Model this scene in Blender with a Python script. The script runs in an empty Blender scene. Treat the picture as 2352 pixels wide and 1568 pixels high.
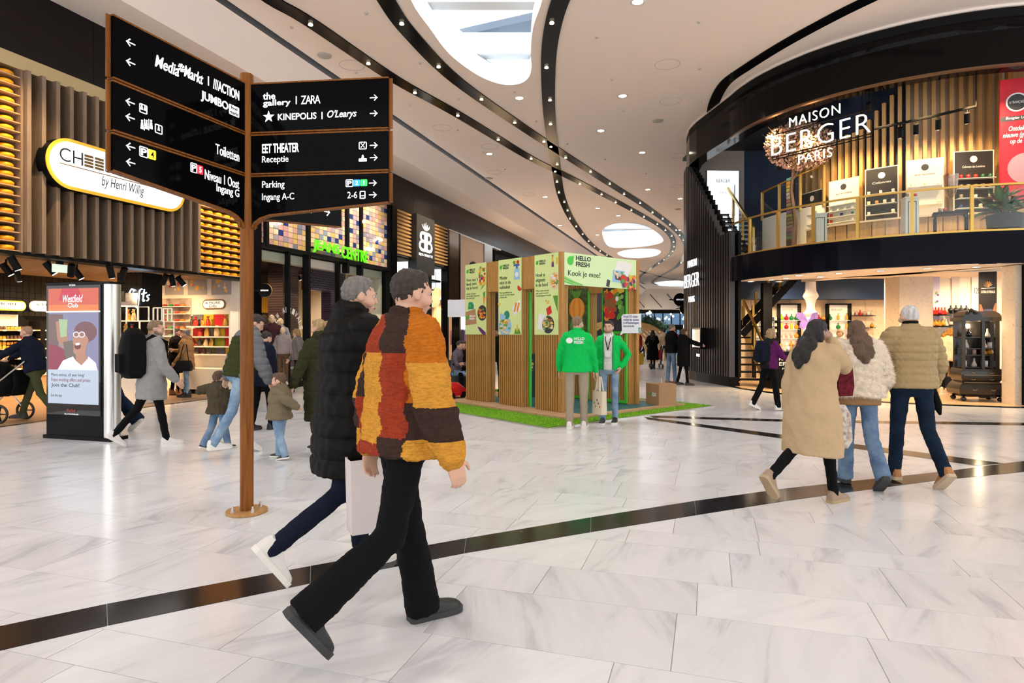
import bpy, bmesh, math, random
from mathutils import Vector, Matrix, noise, geometry
R = random.Random(11)
sc = bpy.context.scene
COL = sc.collection
PI = math.pi
rad = math.radians
# ------------------------------------------------------------------ camera, world, light, exposure
FOC, CX, CY, HC = 1437.0, 1176.0, 762.0, 1.5       # focal length and horizon in photo pixels, eye height
cam = bpy.data.cameras.new('camera')
cam.sensor_width = 36.0
cam.lens = 36.0 * FOC / 2352.0
cam.shift_y = -(784.0 - CY) / 2352.0
cam.clip_end = 300
cam_ob = bpy.data.objects.new('camera', cam)
cam_ob.location = (0, 0, HC)
cam_ob.rotation_euler = (PI / 2, 0, 0)
COL.objects.link(cam_ob)
sc.camera = cam_ob
sc.view_settings.view_transform = 'Standard'
sc.view_settings.look = 'None'
sc.view_settings.exposure = 1.25
sc.view_settings.gamma = 1
sc.view_settings.use_curve_mapping = False
wd = bpy.data.worlds.new('daylight')
sc.world = wd
wd.use_nodes = True
wd.node_tree.nodes['Background'].inputs[0].default_value = (0.95, 0.97, 1.0, 1)
wd.node_tree.nodes['Background'].inputs[1].default_value = 0.95
try:
    sc.cycles.max_bounces = 6
    sc.cycles.diffuse_bounces = 3
    sc.cycles.glossy_bounces = 3
    sc.cycles.adaptive_threshold = 0.13
    sc.cycles.sample_clamp_indirect = 6
except Exception:
    pass

def lamp(kind, loc, power, col=(1, .86, .7), size=.2, target=None, angle=110, blend=.9, sy=None):
    l = bpy.data.lights.new('lamp', kind)
    l.energy = power
    l.color = col
    if kind == 'AREA':
        l.size = size
        if sy:
            l.shape = 'RECTANGLE'
            l.size_y = sy
    else:
        l.shadow_soft_size = size
    if kind == 'SPOT':
        l.spot_size = rad(angle)
        l.spot_blend = blend
    o = bpy.data.objects.new('lamp', l)
    o.location = loc
    if target is not None:
        o.rotation_euler = (Vector(target) - Vector(loc)).to_track_quat('-Z', 'Y').to_euler()
    COL.objects.link(o)
    return o

# frame of the mall: u runs down the mall, w runs to the left of it
AX = math.atan2(451, 1437)
SN, CS = math.sin(AX), math.cos(AX)
ROT = PI / 2 - AX
VW = 10.7                                           # distance of the left shop fronts
def UW(u, w, z=0):
    return Vector((u * SN - w * CS, u * CS + w * SN, z))
def FP(px, py, z=0.0):                              # photo pixel on the level z
    Y = (HC - z) * FOC / (py - CY)
    return Vector(((px - CX) / FOC * Y, Y, z))
def WP(px, py, Y):
    return Vector(((px - CX) / FOC * Y, Y, HC + (CY - py) / FOC * Y))
def UF(px, w=VW):                                   # position along the left front seen at column px
    k = (px - CX) / FOC
    Y = -w / (k * CS - SN)
    return Y * (k * SN + CS)
CEIL = 8.0
# downlights of the mall ceiling (their discs are built with the ceiling)
for u, w in ((3, 3), (3, 8.3), (8, 6.2), (10, 1.8), (14, 7.5), (15, 3.6), (21, 6), (28, 7.5), (28, 3), (36, 5), (45, 5), (56, 5), (68, 5), (82, 5)):
    p = UW(u, w, CEIL - .06)
    lamp('SPOT', p, 120 if u < 25 else 240, (1, .97, .95), .22, (p.x, p.y, 0), 135, 1)
for X, Y in ((2.5, 3), (6.5, 5.5), (4.5, 9.5)):
    lamp('SPOT', (X, Y, CEIL - .06), 80, (1, .95, .9), .22, (X, Y, 0), 135, 1)

# warm area lamps added to brighten the ceiling further down, no windows built
for u, w in ((31, 10.3), (41, 10.3), (53, 10.3), (67, 10.3), (38, .9), (52, .9), (68, .9)):
    p = UW(u, w, 2.3)
    lamp('AREA', p, 60, (1, .66, .38), 5, UW(u, 5.6, 5.5), sy=2.6)

# ------------------------------------------------------------------ materials
MATS = {}
def M(name, col=(.8, .8, .8), rough=.5, metal=0, emit=0, ecol=None, bump=0, bscale=60, var=0, vscale=3, vst=(1, 1, 1), col2=None, trans=0, spec=.5, attr=None):
    if name in MATS:
        return MATS[name]
    m = bpy.data.materials.new(name)
    m.use_nodes = True
    nt = m.node_tree
    b = nt.nodes['Principled BSDF']
    b.inputs['Base Color'].default_value = (*col, 1)
    b.inputs['Roughness'].default_value = rough
    b.inputs['Metallic'].default_value = metal
    b.inputs['Specular IOR Level'].default_value = spec
    if emit:
        b.inputs['Emission Color'].default_value = (*(ecol or col), 1)
        b.inputs['Emission Strength'].default_value = emit
        m.cycles.emission_sampling = 'NONE'
    if trans:
        mix = nt.nodes.new('ShaderNodeMixShader')
        tr = nt.nodes.new('ShaderNodeBsdfTransparent')
        gl = nt.nodes.new('ShaderNodeBsdfGlossy')
        gl.inputs['Roughness'].default_value = rough
        fr = nt.nodes.new('ShaderNodeLayerWeight')
        pw = nt.nodes.new('ShaderNodeMath')
        pw.operation = 'POWER'
        pw.inputs[1].default_value = 4
        nt.links.new(fr.outputs['Facing'], pw.inputs[0])
        ma = nt.nodes.new('ShaderNodeMath')
        ma.operation = 'MULTIPLY_ADD'
        ma.inputs[1].default_value = .5 * trans
        ma.inputs[2].default_value = .03 * trans
        nt.links.new(pw.outputs[0], ma.inputs[0])
        tr.inputs[0].default_value = (*col, 1)
        nt.links.new(ma.outputs[0], mix.inputs[0])
        nt.links.new(tr.outputs[0], mix.inputs[1])
        nt.links.new(gl.outputs[0], mix.inputs[2])
        nt.links.new(mix.outputs[0], nt.nodes['Material Output'].inputs[0])
    tc = None
    if bump or var:
        tc = nt.nodes.new('ShaderNodeTexCoord')
    if var:
        mp = nt.nodes.new('ShaderNodeMapping')
        mp.inputs['Scale'].default_value = vst
        nt.links.new(tc.outputs['Object'], mp.inputs[0])
        n = nt.nodes.new('ShaderNodeTexNoise')
        n.inputs['Scale'].default_value = vscale
        n.inputs['Detail'].default_value = 4
        n.inputs['Roughness'].default_value = .6
        nt.links.new(mp.outputs[0], n.inputs['Vector'])
        cr = nt.nodes.new('ShaderNodeValToRGB')
        c2 = col2 or tuple(c * (1 - var) for c in col)
        cr.color_ramp.elements[0].color = (*c2, 1)
        cr.color_ramp.elements[0].position = .32
        cr.color_ramp.elements[1].color = (*col, 1)
        cr.color_ramp.elements[1].position = .62
        nt.links.new(n.outputs[0], cr.inputs[0])
        nt.links.new(cr.outputs[0], b.inputs['Base Color'])
    if bump:
        n = nt.nodes.new('ShaderNodeTexNoise')
        n.inputs['Scale'].default_value = bscale
        n.inputs['Detail'].default_value = 2
        nt.links.new(tc.outputs['Object'], n.inputs['Vector'])
        bp = nt.nodes.new('ShaderNodeBump')
        bp.inputs['Strength'].default_value = bump
        bp.inputs['Distance'].default_value = .01
        nt.links.new(n.outputs[0], bp.inputs['Height'])
        nt.links.new(bp.outputs[0], b.inputs['Normal'])
    MATS[name] = m
    return m

def wood(name, a, b, vst=(6, 6, .5), rough=.5):
    return M(name, a, rough, var=.3, col2=b, vscale=5, vst=vst, bump=.15, bscale=40)

def marble(name, base, vein, rough=.12, scale=1.0, streak=(.35, 1.6, 1), use_attr=True, lo=.36, hi=.6, warm=None):
    m = bpy.data.materials.new(name)
    m.use_nodes = True
    nt = m.node_tree
    b = nt.nodes['Principled BSDF']
    b.inputs['Roughness'].default_value = rough
    tc = nt.nodes.new('ShaderNodeTexCoord')
    vec = tc.outputs['Object']
    at = None
    if use_attr:
        at = nt.nodes.new('ShaderNodeAttribute')
        at.attribute_name = 'rnd'
        vr = nt.nodes.new('ShaderNodeVectorRotate')
        vr.rotation_type = 'Z_AXIS'
        mu = nt.nodes.new('ShaderNodeMath')
        mu.operation = 'MULTIPLY_ADD'
        mu.inputs[1].default_value = 1.3
        mu.inputs[2].default_value = -.45
        nt.links.new(at.outputs['Fac'], mu.inputs[0])
        nt.links.new(mu.outputs[0], vr.inputs['Angle'])
        nt.links.new(vec, vr.inputs['Vector'])
        ad = nt.nodes.new('ShaderNodeVectorMath')
        ad.operation = 'MULTIPLY_ADD'
        ad.inputs[1].default_value = (31, 17, 9)
        nt.links.new(at.outputs['Fac'], ad.inputs[0])
        nt.links.new(vr.outputs[0], ad.inputs[2])
        vec = ad.outputs[0]
    mp = nt.nodes.new('ShaderNodeMapping')
    mp.inputs['Scale'].default_value = streak
    nt.links.new(vec, mp.inputs[0])
    n = nt.nodes.new('ShaderNodeTexNoise')
    n.inputs['Scale'].default_value = 3.2 * scale
    n.inputs['Detail'].default_value = 5
    n.inputs['Roughness'].default_value = .62
    n.inputs['Distortion'].default_value = .55
    nt.links.new(mp.outputs[0], n.inputs['Vector'])
    cr = nt.nodes.new('ShaderNodeValToRGB')
    cr.color_ramp.elements[0].color = (*vein, 1)
    cr.color_ramp.elements[0].position = lo
    cr.color_ramp.elements[1].color = (*base, 1)
    cr.color_ramp.elements[1].position = hi
    e = cr.color_ramp.elements.new((lo + hi) / 2 - .02)
    e.color = (*[v * .25 + c * .75 for v, c in zip(vein, base)], 1)
    nt.links.new(n.outputs[0], cr.inputs[0])
    out = cr.outputs[0]
    if use_attr:
        hs = nt.nodes.new('ShaderNodeHueSaturation')
        mr = nt.nodes.new('ShaderNodeMapRange')
        mr.inputs[3].default_value = .93
        mr.inputs[4].default_value = 1.03
        nt.links.new(at.outputs['Fac'], mr.inputs[0])
        nt.links.new(mr.outputs[0], hs.inputs['Value'])
        nt.links.new(out, hs.inputs['Color'])
        out = hs.outputs[0]
    nt.links.new(out, b.inputs['Base Color'])
    MATS[name] = m
    return m

# ------------------------------------------------------------------ mesh helpers
def T(o, label=None, cat=None, group=None, kind=None):
    if label: o['label'] = label
    if cat: o['category'] = cat
    if group: o['group'] = group
    if kind: o['kind'] = kind
    return o

def link(o, parent=None, loc=None, rz=None):
    COL.objects.link(o)
    if parent: o.parent = parent
    if loc is not None: o.location = loc
    if rz is not None: o.rotation_euler = (0, 0, rz)
    return o

def thing(name, label, cat, loc=(0, 0, 0), rz=0, group=None, kind=None):
    return T(link(bpy.data.objects.new(name, None), None, loc, rz), label, cat, group, kind)

def struct(o, label=None):
    return T(o, label, None, None, 'structure')

class MB:
    def __init__(s):
        s.v, s.f, s.m = [], [], []
    def add(s, vs, fs, m=0):
        k = len(s.v)
        s.v += [tuple(p) for p in vs]
        s.f += [tuple(i + k for i in f) for f in fs]
        s.m += [m] * len(fs)
        return s
    def box(s, x0, x1, y0, y1, z0, z1, m=0):
        return s.add([(x0, y0, z0), (x1, y0, z0), (x1, y1, z0), (x0, y1, z0), (x0, y0, z1), (x1, y0, z1), (x1, y1, z1), (x0, y1, z1)],
                     [(0, 3, 2, 1), (4, 5, 6, 7), (0, 1, 5, 4), (1, 2, 6, 5), (2, 3, 7, 6), (3, 0, 4, 7)], m)
    def beam(s, p, q, w, h, m=0, up=(0, 0, 1)):
        p, q = Vector(p), Vector(q)
        d = (q - p).normalized()
        x = d.cross(Vector(up))
        if x.length < 1e-4: x = Vector((1, 0, 0))
        x = x.normalized() * w / 2
        y = x.cross(d).normalized() * h / 2
        c = [a + sx * x + sy * y for a in (p, q) for sx, sy in ((-1, -1), (1, -1), (1, 1), (-1, 1))]
        return s.add(c, [(0, 1, 2, 3), (7, 6, 5, 4), (0, 4, 5, 1), (1, 5, 6, 2), (2, 6, 7, 3), (3, 7, 4, 0)], m)
    def tube(s, pts, r, n=8, m=0, closed=False):
        pts = [Vector(p) for p in pts]
        N = len(pts)
        rr = r if isinstance(r, (list, tuple)) else [r] * N
        rings = []
        px = None
        for i, p in enumerate(pts):
            d = (pts[min(i + 1, N - 1)] - pts[max(i - 1, 0)])
            if closed: d = pts[(i + 1) % N] - pts[i - 1]
            d.normalize()
            if px is None:
                px = d.orthogonal().normalized()
            else:
                px = px - d * px.dot(d)
                px = px.normalized() if px.length > 1e-5 else d.orthogonal().normalized()
            y = d.cross(px)
            rings.append([p + (px * math.cos(2 * PI * k / n) + y * math.sin(2 * PI * k / n)) * rr[i] for k in range(n)])
        return s.loft(rings, m, closed)
    def loft(s, rings, m=0, closed=False, cap=True):
        n = len(rings[0])
        vs = [p for r in rings for p in r]
        fs = []
        L = len(rings)
        for i in range(L if closed else L - 1):
            a, b = i * n, ((i + 1) % L) * n
            fs += [(a + k, a + (k + 1) % n, b + (k + 1) % n, b + k) for k in range(n)]
        if cap and not closed:
            fs += [tuple(range(n))[::-1], tuple((L - 1) * n + k for k in range(n))]
        return s.add(vs, fs, m)
    def lathe(s, prof, n=16, c=(0, 0, 0), m=0, sx=1, sy=1):
        return s.loft([[(c[0] + r * math.cos(2 * PI * k / n) * sx, c[1] + r * math.sin(2 * PI * k / n) * sy, c[2] + z) for k in range(n)] for r, z in prof], m)
    def ell(s, c, r, n=14, nz=9, m=0):
        pr = [(max(.02, math.sin(PI * i / nz)), -math.cos(PI * i / nz)) for i in range(nz + 1)]
        return s.loft([[(c[0] + a * r[0] * math.cos(2 * PI * k / n), c[1] + a * r[1] * math.sin(2 * PI * k / n), c[2] + b * r[2]) for k in range(n)] for a, b in pr], m)
    def prism(s, poly, z0, z1, m=0, fn=None):
        """poly in 2-D; fn(x, y, z) maps to 3-D (default: level polygon raised from z0 to z1)"""
        fn = fn or (lambda x, y, z: (x, y, z))
        n = len(poly)
        vs = [fn(x, y, z0) for x, y in poly] + [fn(x, y, z1) for x, y in poly]
        return s.add(vs, [tuple(range(n))[::-1], tuple(range(n, 2 * n))] + [(i, (i + 1) % n, n + (i + 1) % n, n + i) for i in range(n)], m)
    def mesh(s, name, mats, smooth=False):
        me = bpy.data.meshes.new(name)
        me.from_pydata(s.v, [], s.f)
        for mt in (mats if isinstance(mats, (list, tuple)) else [mats]):
            me.materials.append(mt)
        if any(s.m):
            me.polygons.foreach_set('material_index', s.m)
        if smooth:
            me.polygons.foreach_set('use_smooth', [True] * len(s.f))
        me.update()
        return me
    def build(s, name, mats, parent=None, loc=None, rz=None, smooth=False):
        me = s.mesh(name, mats, smooth)
        bm = bmesh.new()
        bm.from_mesh(me)
        bmesh.ops.recalc_face_normals(bm, faces=bm.faces)
        bm.to_mesh(me)
        bm.free()
        if smooth:
            try: me.set_sharp_from_angle(angle=rad(40))
            except Exception: pass
        return link(bpy.data.objects.new(name, me), parent, loc, rz)

def B(name, mat, parent, x0, x1, y0, y1, z0, z1, **k):
    return MB().box(x0, x1, y0, y1, z0, z1).build(name, mat, parent, **k)

def inst(me, name, parent=None, loc=None, rz=None):
    return link(bpy.data.objects.new(name, me), parent, loc, rz)

def dup(root, loc, rz=None, label=None):
    r = root.copy()
    COL.objects.link(r)
    r.location = loc
    if rz is not None: r.rotation_euler = (0, 0, rz)
    if label: r['label'] = label
    for ch in list(root.children):
        c = ch.copy(); COL.objects.link(c); c.parent = r
        for g in list(ch.children):
            d = g.copy(); COL.objects.link(d); d.parent = c
    return r

def rrect(x0, x1, z0, z1, r, n=6):
    out = []
    for cx, cz, a0 in ((x1 - r, z1 - r, 0), (x0 + r, z1 - r, 90), (x0 + r, z0 + r, 180), (x1 - r, z0 + r, 270)):
        out += [(cx + r * math.cos(rad(a0 + 90 * i / n)), cz + r * math.sin(rad(a0 + 90 * i / n))) for i in range(n + 1)]
    return out
def circ(x, z, r, n=18, sx=1):
    return [(x + r * sx * math.cos(2 * PI * i / n), z + r * math.sin(2 * PI * i / n)) for i in range(n)]
def XZ(y0):                                         # prism mapping on an upright panel that faces -y
    return lambda x, z, d: (x, y0 - d, z)
def plate(name, mat, parent, poly, y, d=.004, **k):
    return MB().prism(poly, 0, d, fn=XZ(y)).build(name, mat, parent, **k)

def txt(s, parent, x0, x1, z0, z1, y, mat, name='lettering', bold=0, shear=0, d=.003, mirror=False, space=1.0, align='CENTER'):
    """lettering fitted into the box x0..x1, z0..z1 of an upright panel that faces -y"""
    cu = bpy.data.curves.new('t', 'FONT')
    cu.body = s
    cu.resolution_u = 3
    cu.offset = bold * .4
    cu.shear = shear
    cu.extrude = .01
    cu.align_x = align
    cu.space_character = space
    cu.space_line = .95
    ob = bpy.data.objects.new('t', cu)
    me = bpy.data.meshes.new_from_object(ob)
    bpy.data.objects.remove(ob)
    xs = [v.co.x for v in me.vertices]; ys = [v.co.y for v in me.vertices]
    ax, bx, ay, by = min(xs), max(xs), min(ys), max(ys)
    for v in me.vertices:
        tx = (v.co.x - ax) / (bx - ax)
        if mirror: tx = 1 - tx
        v.co = (x0 + tx * (x1 - x0), y - (d if v.co.z > 0 else -.0), z0 + (v.co.y - ay) / (by - ay) * (z1 - z0))
    me.materials.clear()
    me.materials.append(mat)
    return link(bpy.data.objects.new(name, me), parent)
NTH = ('first', 'second', 'third', 'fourth', 'fifth', 'sixth', 'seventh', 'eighth', 'ninth', 'tenth', 'eleventh', 'twelfth', 'thirteenth', 'fourteenth', 'fifteenth', 'sixteenth', 'seventeenth', 'eighteenth', 'nineteenth', 'twentieth')
# ------------------------------------------------------------------ common materials
BLACK = M('black_lacquer', (.004, .004, .005), .16, spec=.08)
BLACKM = M('black_matt', (.006, .006, .0065), .5, spec=.12)
NAVYB = M('navy_black_gloss', (.004, .004, .009), .14, spec=.05)
WHITE = M('white_paint', (.82, .80, .78), .6)
CEILM = M('ceiling_plaster', (.93, .82, .755), .75)
GOLD = M('brushed_gold', (.62, .40, .10), .34, .85)
STEEL = M('brushed_steel', (.62, .60, .57), .28, .9)
GLASS = M('clear_glass', (.93, .97, .95), .02, trans=1)
SIGNW = M('sign_white_light', (1, 1, 1), .5, emit=.42)
OAK = wood('oak_veneer', (.60, .40, .20), (.47, .29, .13), (3, 3, .4))
SLATW = wood('slat_oak', (.66, .42, .17), (.54, .32, .11), (8, 8, .4))
WARMW = M('warm_white', (.86, .78, .66), .6)
LAMPW = M('lamp_warm_white', (1, .93, .8), .5, emit=9, ecol=(1, .85, .62))
FLOORM = marble('white_marble', (.755, .755, .76), (.57, .575, .59), .2, 1.0, (.35, 1.7, 1), True, .33, .58)
GROUT = M('grout', (.50, .44, .36), .8)
DARKM = marble('black_marble', (.014, .014, .015), (.30, .29, .28), .14, 2.4, (1, 1, 1), True, .26, .34)

# ------------------------------------------------------------------ floor
floor = struct(MB().box(-9, 100, -16, 17, -.2, -.004).build('floor', GROUT, None, (0, 0, 0), ROT), 'pale marble mall floor crossed by black stone bands')
def proj(p):
    return (CX + p.x / p.y * FOC, CY + (HC - p.z) / p.y * FOC) if p.y > .3 else None
tiles = []
u = .9
k = 0
while u < 62:
    du = R.choice((.3, .3, .45, .6, .6))
    w = -12.5 + R.random() * .8
    while w < 15.5:
        dw = R.choice((.6, .9, .9, 1.2))
        c = UW(u + du / 2, w + dw / 2)
        q = proj(c)
        if q and -700 < q[0] < 3000:
            vis = -60 < q[0] < 2412 and q[1] < 1640
            tiles.append(((1 if vis else 0) * du * dw / c.y ** 3, u, w, du, dw))
        w += dw
    u += du
tiles.sort(reverse=True)
def tile_mb(mb, u, w, du, dw):
    g = .0022
    return mb.add([(u + g, w + g, -.004), (u + du - g, w + g, -.004), (u + du - g, w + dw - g, -.004), (u + g, w + dw - g, -.004),
                   (u + g, w + g, 0), (u + du - g, w + g, 0), (u + du - g, w + dw - g, 0), (u + g, w + dw - g, 0)],
                  [(4, 5, 6, 7), (0, 1, 5, 4), (1, 2, 6, 5), (2, 3, 7, 6), (3, 0, 4, 7)])
DARKM.node_tree.nodes['Principled BSDF'].inputs['Specular IOR Level'].default_value = .18
FLOORM.node_tree.nodes['Principled BSDF'].inputs['Specular IOR Level'].default_value = .4
def set_rnd(me, vals):
    a = me.attributes.new('rnd', 'FLOAT', 'FACE')
    a.data.foreach_set('value', vals)
for t in tiles[:300]:
    me = tile_mb(MB(), *t[1:]).mesh('tile', FLOORM)
    set_rnd(me, [R.random()] * 5)
    link(bpy.data.objects.new('tile', me), floor)
mb = MB()
vals = []
for t in tiles[300:]:
    tile_mb(mb, *t[1:])
    vals += [R.random()] * 5
me = mb.mesh('tile_field', FLOORM)
set_rnd(me, vals)
T(link(bpy.data.objects.new('tile_field', me), floor), kind='stuff')
B('far_paving', FLOORM, floor, 61.9, 100, -16, 17, -.004, 0)

def band(up, lo, n):
    """black stone band between two pixel edges, cut into n slabs"""
    A = [FP(x, y) for x, y in up]; Bq = [FP(x, y) for x, y in lo]
    inv = Matrix.Rotation(-ROT, 3, 'Z')
    def at(P, t):
        L = [(P[i + 1] - P[i]).length for i in range(len(P) - 1)]
        s = t * sum(L)
        for i, l in enumerate(L):
            if s <= l or i == len(L) - 1: return P[i].lerp(P[i + 1], s / l)
            s -= l
    for i in range(n):
        q = [inv @ at(A, i / n + .0001), inv @ at(A, (i + 1) / n - .0001), inv @ at(Bq, (i + 1) / n - .0001), inv @ at(Bq, i / n + .0001)]
        me = MB().add([(p.x, p.y, z) for z in (-.003, .0025) for p in q], [(4, 5, 6, 7), (0, 1, 5, 4), (1, 2, 6, 5), (2, 3, 7, 6), (3, 0, 4, 7)]).mesh('black_slab', DARKM)
        bm = bmesh.new(); bm.from_mesh(me); bmesh.ops.recalc_face_normals(bm, faces=bm.faces); bm.to_mesh(me); bm.free()
        set_rnd(me, [R.random()] * 5)
        link(bpy.data.objects.new('black_slab', me), floor)
band([(-420, 1526), (0, 1435), (195, 1397), (487, 1340), (985, 1252), (1176, 1217), (1661, 1140), (1858, 1115), (2176, 1082), (2352, 1058), (2700, 1022)],
     [(-420, 1592), (0, 1489), (195, 1448), (500, 1382), (985, 1285), (1176, 1251), (1661, 1173), (1851, 1143), (2176, 1100), (2352, 1084), (2700, 1043)], 12)
band([(1478, 957), (1796, 998), (1941, 1017), (2180, 1047), (2306, 1064)], [(1488, 963), (1796, 1007), (1941, 1027), (2180, 1059), (2240, 1069)], 6)
band([(1490, 954), (1796, 963), (2352, 971), (2700, 974)], [(1500, 959), (1796, 968), (2352, 977), (2700, 980)], 8)
# shop threshold line on the left
bl = MB().box(5.5, 12.6, 10.62, 10.72, -.003, .0025).mesh('black_slab', DARKM)
set_rnd(bl, [.4] * 6)
link(bpy.data.objects.new('black_slab', bl), floor)

# ------------------------------------------------------------------ ceiling with skylights and dark slots
def CP(px, py): return FP(px, py, CEIL)
sky1 = [(945, 0), (985, 60), (1030, 120), (1080, 160), (1120, 182), (1160, 193), (1195, 190), (1215, 175), (1221, 150), (1219, 120), (1225, 60), (1245, 0), (1268, -120), (1262, -240), (1215, -330), (1120, -360), (1010, -330), (935, -230), (915, -110)]
sky2 = [(1384, 540), (1390, 522), (1420, 512), (1470, 514), (1505, 530), (1524, 552), (1500, 562), (1450, 568), (1400, 566)]
sky3 = [(1418, 580), (1450, 572), (1500, 571), (1518, 577), (1505, 587), (1470, 592), (1435, 590)]
sky4 = [(1500, 651), (1530, 645), (1600, 645), (1600, 656), (1530, 657)]
def smooth_loop(P, n=4):
    out = []
    N = len(P)
    for i in range(N):
        a, b, c, d = P[i - 1], P[i], P[(i + 1) % N], P[(i + 2) % N]
        for j in range(n):
            t = j / n
            out.append(tuple(.5 * (2 * b[q] + (c[q] - a[q]) * t + (2 * a[q] - 5 * b[q] + 4 * c[q] - d[q]) * t * t + (3 * b[q] - a[q] - 3 * c[q] + d[q]) * t ** 3) for q in (0, 1)))
    return out
holes = [smooth_loop([(CP(*p).x, CP(*p).y) for p in s]) for s in (sky1, sky2, sky3, sky4)]
outer = [UW(-9, 9.05), UW(100, 9.05), UW(100, -17), UW(-9, -17)]
polys = [[Vector((p[0], p[1], 0)) for p in outer]] + [[Vector((x, y, 0)) for x, y in h] for h in holes]
tri = geometry.tessellate_polygon(polys)
flat = [p for q in polys for p in q]
mb = MB().add([(p.x, p.y, CEIL) for p in flat], tri)
ceiling = struct(mb.build('ceiling', CEILM), 'smooth pale plaster mall ceiling with curved black slots')
SHAFT = M('shaft_white', (.86, .87, .88), .7)
FRAME = M('window_frame_slate', (.06, .08, .11), .4)
PANE = M('window_glass', (.95, .98, 1), .02, trans=.5)
for i, h in enumerate(holes):
    hh = 1.9 if i == 0 else 1.2
    hx, hy = sum(p[0] for p in h) / len(h), sum(p[1] for p in h) / len(h)
    sc_, dy_ = ((1.35, 1.3) if i == 0 else (1.15, .8))
    top = [(hx + (x - hx) * sc_, hy + (y - hy) * sc_ + dy_) for x, y in h]
    w = struct(MB().loft([[(x, y, CEIL - .02) for x, y in h], [(x, y, CEIL + .4) for x, y in h], [(x, y, CEIL + hh) for x, y in top]], cap=False).build('window_%d' % (i + 1), SHAFT), 'free-form white skylight shaft in the ceiling')
    xs = [p[0] for p in top]; ys = [p[1] for p in top]
    mb = MB().prism([(x, y) for x, y in top], CEIL + hh - .02, CEIL + hh)
    mb.build('pane', PANE, w)
    cx_, cy_ = (min(xs) + max(xs)) / 2, (min(ys) + max(ys)) / 2
    lamp('AREA', (cx_, cy_, CEIL + hh + .8), (190, 170, 100, 80)[i], (.93, .97, 1), max(xs) - min(xs) + 1, (cx_, cy_, 0), sy=max(ys) - min(ys) + 1)
    if i < 2:
        yy = (16.3, 13.75) if i == 0 else (CP(1450, 545).y + 1,)
        for y in yy:
            B('crossbeam', SHAFT, w, min(xs) - .3, max(xs) + .3, y, y + .35, CEIL + .75, CEIL + 1.3)
        n = 4 if i == 0 else 3
        for j in range(n):
            y = min(ys) + (j + .6) * (max(ys) - min(ys)) / n
            MB().beam((min(xs) - .4, y + 1.1, CEIL + hh + .2), (max(xs) + .4, y - .9, CEIL + hh + .2), .75 if j % 2 else .22, .2).build('glazing_bar', FRAME, w)
# soffit and fascia along the left shops
uw = lambda x, y, z: UW(x, y, z)
MB().add([UW(a, w, z) for a in (-9, 100) for w, z in ((9.05, CEIL - .12), (9.55, 7.15), (10.9, 7.15), (10.9, 7.3), (9.68, 7.3), (9.2, CEIL - .12))],
         [(0, 1, 7, 6), (1, 2, 8, 7), (2, 3, 9, 8), (3, 4, 10, 9), (4, 5, 11, 10), (5, 0, 6, 11)]).build('soffit', CEILM, ceiling)
MB().add([UW(a, w, z) for a in (-9, 100) for w, z in ((9.0, CEIL - .005), (9.4, CEIL - .005), (9.4, CEIL + .1), (9.0, CEIL + .1))],
         [(0, 1, 5, 4), (1, 2, 6, 5), (2, 3, 7, 6), (3, 0, 4, 7)]).build('shadow_gap', BLACKM, ceiling)

def spline(P, n=6):
    out = []
    for i in range(len(P) - 1):
        a, b, c, d = P[max(i - 1, 0)], P[i], P[i + 1], P[min(i + 2, len(P) - 1)]
        for j in range(n):
            t = j / n
            out.append(.5 * (2 * b + (c - a) * t + (2 * a - 5 * b + 4 * c - d) * t * t + (3 * b - a - 3 * c + d) * t ** 3))
    return out + [P[-1]]
slotA = [(520, -80), (627, 0), (713, 50), (906, 180), (1051, 261), (1217, 361), (1290, 397), (1382, 444), (1479, 496), (1528, 527), (1546, 554), (1537, 586), (1500, 612), (1470, 634), (1467, 645), (1480, 652)]
slotB = [(845, -80), (888, 0), (943, 77), (1051, 185), (1204, 293), (1321, 370), (1411, 428), (1479, 471), (1537, 514), (1571, 550), (1575, 581), (1553, 612), (1512, 637), (1498, 648), (1510, 654)]
slotC = [(1330, -90), (1287, 0), (1268, 68), (1260, 135), (1260, 225), (1265, 293), (1276, 374), (1290, 451), (1317, 509), (1357, 559), (1402, 590), (1470, 622), (1540, 640), (1600, 648)]
slotD = [(1634, 268), (1640, 235), (1665, 190), (1720, 150), (1800, 100), (1900, 45), (1990, 0), (2120, -60), (2290, -120)]
LED = M('slot_spot_glow', (1, .9, .7), .5, emit=1.2, ecol=(1, .83, .55))
cone_me = MB().lathe([(.05, 0), (.05, .02), (.035, .04), (.001, .04)], 10).mesh('slot_spotlight', LED)
for s, wid in ((slotA, .36), (slotB, .36), (slotC, .36), (slotD, .3)):
    P = spline([CP(*p) for p in s])
    mb = MB()
    rings = []
    for i, p in enumerate(P):
        d = (P[min(i + 1, len(P) - 1)] - P[max(i - 1, 0)]).normalized()
        nrm = Vector((-d.y, d.x, 0)) * wid / 2
        rings.append([p - nrm + Vector((0, 0, .0)), p + nrm, p + nrm - Vector((0, 0, .03)), p - nrm - Vector((0, 0, .03))])
    mb.loft(rings).build('light_slot', BLACK, ceiling)
    acc = 0
    for i in range(1, len(P)):
        acc += (P[i] - P[i - 1]).length
        if acc > 2.0 and P[i].y < 60 and s is not slotD:
            acc = 0
            inst(cone_me, 'slot_spotlight', ceiling, (P[i].x + R.uniform(-.07, .07), P[i].y, CEIL - .075))
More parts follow.
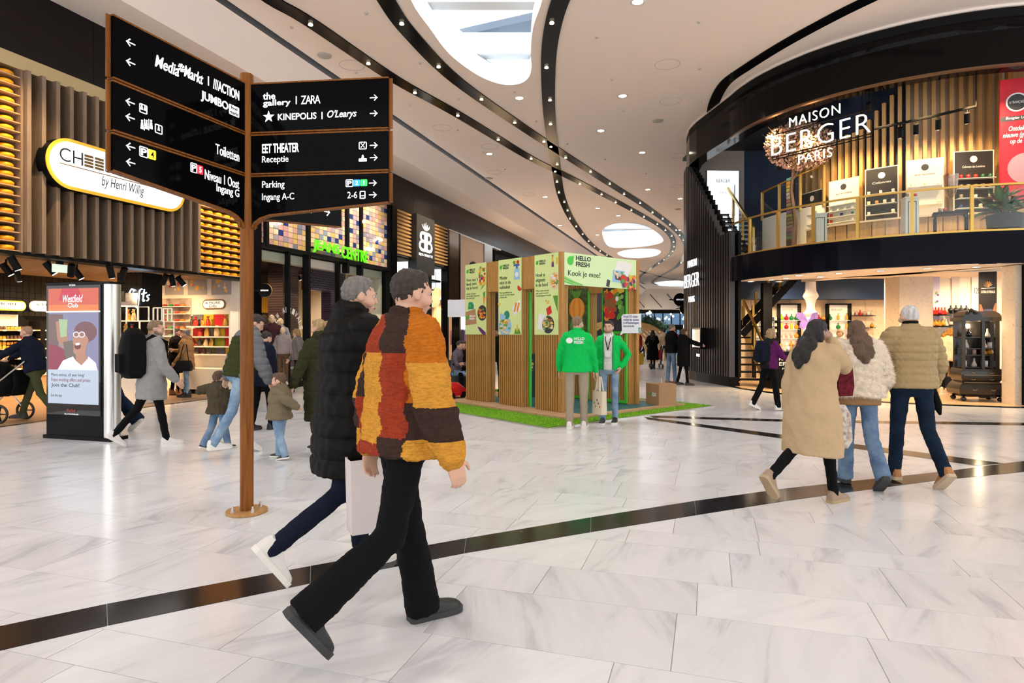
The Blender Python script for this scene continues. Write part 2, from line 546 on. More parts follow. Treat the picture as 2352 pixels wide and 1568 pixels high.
# recessed ceiling downlights, speakers, sprinklers and smoke covers
DISC = M('downlight_glow', (1, .95, .85), .5, emit=11, ecol=(1, .88, .68))
GREY = M('speaker_grille', (.45, .43, .40), .8)
rim = MB().lathe([(.10, 0), (.14, -.012), (.155, 0)], 16).mesh('downlight_rim', WHITE, True)
bulb = MB().lathe([(.10, .0), (.001, .0)], 16).mesh('downlight_lens', DISC)
for px, py in ((1465, 4), (1430, 220), (1193, 225), (1475, 350), (1124, 353), (1252, 452), (1488, 435), (1373, 478), (1562, 456), (1286, 517), (1372, 539), (1560, 528), (1420, 495), (1380, 300)):
    p = CP(px, py)
    d = inst(rim, 'downlight', ceiling, (p.x, p.y, CEIL - .002))
    inst(bulb, 'lens', d, (0, 0, -.006))
sp = MB().lathe([(.17, 0), (.16, -.02), (.001, -.02)], 20).mesh('ceiling_speaker', GREY, True)
for px, py in ((745, 127), (1511, 277), (1123, 409), (1557, 480)):
    inst(sp, 'ceiling_speaker', ceiling, CP(px, py))
ring = MB().tube([(.3 * math.cos(2 * PI * i / 28), .3 * math.sin(2 * PI * i / 28), -.002) for i in range(28)], .006, 5, closed=True).mesh('hatch_ring', M('hatch_line', (.5, .46, .43), .7))
for px, py in ((808, 150), (1533, 148), (1540, 232), (1125, 336), (1135, 395), (1016, 293), (1560, 357), (1215, 446), (1555, 428)):
    inst(ring, 'hatch_ring', ceiling, CP(px, py))
spk = MB().lathe([(.04, 0), (.03, -.03), (.001, -.035)], 10).mesh('sprinkler', M('sprinkler_grey', (.5, .47, .45), .5))
for px, py in ((841, 30), (670, 62), (966, 144), (818, 166), (1371, 85), (1405, 182), (1605, 50), (1607, 157), (1610, 233), (1055, 226), (1183, 210), (1232, 278), (1432, 254), (1303, 330), (1160, 388), (1484, 398), (942, 240), (1051, 298), (1340, 420), (1390, 365), (1270, 350), (1110, 348)):
    inst(spk, 'sprinkler', ceiling, CP(px, py))

# ------------------------------------------------------------------ left wall: dark band above the shops
wall_left = struct(MB().add([], []).box(-9, 100, 10.95, 11.3, 5.95, 7.15).build('wall_left', BLACKM, None, (0, 0, 0), ROT), 'dark band running above the left shop fronts')
BAND = M('band_dark_panel', (.012, .009, .008), .22, spec=.15)
for i in range(33):
    a = 1.2 + i * 1.85
    B('band_panel', BAND, wall_left, a + .004, a + 1.846, 10.70, 10.95, 5.95, 7.15)
B('band_panel', BAND, wall_left, 62.3, 100, 10.70, 10.95, 5.95, 7.15)
# far end of the mall
yb = 95
wall_far = struct(MB().box(-6, 26, yb, yb + .4, 0, CEIL).build('wall_far', BLACKM), 'dark glazed frontage closing the far end of the mall')
MB().box(-6, 26, yb - .5, yb, 4.9, CEIL).build('bulkhead', CEILM, wall_far)
for i in range(5):
    a = 15.6 + i * 2.6
    MB().beam((a, yb - .52, 7.2), (a + 1.8, yb - .52, 5.2), .35, .05).build('bulkhead_slot', BLACKM, wall_far)
FARW = M('far_window_glow', (.05, .09, .15), .3, emit=.22, ecol=(.22, .42, .7))
FARG = M('far_lamp_glow', (1, .8, .5), .5, emit=6)
for i in range(9):
    f = B('far_window', FARW, wall_far, 16.5 + i * 1.3, 17.6 + i * 1.3, yb - .1, yb - .02, 2.6, 4.3)
    B('pane', FARW, f, 16.5 + i * 1.3, 17.6 + i * 1.3, yb - .1, yb - .02, .4, 1.8)
lm = MB().ell((0, 0, 0), (.13, .13, .13), 8, 6).mesh('far_pendant', FARG)
for i in range(26):
    inst(lm, 'far_pendant', wall_far, (R.uniform(17, 26), yb - 1 - R.random() * 6, R.uniform(3.2, 4.4)))

# ------------------------------------------------------------------ right: the round two-storey shop
BC = Vector((11, 17.3))
BR = 5.05
def arc(r, a0, a1, n):
    return [(BC.x + r * math.cos(rad(a0 + (a1 - a0) * i / n)), BC.y + r * math.sin(rad(a0 + (a1 - a0) * i / n))) for i in range(n + 1)]
back = [(5.78, 18.3), (5.66, 19.2), (5.64, 19.9), (5.8, 20.8), (6.2, 21.9), (8.2, 28.3), (12.2, 41), (29, 94)]
front = [(18, 12.8), (14, 12.4)] + arc(BR, 275, 182, 30)
OUT = front + back
def wallpath(path, z0, z1, th, mat, name, parent=None, gap=0):
    rings = []
    for i, p in enumerate(path):
        a, b = Vector(path[max(i - 1, 0)]), Vector(path[min(i + 1, len(path) - 1)])
        d = (b - a).normalized()
        i2 = Vector(p) + Vector((d.y, -d.x)) * th
        rings.append([(p[0], p[1], z0), (p[0], p[1], z1), (i2.x, i2.y, z1), (i2.x, i2.y, z0)])
    return MB().loft(rings).build(name, mat, parent)
BANDG = M('glossy_dark_panel', (.006, .005, .005), .10, spec=.08)
wall_right = struct(wallpath(OUT, 7.72, 7.95, .5, BLACKM, 'wall_right'), 'curved glossy dark band crowning the two-storey shop')
for i in range(0, len(front) - 3, 4):
    seg = front[i:i + 5]
    if len(seg) > 1: wallpath(seg, 6.80, 7.75, .45, BANDG, 'crown_panel', wall_right)
wallpath([front[-1]] + back[:5], 6.80, 7.75, .4, BANDG, 'crown_panel', wall_right)
wallpath(back[3:], 0, 7.75, .4, BLACK, 'return_wall', wall_right)
wallpath([(x - .02, y - .02) for x, y in front], 6.77, 6.81, .1, M('bronze_edge', (.16, .09, .05), .3, .6), 'crown_edge', wall_right)
# raised plaster ring between crown and slot
wallpath(front + back[:4], 7.93, 8.0, .9, CEILM, 'ceiling_ring', wall_right)
mez = struct(MB().prism(list(reversed(OUT[:-2])) + [(18, 30)], 3.30, 3.49).build('floor_mezzanine', OAK), 'mezzanine floor of the round shop')
wallpath([(18, 12.76), (14, 12.36)] + arc(BR + .04, 275, 182, 30), 2.86, 3.505, .12, NAVYB, 'fascia', mez)
# ground floor of the shop
SHOPFL = wood('shop_oak_floor', (.62, .42, .24), (.5, .32, .17), (.4, 4, 1), .35)
shop_floor = struct(MB().prism([(x, y) for x, y in reversed(front)] + [(18, 22), (6.1, 22)], .003, .012).build('floor_shop', SHOPFL), 'warm oak floor inside the round shop')
wallpath([(x - .02, y - .02) for x, y in front], 0, .016, .16, BLACK, 'threshold', shop_floor)
SOFF = M('shop_soffit', (.86, .78, .70), .6)
cs = struct(MB().prism([(x, y) for x, y in reversed(arc(BR - .1, 275, 180, 30))] + list(arc(3.0, 180, 275, 20)), 2.88, 2.96).build('ceiling_shop', SOFF), 'cream soffit ring with downlights over the shop entrance')
for a in (183, 190, 198, 207, 218, 230, 242, 254, 264):
    for r in ((4.5, 3.7) if a % 2 else (4.2,)):
        x, y = arc(r, a, a, 1)[0]
        d = inst(rim, 'downlight', cs, (x, y, 2.878)); d.scale = (.7, .7, 1)
        inst(bulb, 'lens', d, (0, 0, -.004))
for a in (188, 206, 224, 242, 260):
    x, y = arc(4.0, a, a, 1)[0]
    lamp('SPOT', (x, y, 2.85), 130, (1, .70, .38), .12, (x + .3, y + .4, 0), 150, 1)
def veined(name, base, vein, sc=2.6):
    m = bpy.data.materials.new(name); m.use_nodes = True
    nt = m.node_tree; b = nt.nodes['Principled BSDF']; b.inputs['Roughness'].default_value = .25
    tc = nt.nodes.new('ShaderNodeTexCoord')
    n = nt.nodes.new('ShaderNodeTexNoise'); n.inputs['Scale'].default_value = 2.2; n.inputs['Detail'].default_value = 4
    nt.links.new(tc.outputs['Object'], n.inputs['Vector'])
    ad = nt.nodes.new('ShaderNodeVectorMath'); ad.operation = 'MULTIPLY_ADD'; ad.inputs[1].default_value = (.7, .7, .7)
    nt.links.new(n.outputs['Color'], ad.inputs[0]); nt.links.new(tc.outputs['Object'], ad.inputs[2])
    v = nt.nodes.new('ShaderNodeTexVoronoi'); v.feature = 'DISTANCE_TO_EDGE'; v.inputs['Scale'].default_value = sc
    nt.links.new(ad.outputs[0], v.inputs['Vector'])
    cr = nt.nodes.new('ShaderNodeValToRGB')
    cr.color_ramp.elements[0].color = (*vein, 1); cr.color_ramp.elements[0].position = 0
    cr.color_ramp.elements[1].color = (*base, 1); cr.color_ramp.elements[1].position = .02
    nt.links.new(v.outputs['Distance'], cr.inputs[0])
    mx = nt.nodes.new('ShaderNodeMix'); mx.data_type = 'RGBA'
    nt.links.new(n.outputs[0], mx.inputs['Factor']); mx.inputs['A'].default_value = (*base, 1)
    nt.links.new(cr.outputs[0], mx.inputs['B']); nt.links.new(mx.outputs['Result'], b.inputs['Base Color'])
    MATS[name] = m
    return m
MARB = veined('cream_marble', (.76, .63, .47), (.20, .14, .09), 6.5)
wall_shop = struct(MB().box(6.6, 18, 20.6, 20.9, 0, 3.3).build('wall_back', MARB), 'cream marble back wall of the round shop')
for i in range(9):
    B('marble_panel', MARB, wall_shop, 6.62 + i * 1.25, 7.86 + i * 1.25, 20.57, 20.6, 0, 2.55)
BLUE = M('petrol_blue', (.0004, .026, .10), .5)
B('blue_bulkhead', BLUE, wall_shop, 7.2, 13.2, 20.0, 20.57, 2.55, 3.3)
cs2 = struct(MB().prism(list(reversed(arc(BR - .3, 275, 182, 20))) + [(18, 20.9), (18, 13.2)][::1] if False else [(x, y) for x, y in arc(BR - .3, 182, 275, 20)] + [(18, 13.2), (18, 20.9), (6.3, 20.9)], 3.2, 3.29).build('ceiling_shop_inner', SOFF), 'plain ceiling inside the round shop')
for x, y in ((8.5, 19), (11, 18.5), (13.5, 18), (9.5, 17), (12.5, 15.6)):
    lamp('SPOT', (x, y, 3.15), 200, (1, .74, .44), .15, (x, y + .8, 0), 150, 1)
# ------------------------------------------------------------------ wayfinding signpost
WALN = wood('walnut_brown', (.24, .082, .010), (.14, .042, .005), (7, 7, .5), .45)
WALN.node_tree.nodes['Principled BSDF'].inputs['Specular IOR Level'].default_value = .2
SIGNB = M('sign_black_glass', (.002, .002, .0025), .06, spec=.035)
YEL = M('sign_yellow', (.95, .72, .02), .5, emit=.9)
REDS = M('sign_red', (.8, .02, .03), .5, emit=.9)
BLUS = M('sign_blue', (.02, .22, .75), .5, emit=.9)
GRNS = M('sign_green', (.02, .62, .08), .5, emit=.9)
post_p = FP(567, 1176)
post = thing('signpost', 'tall round wooden signpost with three black arms of lit white lettering', 'signpost', (post_p.x, post_p.y, 0))
MB().lathe([(.053, .02), (.053, 3.63), (.05, 3.64), (.001, 3.64)], 28).build('pole', WALN, post, smooth=True)
MB().lathe([(.001, .002), (.163, .002), (.165, .008), (.163, .022), (.001, .022)], 36).build('base_plate', wood('teak_plate', (.48, .25, .08), (.38, .18, .05)), post, smooth=True)
for i in range(4):
    a = rad(45 + 90 * i)
    n = MB().lathe([(.022, .022), (.022, .028), (.014, .028), (.014, .05), (.008, .05), (.008, .07), (.001, .072)], 8, (.115 * math.cos(a), .115 * math.sin(a), 0)).build('anchor_bolt', STEEL, post, smooth=True)
Z1, Z2, Z3, Z4, Z5, Z6 = 3.55, 3.145, 3.125, 2.805, 2.785, 2.545
def arm(ang, L, name):
    """an arm along +x of its own frame, its lettered face to -y"""
    a = link(bpy.data.objects.new(name, None), post, (0, 0, 0), ang)
    x0 = .05
    for z1, z0, last in ((Z1, Z2, 0), (Z3, Z4, 0), (Z5, Z6, 1)):
        if last:
            poly = [(x0, z1), (L, z1), (L, z0 + .0)] + [(.30, z0 - .075)] + [(.30 - .24 * math.sin(t), z0 - .075 - .11 * (1 - math.cos(t))) for t in (rad(22), rad(45), rad(68), rad(90))]
        else:
            poly = [(x0, z1), (L, z1), (L, z0), (x0, z0)]
        pn = MB().prism(poly, -.024, .024, fn=lambda x, z, d: (x, d, z)).build('panel', SIGNB, a)
        # timber edging, a little proud of both faces
        e = MB()
        n = len(poly)
        for i in range(n):
            p, q = poly[i], poly[(i + 1) % n]
            if p[0] <= x0 + 1e-6 and q[0] <= x0 + 1e-6: continue
            e.beam((p[0], 0, p[1]), (q[0], 0, q[1]), .058, .012, up=(0, 1, 0) if abs(p[0] - q[0]) < .01 else (0, 0, 1))
        e.build('edging', WALN, a)
    return a
Lr = 1.22
armL = arm(math.atan2(-.946, -.325), Lr, 'arm')         # towards the camera; its face seen from here is +y
armR = arm(rad(-6.6), Lr, 'arm')
armB = arm(math.atan2(.91, .42), 1.15, 'arm')
def face(parent, flip):
    """a face frame for lettering: x reads left to right from 0 at the left end; flip = read on the arm's +y side"""
    o = link(bpy.data.objects.new('lit_face', None), parent, (Lr, 0, 0) if flip else (0, 0, 0), PI if flip else 0)
    return o
def arrow(par, x, z, s, left, y):
    mb = MB()
    d = -1 if left else 1
    f = XZ(y)
    mb.prism([(x - s, z - s * .11), (x + s, z - s * .11), (x + s, z + s * .11), (x - s, z + s * .11)], 0, .003, fn=f)
    tip = x + d * s
    for q in (-1, 1):
        mb.prism([(tip, z), (tip - d * s * .8, z + q * s * .8), (tip - d * s * .95, z + q * s * .64), (tip - d * s * .25, z)], 0, .0035, fn=f)
    return mb.build('arrow', SIGNW, par)
def ring_box(par, x0, x1, z0, z1, y, mat=SIGNW, t=.006, r=.008):
    o = rrect(x0, x1, z0, z1, r, 3); i = rrect(x0 + t, x1 - t, z0 + t, z1 - t, r * .6, 3)
    mb = MB(); n = len(o)
    for k in range(n):
        j = (k + 1) % n
        mb.prism([o[k], o[j], i[j], i[k]], 0, .003, fn=XZ(y))
    return mb.build('pictogram_frame', mat, par)
fy = -.0262
fl = face(armL, True)      # left arm: x=0 at the outer end, Lr at the pole
def LX(px):                # photo column -> x on the left arm
    k = (px - CX) / FOC
    d = Vector((.325, .946))
    e = Vector((post_p.x, post_p.y)) - d * Lr
    return (k * e.y - e.x) / (d.x - k * d.y)
def LZ(px, py):
    t = LX(px)
    Y = post_p.y - .946 * (Lr - t)
    return HC + (CY - py) / FOC * Y
def ltxt(s, ax, ay, bx, by, cx_, mat=SIGNW, **k):      # ax,ay top-left; bx,by bottom-right pixel of the word
    return txt(s, fl, LX(ax), LX(bx), LZ(cx_, by), LZ(cx_, ay), fy, mat, **k)
for px, py in ((293, 100), (293, 145), (292, 236), (292, 271), (293, 338), (293, 374)):
    arrow(fl, LX(px), LZ(px, py), .033, True, fy)
txt('Media', fl, LX(349), LX(404), LZ(349, 153), LZ(349, 125), fy, SIGNW, bold=.03, shear=.25)
txt('Markt', fl, LX(416), LX(460), LZ(437, 186), LZ(437, 160), fy, SIGNW, bold=.03, shear=.25)
cxm, czm = LX(410), LZ(410, 157)
for i in range(8):
    a = i * PI / 4
    plate('swirl', SIGNW, fl, [(cxm + .006 * math.cos(a), czm + .006 * math.sin(a)), (cxm + .03 * math.cos(a + .5), czm + .03 * math.sin(a + .5)), (cxm + .03 * math.cos(a + .95), czm + .03 * math.sin(a + .95))], fy)
plate('divider', SIGNW, fl, [(LX(471), LZ(471, 197)), (LX(473), LZ(471, 197)), (LX(473), LZ(471, 176)), (LX(471), LZ(471, 176))], fy)
txt('///ACTION', fl, LX(483), LX(543), LZ(515, 219), LZ(515, 196), fy, SIGNW, bold=.04)
txt('JUMBO', fl, LX(455), LX(518), LZ(487, 247), LZ(487, 222), fy, SIGNW, bold=.05)
plate('word_box', SIGNW, fl, rrect(LX(520), LX(543), LZ(532, 267), LZ(532, 244), .008), fy, .002)
txt('food\nmarkt', fl, LX(522), LX(541), LZ(532, 265), LZ(532, 246), fy - .002, SIGNB, bold=.01)
txt('Toiletten', fl, LX(489), LX(543), LZ(516, 363), LZ(516, 340), fy, SIGNW)
for a, b, py in ((313, 331, 247), (349, 366, 294)):
    ring_box(fl, LX(a), LX(b), LZ(a, py + 11), LZ(a, py - 10), fy)
    mx = (LX(a) + LX(b)) / 2; mz = LZ((a + b) / 2, py)
    for q in (-.012, .012) if a == 313 else (0,):
        plate('pictogram', SIGNW, fl, circ(mx + q, mz + .014, .006, 10), fy)
        plate('pictogram', SIGNW, fl, [(mx + q - .009, mz - .02), (mx + q - .003, mz + .006), (mx + q + .003, mz + .006), (mx + q + .009, mz - .02)], fy)
for px in (319, 329, 340):
    mx, mz = LX(px), LZ(px, 287)
    plate('pictogram', SIGNW, fl, circ(mx, mz + .026, .007, 10), fy)
    plate('pictogram', SIGNW, fl, [(mx - .011, mz - .03), (mx - .006, mz + .016), (mx + .006, mz + .016), (mx + .011, mz - .03)], fy)
for px in (324, 334):
    plate('divider', SIGNW, fl, [(LX(px), LZ(px, 300)), (LX(px) + .003, LZ(px, 300)), (LX(px) + .003, LZ(px, 274)), (LX(px), LZ(px, 274))], fy)
def pbox(par, xs, digit, col, z0, z1, y):
    ring_box(par, xs[0], xs[1], z0, z1, y)
    txt('P', par, xs[0] + .013, xs[1] - .011, z0 + .012, z1 - .012, y, SIGNW, bold=.06)
    w = (xs[1] - xs[0])
    for i, (d, c) in enumerate(zip(digit, col)):
        a = xs[1] + .002 + i * w * .95
        plate('number_box', c, par, rrect(a, a + w * .9, z0 + .003, z1 - .003, .007), y, .002)
        txt(d, par, a + w * (.42 if d == '1' else .3), a + w * (.52 if d == '1' else .62), z0 + .014, z1 - .014, y - .002, SIGNB if c is YEL else SIGNW, bold=.03)
pbox(fl, (LX(313), LX(333)), '4', [YEL], LZ(320, 361), LZ(320, 337), fy)
pbox(fl, (LX(431), LX(446)), '5', [REDS], LZ(438, 397), LZ(438, 375), fy)
txt('Niveau 1 Oost', fl, LX(464), LX(543), LZ(500, 422), LZ(500, 400), fy, SIGNW)
txt('Ingang G', fl, LX(491), LX(543), LZ(517, 452), LZ(517, 429), fy, SIGNW)
fr = face(armR, False)
def RX(px):
    k = (px - CX) / FOC
    d = Vector((math.cos(rad(6.6)), -math.sin(rad(6.6))))
    return (k * post_p.y - post_p.x) / (d.x - k * d.y)
def RZ(px, py):
    return HC + (CY - py) / FOC * (post_p.y - math.sin(rad(6.6)) * RX(px))
for px, py in ((861, 227), (861, 263), (861, 336), (861, 364), (859, 422), (859, 449)):
    arrow(fr, RX(px), RZ(px, py), .032, False, fy)
def rt(s, x0, y0, x1, y1, **k): return txt(s, fr, RX(x0), RX(x1), RZ(x0, y1), RZ(x0, y0), fy, SIGNW, **k)
rt('the', 608, 216, 636, 232, bold=.04); rt('gallery', 608, 233, 671, 250, bold=.04)
for px, a, b in ((683, 224, 242), (742, 260, 276)):
    plate('divider', SIGNW, fr, [(RX(px), RZ(px, b)), (RX(px) + .008, RZ(px, b)), (RX(px) + .008, RZ(px, a)), (RX(px), RZ(px, a))], fy)
rt('ZARA', 695, 223, 739, 242, space=.8)
sx, sz = RX(621), RZ(621, 271)
plate('star', SIGNW, fr, [(sx + (.05 if i % 2 == 0 else .02) * math.sin(i * PI / 5), sz + (.05 if i % 2 == 0 else .02) * math.cos(i * PI / 5)) for i in range(10)], fy)
rt('KINEPOLIS', 642, 264, 730, 279, bold=.03); rt("O'Learys", 755, 256, 822, 278, shear=.3, bold=.02)
rt('EET THEATER', 606, 333, 690, 354, bold=.05); rt('Receptie', 606, 361, 666, 380)
rt('Parking', 606, 418, 657, 438); rt('Ingang A-C', 606, 446, 679, 466)
pbox(fr, (RX(797), RX(814)), '21', [BLUS, GRNS], RZ(800, 431), RZ(800, 414), fy)
rt('2-6', 801, 442, 823, 457)
ring_box(fr, RX(827), RX(845), RZ(836, 345), RZ(836, 328), fy)
for q in (1, -1):
    cx_, cz_ = RX(836), RZ(836, 336)
    plate('pictogram', SIGNW, fr, [(cx_ - q * .016 - .003, cz_ - .018), (cx_ - q * .016 + .003, cz_ - .018), (cx_ + q * .016 + .003, cz_ + .018), (cx_ + q * .016 - .003, cz_ + .018)], fy)
plate('pictogram', SIGNW, fr, rrect(RX(827), RX(845), RZ(836, 373), RZ(836, 366), .006), fy)
plate('pictogram', SIGNW, fr, [(RX(833), RZ(836, 366)), (RX(839), RZ(836, 366)), (RX(837.5), RZ(836, 358)), (RX(834.5), RZ(836, 358))], fy)
ring_box(fr, RX(829), RX(842), RZ(836, 458), RZ(836, 440), fy, t=.008)
plate('pictogram', SIGNW, fr, rrect(RX(832), RX(839), RZ(836, 452), RZ(836, 450), .002), fy)
fb = face(armB, False)
arrow(fb, .93, 2.66, .05, False, fy)
txt('19', fb, .66, .76, 2.61, 2.69, fy, SIGNW)
ring_box(fb, .50, .60, 2.60, 2.71, fy, t=.014)

# ------------------------------------------------------------------ digital totem
ka, kb = Vector((-6.60, 8.87, 0)), Vector((-5.62, 8.59, 0))
kw = (kb - ka).length
tot = thing('advertising_totem', 'tall black digital advertising totem with a bright Club screen', 'totem', ka, math.atan2(kb.y - ka.y, kb.x - ka.x))
MB().box(-.03, kw + .16, -.03, .26, 0, .05).build('foot', BLACK, tot)
MB().box(0, kw, 0, .22, .05, 2.17).build('cabinet', BLACK, tot)
MB().prism([(kw, .01), (kw + .05, .005), (kw + .10, .03), (kw + .125, .08), (kw + .125, .16), (kw + .10, .20), (kw, .21)], .05, 2.16).build('side_column', STEEL, tot, smooth=True)
B('light_strip', M('strip_white', (1, 1, 1), .5, emit=3), tot, kw + .07, kw + .085, .006, .03, .06, 2.15)
B('top_cap', BLACK, tot, -.01, kw + .13, -.01, .23, 2.165, 2.19)
B('glass_front', M('black_glass', (.006, .006, .007), .04), tot, .01, kw - .03, -.008, 0, .34, 2.15)
def KX(px): return (px - 112) / (233 - 112) * kw
def KZ(py): return HC + (CY - py) / FOC * 8.74
def scr(c, e=1.0, g=.45):
    e *= g
    c = tuple(x * .9 for x in c)
    return scr_(c, e)
def scr_(c, e): return M('screen_%03d_%03d_%03d' % tuple(int(x * 255) for x in c), tuple(x * .3 for x in c), .3, emit=e, ecol=c)
ky = -.009
def kp(name, pts, c, d=.001, e=.9): return plate(name, scr(c, e), tot, [(KX(x), KZ(y)) for x, y in pts], ky, d)
kp('screen_sky', [(118, 716), (226, 716), (226, 850), (118, 850)], (.22, .22, .36))
kp('screen_header', [(118, 662), (226, 662), (226, 717), (118, 717)], (.62, .10, .05), .002)
kp('screen_header', [(148, 662), (182, 662), (196, 690), (140, 690)], (.55, .02, .05), .0025)
kp('screen_header', [(118, 700), (226, 700), (226, 716), (118, 716)], (.75, .20, .05), .0025)
kp('screen_glow', [(113, 714), (229, 714), (229, 717), (113, 717)], (.95, .75, .5), .003, 2)
# the picture on the screen: two laughing people, in flat shapes
kp('screen_photo', [(118, 720), (150, 722), (150, 745), (138, 800), (118, 800)], (.16, .09, .08), .002)
kp('screen_photo', [(134, 738), (158, 735), (162, 790), (148, 800), (138, 780)], (.42, .20, .13), .003)
kp('screen_photo', [(141, 732), (160, 734), (158, 772), (145, 775)], (.35, .50, .28), .0035)
kp('screen_photo', [(118, 790), (140, 795), (165, 810), (170, 850), (118, 850)], (.25, .02, .05), .003)
kp('screen_photo', [(150, 785), (178, 780), (190, 850), (160, 850)], (.14, .11, .09), .0035)
kp('screen_photo', circ(198, 762, 24, 20), (.17, .06, .07), .003)
kp('screen_photo', circ(188, 782, 17, 16) , (.46, .22, .14), .004)
kp('screen_photo', [(173, 785), (203, 780), (198, 812), (183, 818), (173, 810)], (.46, .22, .14), .0042)
kp('screen_photo', circ(179, 768, 7, 12), (.85, .8, .85), .005); kp('screen_photo', circ(191, 768, 7, 12), (.85, .8, .85), .005)
kp('screen_photo', circ(179, 768, 5, 12), (.3, .14, .12), .0055); kp('screen_photo', circ(191, 768, 5, 12), (.3, .14, .12), .0055)
kp('screen_photo', circ(182, 795, 7, 12), (.15, .02, .02), .005)
kp('screen_photo', [(177, 788), (187, 787), (186, 792), (178, 793)], (.95, .93, .9), .0055)
kp('screen_photo', [(138, 850), (150, 828), (172, 818), (178, 828), (200, 826), (205, 818), (220, 832), (224, 850)], (.80, .82, .95), .0045)
kp('screen_photo', [(178, 815), (198, 812), (204, 822), (190, 838), (178, 828)], (.44, .21, .13), .005)
kp('screen_panel', [(118, 849), (226, 849), (226, 927), (118, 927)], (.62, .72, .88), .006, .62)
def kt(s, x0, y0, x1, y1, c, **k): return txt(s, tot, KX(x0), KX(x1), KZ(y1), KZ(y0), ky - .006, scr(c, 1.2 if c[0] > .8 else .1), d=.001, **k)
kt('Westfield', 150, 677, 193, 694, (1, 1, 1), shear=.2, bold=.02); kt('Club', 161, 696, 183, 706, (1, 1, 1), bold=.02)
kt('OCEAN', 164, 653, 177, 657, (1, 1, 1))
kt('More extras, all year long!', 125, 857, 196, 866, (.03, .04, .06)); kt('Enjoy exciting offers and prizes', 125, 868, 209, 878, (.62, .02, .08))
kt('Join the Club!', 125, 880, 186, 891, (.02, .03, .05), bold=.02); kt('Get the app', 124, 905, 148, 913, (.02, .03, .05))
kt('Westfield', 159, 938, 178, 946, (.8, .05, .03), shear=.2, bold=.03); kt('MALL OF THE NETHERLANDS', 154, 949, 184, 952, (.9, .9, .9))

# ------------------------------------------------------------------ left shops: helpers in the facade frame
def LF(x, y, z=0): return UW(x, VW + y, z)          # facade frame: x along the front, y into the shop
def fthing(name, label, cat, x=0, y=0, z=0, **k): return thing(name, label, cat, LF(x, y, z), ROT, **k)
def ZF(px, py, w=VW):
    k = (px - CX) / FOC
    return HC + (CY - py) / FOC * (w / (SN - k * CS))
def EW(px, u): 
    k = (px - CX) / FOC
    return u * (SN - k * CS) / (CS + k * SN)
def ZE(px, py, u): return HC + (CY - py) / FOC * (u * CS + EW(px, u) * SN)

# ------------------------------------------------------------------ cheese shop front
FIN = wood('fin_taupe', (.28, .19, .125), (.20, .13, .08), (6, 6, .4), .5)
SHELF = wood('shelf_pine', (.62, .40, .20), (.5, .3, .14), (.5, 6, 6), .5)
front_c = fthing('shop_fascia', 'tall slatted fascia of the cheese shop with shelves of cheese wheels', 'shop front')
B('backing', BLACKM, front_c, 5.0, 12.86, .26, .34, 2.78, 5.75)
B('gold_strip', M('champagne_strip', (.60, .46, .24), .35, .5), front_c, 5.0, 12.86, -.06, .3, 5.75, 5.98)
nf = 15
fin_me = MB().box(-.034, .034, -.16, .10, 2.80, 5.75).mesh('fin', FIN)
for i in range(nf + 1):
    x = 7.36 + i * (10.93 - 7.36) / nf
    inst(fin_me, 'fin', front_c, (x, 0, 0))
for x in (7.30, 10.97, 12.83):
    B('side_board', FIN, front_c, x - .02, x + .02, -.08, .26, 2.78, 5.75)
CHEESE = M('cheese_orange', (.98, .42, .006), .3, spec=.5)
cheese_me = MB().lathe([(.001, 0), (.085, 0), (.112, .018), (.12, .04), (.112, .062), (.085, .08), (.001, .08)], 16).mesh('cheese_wheel', CHEESE, True)
for x_ in (6.9, 11.6):
    lamp('SPOT', LF(x_, -2.2, 6.9), 420 if x_ < 8 else 800, (1, .74, .4), .1, LF(x_ + (.1 if x_ < 8 else .3), 0, 4.2), 42, .8)  # spots without fixtures, added to brighten the cheese wheels
pitch = .1475
for x0, x1, cols, gl in ((5.6, 7.28, (6.88, 7.14), 'left of the dark fins'), (10.99, 12.81, [11.13 + .263 * i for i in range(7)], 'right of the dark fins')):
    for r in range(20):
        z = 2.80 + r * pitch
        B('cheese_shelf', SHELF, front_c, x0, x1, -.07, .26, z, z + .016)
        for c in cols:
            o = inst(cheese_me, 'cheese_wheel', None, LF(c + R.uniform(-.01, .01), .07 + R.uniform(-.015, .015), z + .016), ROT)
            T(o, 'orange cheese wheel, %s shelf from bottom, %s from right, %s' % (NTH[r], NTH[len(cols) - 1 - cols.index(c)], gl), 'cheese', 'cheese wheels ' + gl)
B('bottom_rail', BLACKM, front_c, 5.0, 12.86, -.1, .3, 2.74, 2.78)
# pill-shaped sign
ws = VW - .32
s0, s1 = UF(106, ws), UF(425, ws)
sg = thing('shop_sign', 'white pill-shaped light box with orange rim on the dark fins', 'sign', UW(s0, ws, 0), ROT)
sl, zc, hh = s1 - s0, 4.36, .43
def pill(e, d0, d1, m, name): return MB().prism(rrect(-e, sl + e, zc - hh - e, zc + hh + e, hh + e - .001, 12), d0, d1, fn=XZ(0)).build(name, m, sg)
pill(0, -.24, -.02, BLACKM, 'housing')
pill(0, -.02, .0, M('sign_orange_rim', (.80, .40, .03), .4, emit=.25), 'rim')
pill(-.055, 0, .006, M('sign_face_glow', (1, 1, 1), .4, emit=.45), 'face')
INK = M('ink_black', (.01, .012, .015), .6); BRN = M('ink_brown', (.22, .12, .03), .6)
def SX(px): return UF(px, ws) - s0
txt('CH', sg, SX(136), SX(190), zc + .02, zc + .25, -.006, INK, bold=-.012)
for px in (193, 217):
    for j in range(4):
        plate('cheese_bar', BRN, sg, rrect(SX(px), SX(px + 21), zc + .025 + j * .057, zc + .068 + j * .057, .018), -.006)
txt('SE & MORE', sg, SX(241), SX(400), zc + .02, zc + .25, -.006, INK, bold=-.012)
plate('rule', BRN, sg, [(SX(136), zc - .035), (SX(404), zc - .035), (SX(404), zc - .02), (SX(136), zc - .02)], -.006)
